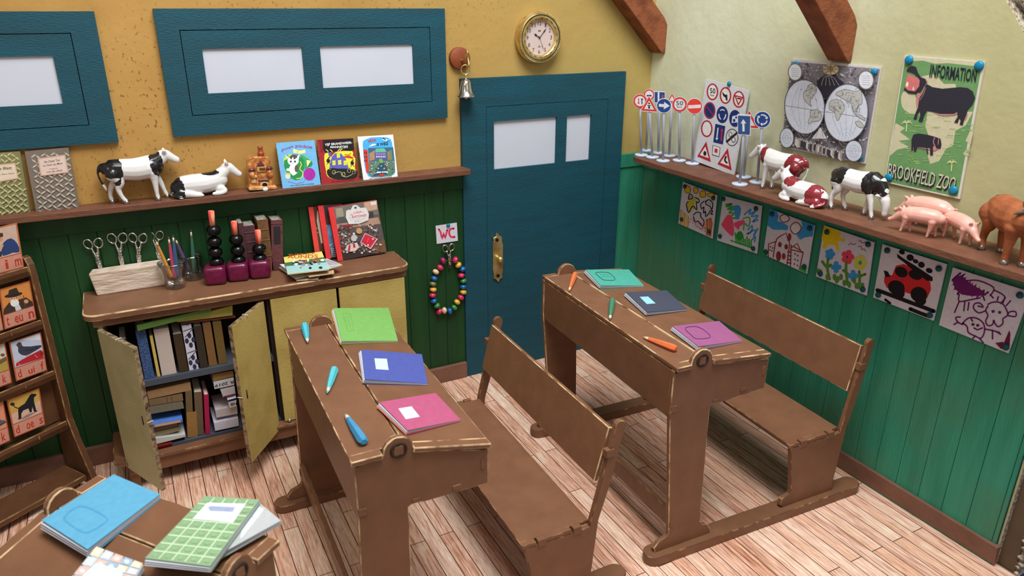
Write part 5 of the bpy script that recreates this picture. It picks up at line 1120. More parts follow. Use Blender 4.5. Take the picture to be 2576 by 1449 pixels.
# the chart of signs leaning on the wall
A0 = on_z(1745, 403, SH); A1 = on_z(1845, 441, SH); A0.x = A1.x = -.075; A2 = on_x(1836, 212, -.022); nC = (A1-A0).cross(A2-A0)
def chart(a):
    def rr(x, y, rx, ry, w=12, c=(170, 34, 42)): a.ell(x, y, rx, ry, c, 28); a.ell(x, y, rx-w, ry-w, (220, 218, 218), 28)
    rn = random.Random(5)
    for (x, y) in ((765, 168), (873, 198), (982, 230), (718, 473)): rr(x, y, 48, 70)
    a.text('50', [(745, 180), (790, 184), (790, 140), (745, 136)], BK); a.text('km', [(748, 202), (780, 206), (780, 190), (748, 186)], BK)
    a.poly([(845, 165), (868, 190), (888, 192), (890, 240), (878, 240), (872, 215), (856, 205), (850, 190)], BK)
    a.poly([(945, 192), (1022, 212), (978, 285)], (170, 34, 42)); a.poly([(962, 208), (1006, 219), (980, 262)], (220, 218, 218)); a.stroke([(975, 222), (995, 226)], 12, BK, 0)
    for i, (x, y) in enumerate(((742, 322), (847, 357), (952, 388))):
        a.ell(x, y, 48, 70, (24, 48, 108), 28)
        if i == 0: a.oring(x, y, 46, 67, 9, (170, 34, 42)); a.stroke([(712, 282), (772, 362)], 8, (170, 34, 42), 0)
        elif i == 1:
            for q in range(3): t0 = q*2.094; a.stroke([(x+28*math.cos(t0+j*.28), y+42*math.sin(t0+j*.28)) for j in range(5)], 10, WHT, 0)
        else: a.poly([(930, 370), (975, 360), (978, 420), (925, 425)], (214, 220, 230)); a.ell(945, 405, 10, 14, (24, 48, 108)); a.ell(962, 380, 8, 10, (24, 48, 108))
    a.poly([(790, 432), (872, 452), (852, 604), (772, 584)], (24, 48, 108)); arrow(a, 812, 465, 800, 570, 10, WHT); arrow(a, 838, 575, 845, 470, 10, (190, 40, 46))
    a.oring(928, 545, 52, 72, 6, (60, 60, 60)); a.ell(915, 520, 16, 22, (120, 118, 120)); a.ell(940, 565, 18, 24, (120, 118, 120)); a.ell(915, 520, 9, 14, (220, 218, 218)); a.ell(940, 565, 10, 15, (220, 218, 218)); a.stroke([(885, 580), (972, 505)], 17, BK, 0)
    for q, w in (([(715, 578), (752, 748), (640, 702)], [(708, 620), (735, 718), (660, 690)]), ([(893, 634), (925, 818), (807, 766)], [(884, 680), (906, 785), (830, 755)])): a.poly(q, (176, 34, 42)); a.poly(w, (220, 218, 218))
    a.ell(703, 678, 13, 20, BK); a.stroke([(878, 705), (868, 735), (885, 755)], 15, BK, 2)
    a.poly([(768, 608), (832, 628), (822, 708), (762, 690)], (90, 84, 88)); a.poly([(773, 614), (827, 631), (818, 702), (767, 685)], (220, 218, 218)); a.poly([(785, 636), (810, 642), (806, 676), (782, 670)], (196, 44, 50))
paper('sign_chart', 'speckled white chart of road signs leaning on the wall between the toy signs', 'poster', A0, nC, [(712, 58), (1065, 155), (942, 862), (608, 735)], K7_, (206, 206, 212), chart, .008, pin=[(908, 102)])
MATS['ink_206_206_212'].node_tree.nodes['Noise Texture'].inputs['Scale'].default_value = 60

# ================================================================ map, zoo poster
K8_ = (1940, 100, 3.149)
def wmap(a):
    G1, G2, G3 = (190, 192, 196), (96, 90, 104), (60, 56, 68)
    a.poly([(160, 172), (862, 232), (738, 972), (80, 840)], (132, 126, 134)); rn = random.Random(9)
    for i in range(760):
        u, v = rn.random(), rn.random(); x = 165-80*v+u*(700-40*v)*.98; y = 178+v*655+u*(60+75*v)
        a.ell(x, y, 3+rn.random()*13, 2+rn.random()*5, rn.choice([(176, 172, 168), (74, 70, 80), (150, 144, 148), (190, 186, 182), (96, 90, 102)]), 6, rn.random()*3)
    a.poly([(380, 330), (480, 275), (600, 340), (560, 390), (460, 480), (420, 400)], (44, 40, 50), 2)
    for i in range(5): a.stroke([(420+i*35, 360), (440+i*20, 300), (480, 280)], 6, (130, 124, 130))
    a.ell(495, 235, 62, 42, (190, 172, 136)); a.ell(495, 232, 20, 22, (140, 116, 86))
    for i in range(8): a.stroke([(495+25*math.cos(i*.785), 233+20*math.sin(i*.785)), (495+56*math.cos(i*.785), 233+38*math.sin(i*.785))], 6, (120, 100, 80), 0)
    for x, y, rx, ry in ((212, 255, 50, 62), (775, 318, 56, 68)):
        a.ell(x, y, rx+8, ry+8, (120, 112, 96), 28); a.ell(x, y, rx, ry, (214, 218, 228), 28)
        for j in range(5): a.stroke([(x-rx*.55, y-ry*.5+j*ry*.25), (x+rx*.5, y-ry*.45+j*ry*.25)], 3, (150, 146, 150), 0)
    for (x, y, rx, ry, ro) in ((288, 530, 156, 212, -.06), (618, 578, 170, 226, .12)):
        a.ell(x, y, rx+6, ry+6, (70, 66, 74), 40, ro); a.ell(x, y, rx+1, ry+1, (150, 150, 160), 40, ro); a.ell(x, y, rx-3, ry-3, (200, 204, 216), 40, ro)
        for q in (.2, .42, .64, .85): a.oring(x+2, y+ry*.88*(1-q*.0)-0, rx*q*.55, ry*q*.5, 2, (160, 162, 176), 30, ro) if q < .7 else None
        for q in (-.6, -.3, 0, .3, .6): a.stroke([(x+q*rx*.5, y-ry*.9*(1-abs(q)*.3)), (x+q*rx*1.1, y), (x+q*rx*.5, y+ry*.9*(1-abs(q)*.3))], 2.6, (146, 148, 164), 4)
        a.stroke([(x-rx*.97, y-10), (x, y+14), (x+rx*.97, y+42)], 3, (90, 88, 100), 3)
    L1, L2 = (180, 180, 176), (112, 108, 108)
    for pts in ([(320, 360), (365, 350), (385, 400), (360, 440), (340, 470), (330, 500), (345, 525), (320, 510), (285, 470), (280, 420), (300, 400)], [(335, 560), (395, 555), (425, 600), (400, 640), (350, 645), (325, 665), (318, 640), (335, 600)], [(330, 350), (370, 360), (360, 385), (325, 380)],
                [(490, 490), (540, 470), (590, 490), (605, 545), (580, 590), (550, 640), (535, 600), (525, 570), (485, 545)], [(550, 430), (600, 390), (690, 410), (735, 400), (745, 500), (715, 520), (690, 590), (655, 500), (620, 480), (560, 445)], [(540, 420), (580, 400), (590, 440), (545, 440)], [(690, 650), (730, 645), (760, 690), (720, 690)], [(690, 590), (745, 600), (770, 640)]):
        a.poly(pts, L1, 3); a.stroke(pts, 4, L2, 3, True)
    for i in range(90):
        x, y = rn.choice([(330, 430), (365, 590), (535, 540), (640, 450), (690, 520)]); x += rn.gauss(0, 26); y += rn.gauss(0, 32); a.stroke([(x, y), (x+6+rn.random()*8, y+rn.gauss(0, 5)), (x+14, y+rn.gauss(0, 8))], 2.4, (120, 114, 114), 0)
    for x, y, rx, ry in ((150, 775, 52, 75), (682, 878, 65, 80)): a.ell(x, y, rx+5, ry+5, (70, 66, 76), 30); a.ell(x, y, rx, ry, (196, 200, 212), 30); a.oring(x, y, rx*.6, ry*.6, 2, (130, 130, 146)); a.oring(x, y, rx*.3, ry*.3, 2, (130, 130, 146)); a.stroke([(x-rx, y), (x+rx, y)], 2, (130, 130, 146), 0)
    for i in range(26):
        x = 225+i*15; y = 770+i*4.6+rn.random()*14; a.ell(x, y, 6, 8, (176, 168, 156)); a.poly([(x-9, y+8), (x+9, y+8), (x+13, y+55+rn.random()*30), (x-13, y+50)], rn.choice([(56, 52, 62), (150, 142, 136), (96, 90, 98), (190, 184, 176)]))
    a.poly([(420, 690), (470, 780), (350, 780)], (196, 194, 196)); a.stroke([(410, 690), (380, 770)], 4, (130, 124, 130), 0); a.stroke([(430, 700), (440, 770)], 4, (130, 124, 130), 0)
paper('world_map', 'old style grey world map with two round hemispheres, pinned to the yellow wall', 'map', (-.012, 0, 0), (-1, 0, 0), [(162, 150), (870, 214), (742, 982), (76, 848)], K8_, (206, 198, 196), wmap, .010, pin=[(203, 195), (822, 255), (120, 803), (702, 938)], pr=.020)
def zoo(a):
    GR, CR_, DK_, PK = (104, 146, 92), (196, 188, 156), (44, 42, 52), (190, 124, 122)
    a.poly([(1062, 150), (1672, 190), (1478, 1245), (905, 1118)], GR)
    a.poly([(1062, 135), (1685, 178), (1668, 215), (1400, 185), (1300, 190), (1200, 165), (1120, 170), (1060, 200)], CR_)
    a.poly([(1040, 420), (1110, 400), (1150, 470), (1150, 590), (1060, 560), (1030, 500)], CR_, 2); a.poly([(1195, 290), (1300, 270), (1340, 320), (1370, 350), (1460, 350), (1470, 400), (1300, 400), (1230, 380)], CR_, 1)
    a.poly([(1240, 570), (1600, 570), (1540, 680), (1460, 720), (1440, 840), (1390, 860), (1330, 960), (1260, 985), (1235, 900), (1260, 830), (1240, 740), (1220, 680)], CR_, 1)
    a.poly([(985, 660), (1060, 700), (1020, 730), (1100, 790), (1010, 800), (1090, 850), (1000, 870), (940, 920), (950, 830)], CR_); a.poly([(1590, 690), (1540, 800), (1580, 830), (1520, 900), (1560, 930), (1545, 990), (1600, 740)], CR_)
    rn = random.Random(8)
    for i in range(70):
        x = 1000+rn.random()*560; y = 560+rn.random()*420
        if 1100 < x < 1360 and 740 < y < 910: continue
        a.stroke([(x, y), (x+10, y-6), (x+20, y+2), (x+32, y-4), (x+44, y+2)], 4, rn.choice([(176, 200, 130), (150, 190, 110)]), 2)
    for x, y in ((1078, 660), (1435, 975)):
        for t in range(7): a.stroke([(x, y), (x+28*math.cos(-.3-t*.45), y+24*math.sin(-.3-t*.45)), (x+40*math.cos(-.3-t*.45), y+20*math.sin(-.3-t*.45)+12)], 5, (206, 214, 150), 3)
        a.stroke([(x, y), (x-6, y+68)], 8, (206, 214, 150), 0)
    # pink under-shape, then the dark bulky animal with a wide open mouth
    a.poly([(1180, 420), (1230, 350), (1245, 330), (1210, 300), (1180, 300), (1150, 480), (1160, 560), (1200, 560), (1260, 555), (1340, 600), (1450, 598), (1540, 560), (1560, 590), (1540, 640), (1500, 560), (1400, 540), (1250, 520)], PK, 1)
    a.poly([(1235, 350), (1280, 375), (1360, 388), (1500, 375), (1560, 382), (1600, 410), (1618, 460), (1600, 510), (1560, 555), (1548, 600), (1530, 640), (1520, 678), (1495, 672), (1505, 640), (1480, 600), (1480, 570), (1450, 588), (1340, 588), (1260, 565), (1235, 562), (1215, 600), (1200, 652), (1170, 645), (1185, 600), (1180, 560), (1160, 600), (1155, 632), (1130, 628), (1150, 570), (1165, 540), (1175, 470), (1205, 400)], DK_, 1)
    a.poly([(1475, 560), (1530, 545), (1500, 600), (1480, 660), (1452, 655), (1480, 610)], DK_, 1)
    a.poly([(1200, 320), (1175, 300), (1130, 290), (1085, 270), (1060, 370), (1070, 410), (1120, 430), (1165, 410), (1190, 370)], (200, 110, 110), 1)
    a.poly([(1075, 250), (1085, 225), (1115, 205), (1150, 215), (1165, 260), (1190, 300), (1225, 310), (1235, 340), (1215, 370), (1180, 420), (1130, 430), (1090, 425), (1055, 395), (1060, 375), (1085, 400), (1140, 410), (1175, 370), (1180, 320), (1140, 270), (1100, 255)], DK_, 1)
    a.poly([(1080, 330), (1068, 360), (1082, 378), (1092, 345)], (230, 226, 190)); a.poly([(1130, 365), (1135, 395), (1122, 398)], (230, 226, 190))
    a.stroke([(1218, 370), (1200, 420), (1165, 470)], 7, PK); a.stroke([(1228, 378), (1210, 430), (1180, 480)], 4, PK)
    a.poly([(1105, 880), (1115, 800), (1140, 770), (1330, 790), (1350, 850), (1300, 880), (1150, 850)], PK, 1)
    a.poly([(1112, 870), (1115, 790), (1130, 750), (1170, 742), (1240, 752), (1300, 768), (1345, 785), (1352, 830), (1345, 862), (1312, 862), (1300, 830), (1285, 850), (1285, 915), (1262, 915), (1262, 860), (1240, 858), (1250, 905), (1240, 908), (1232, 858), (1160, 850), (1150, 885), (1135, 885), (1130, 850), (1122, 880)], DK_, 1)
    a.stroke([(1300, 770), (1288, 810), (1300, 840)], 7, PK); a.stroke([(1330, 785), (1325, 830)], 6, PK)
    a.text('INFORMATION', [(1255, 300), (1622, 338), (1636, 235), (1270, 192)], (28, 34, 44))
    a.text('BROOKFIELD ZOO', [(934, 1096), (1452, 1216), (1482, 1100), (944, 983)], (36, 38, 48)); a.text('BROOKFIELD ZOO', [(927, 1084), (1446, 1200), (1476, 1090), (937, 976)], (206, 198, 170), False)
    a.text('CHICAGO PARK DISTRICT', [(1090, 1146), (1270, 1186), (1272, 1176), (1092, 1136)], (60, 90, 70))
paper('zoo_poster', 'green poster with two hippos reading INFORMATION and BROOKFIELD ZOO', 'poster', (-.012, 0, 0), (-1, 0, 0), [(1058, 122), (1692, 174), (1492, 1262), (896, 1128)], K8_, (206, 200, 186), zoo, .010, pin=[(1097, 160), (1653, 206), (935, 1092), (1448, 1192)], pr=.023)
# ================================================================ children's drawings
KB1, KB2 = (1680, 440, 3.623), (2100, 480, 3.45)
DW = dict(P=(-.0315, 0, 0), n=(-1, 0, 0), face=(214, 208, 222), group="children's drawings on the green boards", t=.006, pinm=PIND, pr=.0165)
def draw(label, quad, k, fn, pin): return paper('child_drawing', label, 'drawing', DW['P'], DW['n'], quad, k, DW['face'], fn, DW['t'], DW['group'], pin, PIND, None, .0165)
CO = dict(y=(226, 196, 30), o=(222, 150, 40), br=(130, 70, 40), k=(28, 24, 28), r=(206, 50, 70), g=(60, 160, 60), b=(60, 150, 216), pk=(236, 80, 120), gn=(80, 130, 60), mr=(140, 50, 50), pu=(110, 24, 104))
def dr1(a):
    for q in ([(155, 95), (200, 110), (205, 160), (160, 160)], [(240, 115), (275, 125), (275, 160), (240, 165)], [(300, 150), (342, 150), (342, 200), (295, 198)], [(360, 175), (410, 165), (430, 205), (380, 200)]): a.poly(q, CO['y'], 2); a.stroke(q, 8, (150, 90, 50), 2, True)
    a.poly([(180, 240), (240, 200), (280, 225), (245, 250), (240, 320), (215, 300), (190, 340), (175, 300)], (200, 190, 60), 2)
    for p in ([(250, 205), (285, 225), (280, 255), (260, 245), (265, 320), (235, 285), (215, 300), (190, 345), (170, 270), (185, 245)], [(188, 215), (198, 175), (225, 190), (222, 215), (190, 222)], [(345, 235), (350, 270), (385, 285), (400, 320), (410, 260), (375, 225), (350, 245)], [(330, 240), (300, 270), (310, 310), (330, 290), (325, 350), (345, 330), (345, 380), (375, 350), (380, 340)], [(380, 330), (412, 330), (390, 355), (412, 360)], [(235, 365), (265, 340), (300, 350), (300, 380), (330, 420), (320, 470), (290, 440), (275, 420), (250, 430), (235, 380)]): a.stroke(p, 9.5, CO['k'], 3)
    a.ell(200, 205, 4, 6, CO['k']); a.ell(210, 200, 4, 6, CO['k']); a.ell(375, 255, 4, 5, CO['k']); a.ell(390, 262, 4, 5, CO['k'])
    for i in range(5): a.stroke([(120+i*17, 320+i*16), (115+i*17, 445+i*8)], 11, CO['y'] if i % 2 else CO['o'], 0)
    rn = random.Random(3)
    for i in range(34): x = 190+rn.random()*170; y = 380+rn.random()*60+(x-190)*.5; a.ell(x, min(y, 540), 6, 4, CO['r'], 8)
    for i in range(5): a.stroke([(350+i*12, 410-i*4), (350+i*11, 545+i*4)], 8, (200, 60, 30) if i % 2 else (230, 150, 30), 0)
    a.stroke([(355, 410), (390, 395), (405, 440), (390, 550)], 6, (160, 30, 20), 0)
draw('drawing of black scribbled sheep among yellow shapes, furthest back on the wall', [(138, 62), (450, 185), (406, 580), (96, 442)], KB1, dr1, [(160, 105), (418, 212), (130, 405), (378, 515)])
def dr2(a):
    a.stroke([(530, 270), (590, 262), (525, 290), (600, 285), (540, 315), (600, 310), (555, 345), (605, 350), (570, 385), (612, 395)], 14, CO['g'], 3); a.poly([(590, 290), (640, 275), (668, 310), (650, 400), (620, 400), (605, 340)], CO['b'], 2)
    a.poly([(500, 430), (545, 362), (585, 380), (600, 470), (605, 520), (590, 560), (540, 520), (490, 460)], CO['pk'], 2); a.poly([(600, 440), (690, 410), (700, 445), (655, 470), (650, 500), (620, 480)], CO['pk'], 2)
    a.stroke([(685, 400), (735, 385), (750, 420), (730, 470), (700, 440), (690, 500)], 11, CO['g'], 3)
    for p in ([(700, 360), (760, 310), (740, 360), (800, 330), (760, 380), (825, 370), (770, 430), (820, 410)], [(730, 500), (770, 460), (760, 520), (720, 540), (800, 500), (780, 560), (820, 490)], [(760, 600), (800, 560), (790, 610)]): a.stroke(p, 14, CO['b'], 3)
    a.stroke([(575, 598), (650, 625), (720, 650), (770, 668)], 12, CO['g'], 3)
    for i in range(9): a.stroke([(615+i*18, 530+(i % 3)*14+i*6), (625+i*17, 620+i*5)], 13, (50, 170, 60), 0)
    a.poly([(640, 520), (670, 515), (690, 560), (650, 600), (620, 560)], (40, 150, 60), 2)
draw('drawing of a pink flower with green stems and blue scribbles', [(505, 190), (858, 282), (812, 718), (448, 595)], KB1, dr2, [(512, 218), (808, 307), (480, 558), (783, 670)])
def dr3(a):
    a.poly([(930, 312), (990, 330), (1010, 370), (1000, 420), (1060, 440), (1100, 470), (1090, 505), (1040, 500), (960, 500), (905, 460)], CO['b'], 1); a.poly([(1215, 415), (1335, 455), (1320, 560), (1250, 570), (1205, 592), (1175, 550), (1205, 500), (1225, 460)], CO['b'], 1)
    for p in ([(1035, 370), (1075, 362), (1108, 395), (1095, 420), (1055, 432), (1030, 415), (1022, 390)], [(1125, 460), (1165, 432), (1200, 450), (1215, 485), (1195, 520), (1155, 540), (1120, 500)]): a.poly(p, (224, 222, 230), 2); a.stroke(p, 9, CO['mr'], 3, True)
    M_ = CO['mr']
    for p in ([(990, 600), (980, 620), (960, 750)], [(915, 750), (918, 630), (990, 605)], [(988, 590), (1020, 560), (1080, 530), (1098, 600)], [(1105, 540), (1110, 640), (1085, 820)], [(1125, 640), (1118, 830)], [(1130, 660), (1180, 625), (1210, 690)], [(1150, 655), (1235, 705), (1200, 860)], [(1120, 680), (1235, 708)]): a.stroke(p, 10, M_, 0)
    a.ell(1110, 565, 16, 34, M_)
    for x, y, rx, ry in ((1022, 635, 17, 25), (1080, 655, 17, 25), (1010, 740, 24, 46), (1057, 742, 17, 30), (935, 655, 6, 9), (955, 665, 6, 9), (932, 685, 6, 9), (950, 692, 6, 9), (1160, 720, 7, 9), (1185, 735, 7, 9), (1160, 770, 7, 9), (1185, 780, 7, 9), (1155, 812, 7, 9), (1182, 825, 7, 9)): a.ell(x, y, rx, ry, M_, 12)
    for y in (700, 735, 770, 800): a.stroke([(1095, y), (1122, y+5)], 12, M_, 0)
    a.poly([(868, 690), (910, 700), (905, 738), (866, 725)], CO['g'], 1); a.poly([(1210, 830), (1265, 820), (1262, 895), (1200, 865)], CO['g'], 1)
draw('drawing of a red outlined house under blue clouds', [(930, 310), (1338, 460), (1268, 902), (868, 722)], KB1, dr3, [(952, 355), (1297, 485), (897, 700), (1248, 835)])
def dr4(a):
    Y_ = (232, 200, 20); G_ = (90, 140, 50)
    a.poly([(1425, 465), (1545, 505), (1580, 530), (1570, 575), (1625, 585), (1610, 610), (1545, 600), (1568, 690), (1545, 690), (1520, 640), (1455, 635), (1440, 675), (1410, 665), (1420, 610), (1400, 580)], Y_, 1)
    for p in ([(1648, 640), (1668, 622), (1685, 635), (1712, 628)], [(1742, 605), (1755, 596), (1770, 620), (1805, 612)], [(1738, 655), (1760, 650), (1770, 680), (1790, 675), (1805, 695)]): a.stroke(p, 7, (130, 60, 70), 2)
    def fl(x, y, r_, c, n=5): 
        for i in range(n): a.ell(x+r_*.6*math.cos(i*6.283/n), y+r_*.7*math.sin(i*6.283/n), r_*.5, r_*.5, c, 12)
        a.ell(x, y, r_*.5, r_*.5, c, 12)
    fl(1478, 722, 44, CO['b']); fl(1535, 840, 46, CO['b'], 4); fl(1640, 748, 56, (226, 70, 100)); a.ell(1636, 748, 8, 12, (80, 40, 70)); fl(1755, 800, 62, (206, 204, 90)); a.ell(1755, 800, 16, 20, (70, 150, 130)); fl(1690, 920, 46, CO['b'], 4)
    for p in ([(1462, 765), (1455, 850), (1475, 950)], [(1410, 790), (1450, 840), (1485, 820)], [(1628, 795), (1625, 870), (1640, 1000)], [(1600, 870), (1640, 900)], [(1745, 880), (1750, 950), (1740, 1030)], [(1800, 905), (1760, 920)]): a.stroke(p, 24, G_, 3)
    for x, y in ((1375, 880), (1395, 890), (1455, 930), (1520, 930), (1550, 950), (1580, 930), (1610, 985), (1655, 1000), (1700, 960), (1720, 1010), (1775, 1010), (1540, 960)): a.ell(x, y, 17, 30, G_, 12)
draw('drawing of flowers under a big yellow sun', [(1425, 460), (1882, 615), (1812, 1100), (1350, 925)], KB1, dr4, [(1455, 520), (1830, 632), (1395, 900), (1782, 1042)])
def dr5(a):
    R5 = (206, 40, 48); K = (26, 22, 26)
    a.poly([(430, 745), (500, 730), (530, 650), (600, 635), (720, 690), (760, 750), (830, 790), (835, 860), (800, 935), (640, 890), (450, 840), (428, 790)], R5, 1)
    for x, y, rx, ry in ((578, 705, 58, 45), (700, 730, 62, 40), (535, 840, 75, 62), (560, 890, 48, 45), (730, 900, 74, 66), (745, 950, 50, 45), (583, 532, 27, 20), (655, 580, 32, 28), (702, 612, 25, 18), (752, 642, 30, 26), (820, 692, 30, 22)): a.ell(x, y, rx, ry, K, 22, .4)
    a.poly([(540, 545), (600, 590), (700, 650), (850, 750), (850, 785), (800, 780), (690, 700), (600, 620), (545, 580)], K, 1); a.poly([(425, 690), (460, 700), (485, 745), (440, 750)], K, 1)
    a.stroke([(370, 862), (540, 925), (700, 985), (860, 1045)], 34, K, 3); a.stroke([(440, 945), (480, 975)], 22, K, 0); a.stroke([(655, 1025), (740, 1060), (820, 1090)], 32, K, 3)
draw('drawing of a red and black car', [(415, 463), (972, 637), (857, 1128), (333, 925)], KB2, dr5, [(460, 517), (907, 674), (382, 902), (830, 1078)])
def dr6(a):
    PU = CO['pu']
    a.stroke([(1090, 715), (1015, 780), (1130, 720), (1020, 820), (1140, 750), (1035, 860), (1150, 790), (1060, 900), (1180, 790), (1110, 900), (1200, 800), (1150, 910), (1230, 810), (1190, 920), (1260, 840), (1230, 930), (1300, 860), (1270, 920), (1330, 880)], 17, PU, 2)
    a.poly([(1020, 770), (1100, 730), (1170, 800), (1290, 870), (1310, 900), (1200, 915), (1100, 900), (1040, 850)], PU, 1)
    for p in ([(1150, 780), (1250, 780), (1380, 840), (1350, 910)], [(1080, 900), (1080, 960), (1180, 945), (1260, 930)], [(1080, 960), (1040, 1055)], [(1130, 960), (1120, 1040)], [(1165, 970), (1155, 1035)], [(1380, 860), (1475, 915), (1440, 980)], [(1290, 920), (1300, 950)], [(1350, 900), (1375, 930)],
              [(1420, 920), (1410, 950)], [(1480, 925), (1460, 970)], [(1525, 955), (1490, 995)], [(1330, 985), (1380, 965), (1450, 975), (1490, 1030), (1500, 1080), (1460, 1110), (1460, 1150), (1420, 1180), (1390, 1150), (1380, 1120), (1370, 1160), (1330, 1170), (1310, 1130), (1330, 1080), (1310, 1040), (1330, 1000)],
              [(1310, 1040), (1250, 1060), (1205, 1020), (1215, 980), (1260, 975), (1290, 1010), (1245, 1000)], [(1500, 1080), (1520, 1050), (1570, 1050), (1570, 1090), (1510, 1085)], [(1110, 1150), (1160, 1105), (1230, 1105), (1290, 1150), (1300, 1220), (1270, 1280), (1220, 1260), (1160, 1230), (1150, 1180), (1115, 1150)],
              [(1110, 1160), (1070, 1140), (1050, 1100), (1090, 1095)], [(1070, 1140), (1035, 1160)], [(1300, 1200), (1360, 1210), (1430, 1230)], [(1370, 1210), (1370, 1285)], [(1400, 1220), (1440, 1245)], [(1210, 1190), (1240, 1205), (1280, 1190)], [(1220, 1260), (1200, 1280)], [(1260, 1285), (1290, 1320)], [(1185, 1110), (1195, 1130)]): a.stroke(p, 13, PU, 3)
    for x, y in ((1375, 1047), (1432, 1055), (1200, 1160), (1242, 1168)): a.ell(x, y, 15, 13, PU, 12)
    a.poly([(1515, 1210), (1525, 1240), (1518, 1350), (1460, 1340), (1490, 1270)], (110, 24, 60), 1); a.poly([(1395, 1320), (1460, 1310), (1500, 1380), (1440, 1370)], (110, 24, 60), 1)
draw('drawing of purple scribbled animals, nearest to the viewer', [(1025, 665), (1700, 880), (1505, 1410), (904, 1165)], KB2, dr6, [(1612, 905), (1488, 1355)])
# ================================================================ toy animals
def shape(b, chains, m, seg=14):
    for ch in chains:
        pts = [V(c[:3]) for c in ch]; rs = [c[3] for c in ch]; n = len(pts)
        sp = smooth_path(pts, 5); k = len(sp); rr = []
        for i in range(k):
            f = i/(k-1)*(n-1); j = min(int(f), n-2); t = f-j; rr.append(rs[j]*(1-t)+rs[j+1]*t)
        b.tube(sp, rr, m, seg); b.ball(sp[0], rr[0], m, seg); b.ball(sp[-1], rr[-1], m, seg)
def mir(ch): return [(x, -y, z, r) for x, y, z, r in ch]
def animal(name, label, cat, loc, yaw, s, body, m, hoof=None, hooves=(), extra=None, group=None, vox=.0045):
    r = thing(name, loc, label, cat, group, yaw); M = WM[r] @ Matrix.Scale(s, 4)
    b = B(M); shape(b, body, m); o = b.build('body', r, remesh=vox, smooth_it=2)
    for h in hooves:
        b = B(M); b.lathe(V(h)-V((0, 0, .002)), (0, 0, 1), [(0, .064), (.02, .066), (.08, .056), (.10, .001)], hoof, 14); b.build('hoof', r)
    if extra: extra(r, M)
    return r
HOOF = mat('metallic_hoof', (150, 142, 136), rough=.25, metal=.9)
def ears(z, x, w=.10): return [[(x, .06, z, .045), (x-.01, .13, z+.05, .045), (x-.0, .19, z+.09, .012)], [(x, -.06, z, .045), (x-.01, -.13, z+.05, .045), (x, -.19, z+.09, .012)]]
TRUNK = [[(-.53, 0, .79, .15), (-.42, 0, .78, .215), (-.2, 0, .75, .235), (.05, 0, .73, .25), (.28, 0, .75, .245), (.42, 0, .79, .20)], [(-.45, 0, .92, .07), (-.3, 0, .93, .06), (0, 0, .92, .06), (.3, 0, .95, .07), (.42, 0, .97, .07)], [(-.5, .07, .78, .12), (-.46, .1, .66, .13)], [(-.5, -.07, .78, .12), (-.46, -.1, .66, .13)], [(.34, .09, .72, .12), (.38, .1, .62, .10)], [(.34, -.09, .72, .12), (.38, -.1, .62, .10)]]
def leg_f(y, a=0., k=0.): return [(.36, y, .64, .12), (.37+a*.35, y, .47, .078), (.37+a*.6+k, y, .35, .062), (.37+a*.85, y, .17, .045), (.38+a, y, .05, .048)]
def leg_h(y, a=0.): return [(-.44, y, .68, .16), (-.38+a*.3, y, .50, .105), (-.46+a*.5, y, .35, .062), (-.47+a*.8, y, .18, .046), (-.43+a, y, .05, .049)]
HEADUP = [[(.38, 0, .84, .18), (.52, 0, .91, .15), (.62, 0, .97, .125)], [(.60, 0, 1.0, .115), (.68, 0, 1.0, .118), (.76, 0, .95, .10), (.85, 0, .89, .082), (.885, 0, .87, .078)], [(.52, 0, .76, .09), (.5, 0, .66, .07)]]
HEADLV = [[(.38, 0, .84, .18), (.52, 0, .90, .15), (.62, 0, .94, .125)], [(.60, 0, .97, .11), (.70, 0, .97, .11), (.80, 0, .88, .092), (.90, 0, .78, .074), (.935, 0, .75, .068)], [(.52, 0, .74, .09), (.5, 0, .64, .07)]]
TAIL = [(-.56, 0, .90, .03), (-.66, 0, .88, .026), (-.72, 0, .74, .024), (-.70, 0, .55, .022), (-.64, 0, .40, .034), (-.62, 0, .32, .02)]
WHITE = (224, 222, 220)
def cow_parts(fl=(.12, -.05), hl=(.1, -.12), head=None, ez=1.04):
    return TRUNK+(head or HEADUP)+ears(ez, .665)+[leg_f(.10, fl[0]), leg_f(-.10, fl[1]), leg_h(.11, hl[0]), leg_h(-.11, hl[1]), TAIL, [(-.3, 0, .58, .07), (-.24, 0, .55, .05)], [(.66, .03, 1.09, .018), (.66, .05, 1.13, .008)], [(.66, -.03, 1.09, .018), (.66, -.05, 1.13, .008)]]
def hv(fl, hl): return [(.38+fl[0], .10, 0), (.38+fl[1], -.10, 0), (-.43+hl[0], .11, 0), (-.43+hl[1], -.11, 0)]
def sc(spots, s): return [((c[0]*s, c[1]*s, c[2]*s), (q[0], q[1], q[2]), r_*s)+tuple(x) for c, q, r_, *x in spots]
S1 = .248; ff, hh = (.20, .0), (-.12, .16)
BW = spotted('black_and_white_glaze', WHITE, sc([((-.42, 0, .80), (1, 1.6, 1.1), .24), ((-.36, -.12, .55), (1, 1, 1.2), .11), ((.46, 0, .84), (.8, 1.8, 1.5), .20), ((.44, 0, .64), (.8, 1.6, 1.1), .12), ((-.70, 0, .70), (1, 1, 2.2), .11)], S1), (22, 20, 22))
animal('toy_cow', 'black and white toy cow standing on the back ledge, looking right', 'toy cow', (-3.572, -.072, SH), 0, S1, cow_parts(ff, hh), BW, HOOF, hv(ff, hh), group=None)
S2 = .235; ff2, hh2 = (.04, -.1), (-.05, .06)
RW = spotted('red_and_white_glaze', WHITE, sc([((-.40, 0, .74), (1.0, 1.8, 1.25), .25), ((.50, 0, .80), (.62, 1.8, 1.7), .17), ((.53, 0, .98), (.6, 1.6, .8), .10), ((-.68, 0, .82), (1, 1, 1), .13)], S2), (126, 32, 40))
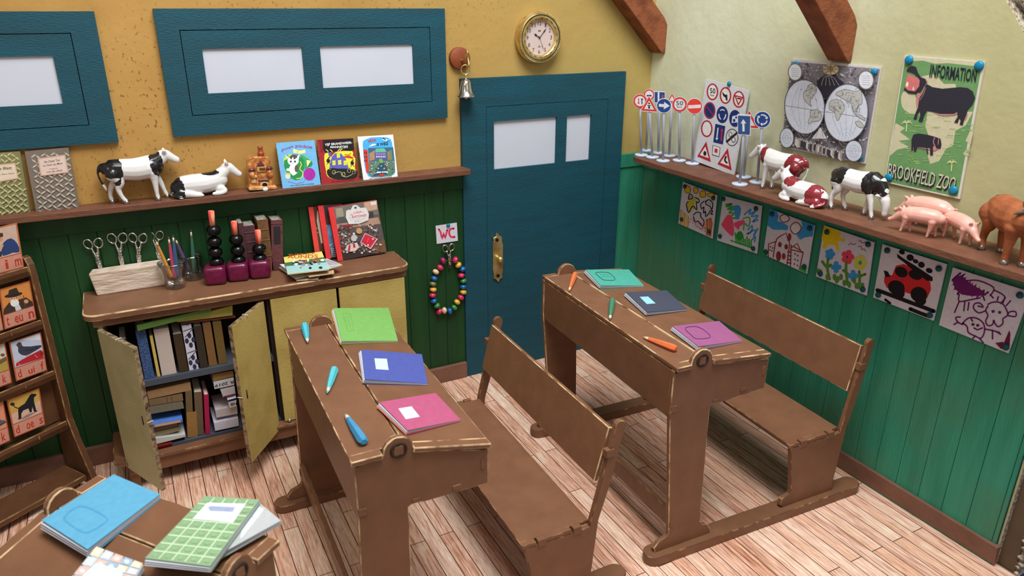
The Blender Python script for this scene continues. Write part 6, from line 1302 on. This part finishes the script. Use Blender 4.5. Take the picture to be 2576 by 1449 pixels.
animal('toy_cow', 'red and white toy cow standing behind the lying one on the right ledge', 'toy cow', (-.148, -1.50, SH), math.radians(100), S2, cow_parts(ff2, hh2, HEADLV, 1.0), RW, HOOF, hv(ff2, hh2))
GH = [[(.38, 0, .84, .19), (.52, 0, .79, .165), (.62, 0, .68, .13), (.68, 0, .56, .11)], [(.66, 0, .54, .10), (.72, 0, .46, .112), (.76, 0, .34, .09), (.77, 0, .22, .072), (.77, 0, .16, .068)], [(.66, .08, .56, .045), (.64, .16, .56, .045), (.62, .24, .58, .012)], [(.66, -.08, .56, .045), (.64, -.16, .56, .045), (.62, -.24, .58, .012)]]
GT = [(-.56, 0, .90, .03), (-.63, 0, .86, .026), (-.64, 0, .70, .024), (-.62, 0, .55, .022), (-.60, 0, .45, .03), (-.58, 0, .38, .02)]
S3 = .235; ff3, hh3 = (-.16, .16), (.16, -.06)
GW = spotted('grazing_cow_glaze', WHITE, sc([((-.44, 0, .84), (1.2, 1.8, 1.1), .22), ((-.62, 0, .66), (1, 1, 2.4), .10), ((.40, 0, .80), (.95, 1.9, 1.35), .22), ((.56, 0, .74), (1.1, 1.6, 1.1), .16), ((.66, 0, .60), (.9, 1.3, .7), .13)], S3), (20, 18, 20))
animal('toy_cow', 'black and white toy cow grazing on the right ledge, head down', 'toy cow', (-.165, -2.04, SH), math.radians(-86), S3, TRUNK+GH+[leg_f(.10, ff3[0]), leg_f(-.10, ff3[1]), leg_h(.11, hh3[0]), leg_h(-.11, hh3[1]), GT, [(-.3, 0, .58, .08), (-.24, 0, .53, .06)]], GW, HOOF, hv(ff3, hh3))
# lying cows
LIE = [[(-.55, 0, .22, .15), (-.42, 0, .26, .215), (-.2, 0, .27, .23), (.05, 0, .27, .235), (.25, 0, .30, .225), (.38, 0, .32, .18)], [(-.5, .12, .12, .12), (-.35, .16, .10, .10), (-.18, .2, .06, .06), (-.05, .2, .04, .04)], [(-.5, -.1, .12, .12), (-.35, -.12, .10, .09)], [(.34, .12, .14, .11), (.44, .15, .09, .07), (.36, .2, .05, .05), (.2, .2, .045, .045)], [(.34, -.12, .14, .11), (.46, -.13, .08, .06), (.3, -.17, .05, .045)],
       [(.34, 0, .38, .17), (.47, 0, .48, .14), (.56, 0, .56, .115)], [(.54, 0, .58, .11), (.61, 0, .58, .115), (.69, 0, .51, .098), (.78, 0, .43, .08), (.815, 0, .405, .074)], [(.57, .05, .64, .045), (.56, .11, .70, .04), (.56, .15, .76, .012)], [(.57, -.05, .64, .045), (.56, -.11, .70, .04), (.56, -.15, .76, .012)], [(-.62, .02, .22, .03), (-.68, .08, .12, .03), (-.58, .2, .05, .03), (-.48, .26, .03, .025)]]
SL = .252
LB = spotted('lying_cow_black_glaze', WHITE, sc([((-.54, 0, .20), (.9, 1.6, 1.5), .20), ((.22, 0, .50), (1.5, 1.2, .38), .16)], SL), (20, 20, 24))
animal('toy_cow', 'black and white toy cow lying on the back ledge beside the ceramic house', 'toy cow', (-3.235, -.072, SH), 0, SL, [[(x, -y, z, r_) for x, y, z, r_ in c] for c in LIE], LB)
SR = .245
LR = spotted('lying_cow_red_glaze', WHITE, sc([((-.42, .05, .26), (.9, 1.8, 1.1), .22), ((-.62, .1, .12), (1, 1.5, 1), .14), ((.26, .0, .44), (1.25, 1.5, .75), .17)], SR), (136, 40, 50))
animal('toy_cow', 'red and white toy cow lying at the front of the right ledge', 'toy cow', (-.240, -1.752, SH), math.radians(93), SR, LIE, LR)
# pigs
PIGM = mat('pink_pig_plastic', (226, 164, 148), rough=.35, spec=.5, rgb2=(232, 178, 164), vs=10, sss=.15)
PIG = [[(-.5, 0, .50, .13), (-.35, 0, .52, .19), (-.05, 0, .52, .205), (.2, 0, .50, .195), (.36, 0, .47, .155)], [(.34, 0, .48, .145), (.46, 0, .42, .12), (.56, 0, .34, .085), (.65, 0, .28, .058), (.70, 0, .26, .056)],
       [(.40, .07, .56, .045), (.45, .10, .62, .04), (.50, .12, .64, .01)], [(.40, -.07, .56, .045), (.45, -.10, .62, .04), (.50, -.12, .64, .01)], [(-.6, 0, .56, .02), (-.66, .02, .60, .018), (-.68, .04, .54, .014)]]
def pleg(x, y, a): return [(x, y, .42, .10), (x+a*.3, y, .26, .060), (x+a*.7, y, .13, .038), (x+a, y, .03, .034)]
def pig(lab, loc, yaw, s, a=(.05, -.05, .08, -.04)):
    animal('toy_pig', lab, 'toy pig', loc, math.radians(yaw), s, PIG+[pleg(.27, .1, a[0]), pleg(.27, -.1, a[1]), pleg(-.36, .11, a[2]), pleg(-.36, -.11, a[3])], PIGM, group='pink toy pigs on the right ledge', vox=.004)
pig('pink toy pig at the back, against the yellow wall behind the front pig', (-.085, -2.395, SH), 92, .225)
pig('pink toy pig in front, facing left towards the grazing cow', (-.215, -2.45, SH), 104, .192, (.08, -.08, .06, -.06))
pig('pink toy pig turned towards the viewer, rightmost of the three', (-.15, -2.62, SH), -112, .19)
# brown cow at the right edge
BRM = mat('brown_flock_animal', (160, 92, 54), rough=.7, rgb2=(140, 76, 44), vs=14, bump=.2, bs=60)
BTR = [[(x, y, z, r_*1.16) for x, y, z, r_ in c] for c in TRUNK]
BRC = BTR+[[(.38, 0, .84, .17), (.52, 0, .90, .13), (.62, 0, .94, .10)], [(.58, 0, .94, .10), (.70, 0, .90, .098), (.80, 0, .78, .075), (.87, 0, .66, .06), (.88, 0, .62, .058)], [(-.3, 0, .58, .08), (-.24, 0, .55, .06)]]+[[(x, y*1.1, z, r_*1.22) for x, y, z, r_ in c] for c in (leg_f(.11, .02), leg_f(-.11, -.05), leg_h(.12, .06), leg_h(-.12, -.04))]
def brx(r, M):
    H_ = mat('grey_horn', (120, 108, 96), rough=.3, metal=.4)
    for sg in (-1, 1):
        b = B(M); b.tube(smooth_path([(.60, sg*.07, 1.0), (.58, sg*.14, 1.04), (.56, sg*.17, 1.12), (.60, sg*.13, 1.2)], 5), [.035*(1-i/20) for i in range(16)], H_, 10); b.build('horn', r)
        b = B(M); b.tube(smooth_path([(.56, sg*.09, .97), (.53, sg*.18, .95), (.51, sg*.26, .90)], 4), [.02, .03, .036, .04, .04, .034, .024, .012, .004], mat('grey_brown_ear', (110, 90, 76), rough=.6), 8); b.build('ear', r)
    b = B(M); b.tube(smooth_path([(-.56, 0, .93), (-.66, 0, .90), (-.70, 0, .72), (-.67, 0, .50), (-.64, 0, .42)], 5), .034, mat('dark_tail', (84, 66, 58), rough=.6), 10); b.build('tail', r)
animal('toy_ox', 'brown toy ox with grey horns and metallic hooves, cut by the right edge', 'toy ox', (-.20, -2.86, SH), math.radians(-126), .262, BRC, BRM, HOOF, [(.40, .121, 0), (.33, -.121, 0), (-.37, .132, 0), (-.47, -.132, 0)], brx)

# ================================================================ ceramic house
r = thing('ceramic_house', (-2.915, -.085, SH), 'small glazed orange brown ceramic house ornament with a chimney on the ledge', 'ornament')
KD1 = (560, 340, 9.056)
CER = mat('amber_ceramic_glaze', (176, 96, 34), rough=.15, spec=.6, rgb2=(226, 168, 96), vs=34, coat=.6, bump=.7, bs=40, mixlo=.48, mixhi=.66)
CERL = mat('cream_ceramic', (216, 180, 120), rough=.2, rgb2=(190, 120, 56), vs=30, coat=.5, bump=.4, bs=40); CERD = mat('plum_ceramic', (88, 40, 44), rough=.2, rgb2=(120, 60, 56), vs=20, coat=.5)
P = V((0, -.115, 0)); a = Art(B(), P, (0, -1, 0), *KD1)
def cpr(pts, y0, y1, m, name, bev=.004):
    b = B(); b.prism([V((a.pt(*p).x, y0, a.pt(*p).z)) for p in pts], (0, y1-y0, 0), m); return b.build(name, r, bevel=bev, seg=3)
cpr([(595, 1225), (1215, 1200), (1175, 1100), (1160, 900), (1150, 820), (1110, 780), (1090, 760), (1090, 560), (1060, 510), (1000, 490), (700, 490), (610, 520), (572, 600), (580, 900), (600, 1100)], -.115, -.055, CER, 'house_wall', .012)
cpr([(590, 1255), (1238, 1225), (1238, 1160), (1190, 1140), (690, 1160), (588, 1185)], -.134, -.05, CERL, 'garden_base', .008)
for z in (0,): 
    b = B(); c = a.pt(890, 430); b.lathe(V((c.x, -.085, a.pt(890, 560).z)), (0, 0, 1), [(0, .020), (.028, .018), (.034, .022), (.038, .017), (.06, .013), (.066, .017), (.072, .016), (.0722, .001)], mat('terracotta_glaze', (160, 76, 40), rough=.2, coat=.5), 18); b.build('chimney', r)
cpr([(770, 700), (860, 560), (955, 690)], -.128, -.11, CERD, 'dormer_roof')
cpr([(785, 840), (980, 830), (1000, 700), (775, 715)], -.124, -.11, CERL, 'dormer'); cpr([(830, 800), (965, 795), (965, 730), (830, 735)], -.1265, -.12, mat('ceramic_window', (104, 58, 20), rough=.15, coat=.5), 'window')
for x0, rt in ((665, .0), (1060, .0)):
    c = a.pt(x0, 960 if x0 < 700 else 920); b = B(); b.lathe(V((c.x+.004, -.115, c.z)), (0, 0, 1), [(-.01, .012), (.0, .018), (.04, .019)], CER, 16); b.lathe(V((c.x+.004, -.115, c.z+.04)), (0, 0, 1), [(0, .023), (.012, .016), (.018, .001)], CERD, 16); b.build('turret', r)
cpr([(650, 980), (790, 960), (770, 905), (640, 920)], -.129, -.11, CERL, 'balcony'); cpr([(805, 1050), (1050, 1020), (1050, 985), (810, 1005)], -.127, -.11, CERD, 'plum_garland')
cpr([(850, 1200), (1045, 1190), (1045, 1080), (960, 1060), (850, 1075)], -.126, -.11, CERL, 'porch'); b = B(); c = a.pt(955, 1130); b.lathe(V((c.x, -.125, c.z)), (0, -1, 0), [(0, .0145), (.0022, .0145)], BLACKG, 20, smooth=False); b.build('doorway', r)
cpr([(660, 1100), (770, 1090), (770, 1010), (715, 985), (660, 1020)], -.122, -.11, CERL, 'bay_window')
b = B(); c = a.pt(960, 1225); b.ball(V((c.x, -.137, c.z+.002)), .016, WHITEP, 12, (1, .5, .8)); b.build('white_step', r)

# ================================================================ reading board
th = math.radians(34); ex = V((math.cos(th), math.sin(th), 0)); en = V((math.sin(th), -math.cos(th), 0)); O = V((-4.08, -.28, 0))
r = thing('reading_board', O-ex*.4-en*.1, 'brown wooden letter rack with shelves of picture cards at the left edge', 'letter rack')
ME = Matrix(((ex.x, en.x, 0, O.x), (ex.y, en.y, 0, O.y), (0, 0, 1, 0), (0, 0, 0, 1)))   # local: x along the shelves, y towards the viewer, z up
EB = mat('rack_brown', (96, 62, 40), rough=.5, var=.15, vs=9, bump=.15, bs=100); EW = mat('rack_worn_edge', (112, 82, 52), rough=.5, rgb2=(176, 144, 92), vs=16, mixlo=.42, mixhi=.66)
# y = 0 is the foot's tip; shelves' fronts at y = -.13
side = [(-.27, .0), (0.0, .0), (-.03, .08), (-.10, .30), (-.128, .42), (-.130, 1.30), (-.135, 1.36), (-.155, 1.395), (-.185, 1.40), (-.21, 1.385), (-.215, .46), (-.235, .40), (-.245, .30), (-.265, .24), (-.262, .10)]
for x in (0, -1.35):
    b = B(ME); b.prism([(x, y, z) for y, z in side], (.036, 0, 0), EB); b.build('side_panel', r, bevel=.005, worn=EW)
b = B(ME); b.box((-1.32, -.212, .40), (0, -.200, 1.36), EB); b.build('back_board', r)
shz = [1.352, 1.045, .735, .410]
for z in shz:
    b = B(ME); b.box((-1.32, -.20, z-.05), (-.004, -.128, z-.018), EB); b.box((-1.32, -.140, z-.05), (-.004, -.128, z+.004), EB); b.build('card_shelf', r, bevel=.004, worn=EW)
b = B(ME); b.box((-1.32, -.24, .05), (-.02, -.035, .085), EB); b.build('bottom_plank', r, bevel=.005, worn=EW)
for x in (-.17, -.55): 
    for z in shz: b = B(ME); b.box((x, -.1275, z-.028), (x+.006, -.124, z-.002), EW); b.build('shelf_peg', r)
KC6 = (0, 540, 2.4136)
Pc = O+en*(-.150)
RED = (180, 50, 36); OR = (190, 126, 80); PKL = (196, 138, 118)
def card(label, quad, split, txt, fn, col=OR, txtq=None):
    b = B(); a = Art(b, Pc, en, *KC6); q = [V(p) for p in quad]
    rr = [a.pt(*p) for p in quad]; sheet(b, a, quad, .006, flat((196, 120, 76)))
    P = lambda u, v: tuple(q[3]*(1-u)*(1-v)+q[2]*u*(1-v)+q[1]*u*v+q[0]*(1-u)*v)
    a.poly([P(.04, split+.02), P(.96, split+.02), P(.96, .98), P(.04, .98)], col); fn(a, P)
    a.poly([P(.02, .02), P(.98, .02), P(.98, split-.01), P(.02, split-.01)], PKL)
    for t, u0, u1 in txt: 
        hgt = split*.62 if t in 'tdlkfi' else split*.5
        a.text(t, [P(u0, split*.18), P(u1, split*.18), P(u1, split*.18+hgt), P(u0, split*.18+hgt)], RED)
    for e in ((P(.02, split), P(.98, split)), (P(.02, .985), P(.98, .985)), (P(.02, .015), P(.98, .015)), (P(.02, .02), P(.02, .98)), (P(.98, .02), P(.98, .98))): a.stroke(e, 2.4, (170, 60, 40), 0)
    return tag(b.build('picture_card'), label, 'card', 'picture cards on the letter rack')
def boy(a, P):
    a.poly([P(.04, .34), P(.96, .34), P(.96, .98), P(.04, .98)], (196, 168, 150)); a.poly([P(.5, .5), P(.62, .66), P(.8, .7), P(.93, .55), (115, 205) and P(.95, .36), P(.78, .38), P(.55, .36)], (44, 62, 110), 2); a.ell(*P(.55, .74), 12, 14, (190, 140, 110)); a.poly([P(.48, .78), P(.52, .88), P(.62, .86), P(.62, .78)], (70, 50, 36)); a.poly([P(.42, .5), P(.5, .62), P(.6, .6), P(.5, .46)], (190, 160, 120)); a.poly([P(.3, .36), P(.52, .36), P(.5, .48), P(.34, .46)], (52, 48, 60))
card('top card with a crouching figure in blue and the letters i m', [(-140, 110), (103, 50), (146, 320), (-100, 385)], .33, [('i', .56, .64), ('m', .80, .96)], boy)
def oldman(a, P):
    a.poly([P(.0, .34), P(.06, .5), P(.25, .62), P(.8, .62), P(.97, .46), P(.98, .34)], (64, 48, 38), 1); a.ell(*P(.42, .66), 26, 34, (206, 150, 116)); a.ell(*P(.42, .57), 27, 24, (226, 222, 214)); a.poly([P(.42, .34), P(.4, .5), P(.55, .5), P(.6, .36)], (196, 200, 206))
    a.ell(*P(.42, .77), 56, 13, (48, 38, 32), 20, -.2); a.poly([P(.24, .78), P(.3, .92), P(.55, .93), P(.6, .8)], (56, 44, 38)); a.ell(*P(.36, .69), 3, 3, (40, 30, 30)); a.ell(*P(.5, .69), 3, 3, (40, 30, 30)); a.poly([P(.41, .67), P(.45, .67), P(.43, .62)], (180, 110, 90)); a.stroke([P(.36, .6), P(.43, .585), P(.5, .6)], 4, (240, 236, 230)); a.stroke([P(.73, .4), P(.72, .68)], 5, (120, 64, 30), 0); a.ell(*P(.78, .52), 14, 12, (206, 150, 116))
card('card with a bearded man in a hat and the letters t eu n', [(-5, 455), (180, 402), (222, 635), (30, 698)], .36, [('t', .08, .17), ('eu', .34, .60), ('n', .78, .95)], oldman, (206, 134, 66))
def pigeon(a, P):
    a.poly([P(.04, .34), P(.96, .34), P(.96, .98), P(.04, .98)], (186, 196, 214)); a.poly([P(.3, .98), P(.96, .8), P(.96, .98)], (214, 218, 226)); a.poly([P(.06, .36), P(.1, .44), P(.3, .48), P(.9, .56), P(.96, .5), P(.95, .34)], (176, 36, 44), 1); a.ell(*P(.92, .45), 9, 16, (150, 26, 36)); a.stroke([P(.7, .48), P(.75, .42), P(.78, .4)], 3, (226, 160, 130)); a.stroke([P(.16, .42), P(.2, .36)], 3, (226, 160, 130))
    a.poly([P(.26, .92), P(.2, .88), P(.24, .8), P(.22, .7), P(.3, .6), P(.45, .54), P(.62, .56), P(.93, .62), P(.92, .68), P(.66, .72), P(.5, .76), P(.38, .8), P(.36, .88), P(.32, .92)], (58, 60, 76), 2); a.poly([P(.26, .92), P(.22, .84), P(.34, .8), P(.34, .88)], (92, 60, 48), 1); a.poly([P(.2, .88), P(.17, .875), P(.2, .86)], (150, 110, 80)); a.stroke([P(.45, .56), P(.46, .5)], 4, (176, 90, 80), 0); a.stroke([P(.52, .56), P(.54, .5)], 4, (176, 90, 80), 0); a.stroke([P(.4, .68), P(.6, .64), P(.85, .65)], 3, (34, 36, 48))
card('card with a grey pigeon on a red cushion and the letters d ui f', [(55, 775), (248, 712), (286, 945), (100, 1012)], .33, [('d', .08, .2), ('ui', .42, .62), ('f', .82, .92)], pigeon)
def dog(a, P):
    a.poly([P(.04, .34), P(.96, .34), P(.96, .66), P(.04, .6)], (206, 170, 150)); a.poly([P(.04, .6), P(.96, .66), P(.96, .98), P(.04, .98)], (196, 158, 76)); a.poly([P(.2, .38), P(.5, .36), P(.8, .42), P(.5, .44)], (140, 120, 116))
    a.poly([P(.2, .4), P(.24, .46), P(.26, .62), P(.3, .7), P(.5, .74), P(.62, .84), P(.74, .92), P(.86, .88), P(.9, .84), P(.8, .8), P(.78, .7), P(.8, .46), P(.84, .42), P(.74, .42), P(.72, .48), P(.7, .58), P(.66, .46), P(.6, .46), P(.58, .58), P(.42, .58), P(.34, .52), P(.32, .42), P(.3, .4)], (30, 28, 34), 1); a.stroke([P(.28, .68), P(.18, .76), P(.16, .84)], 6, (30, 28, 34)); a.ell(*P(.14, .84), 14, 10, (36, 32, 38)); a.ell(*P(.72, .82), 15, 19, (26, 24, 30))
card('card with a standing black dog and the letters d oe s', [(40, 1125), (238, 1050), (274, 1275), (90, 1352)], .33, [('d', .07, .2), ('oe', .42, .66), ('s', .84, .95)], dog, (196, 158, 76))
def land(a, P): a.poly([P(.04, .34), P(.96, .34), P(.96, .6), P(.04, .56)], (170, 150, 70)); a.poly([P(.04, .6), P(.96, .66), P(.96, .98), P(.04, .98)], (206, 200, 190)); a.poly([P(.6, .5), P(.96, .56), P(.96, .66), P(.6, .6)], (110, 90, 60)); a.ell(*P(.85, .72), 14, 10, (110, 84, 60))
card('card with a field landscape and letter k, left of the pigeon card', [(-140, 825), (30, 775), (72, 1020), (-110, 1090)], .33, [('k', .72, .84)], land)
def shoe(a, P): a.poly([P(.04, .34), P(.96, .34), P(.96, .98), P(.04, .98)], (214, 140, 110)); a.poly([P(.5, .4), P(.9, .44), P(.96, .5), P(.8, .54), P(.7, .66), P(.5, .6)], (90, 90, 96), 1); a.stroke([P(.5, .4), P(.96, .46)], 6, (50, 50, 56), 0)
card('card with a grey iron shape and letter k, left of the dog card', [(-140, 1165), (18, 1120), (62, 1372), (-105, 1450)], .33, [('k', .72, .86)], shoe)
def hat(a, P): a.ell(*P(.8, .7), 20, 26, (206, 150, 116))
card('card cut off by the photo edge, left of the bearded man', [(-180, 505), (-20, 460), (22, 700), (-150, 760)], .33, [('s', .72, .84)], hat)
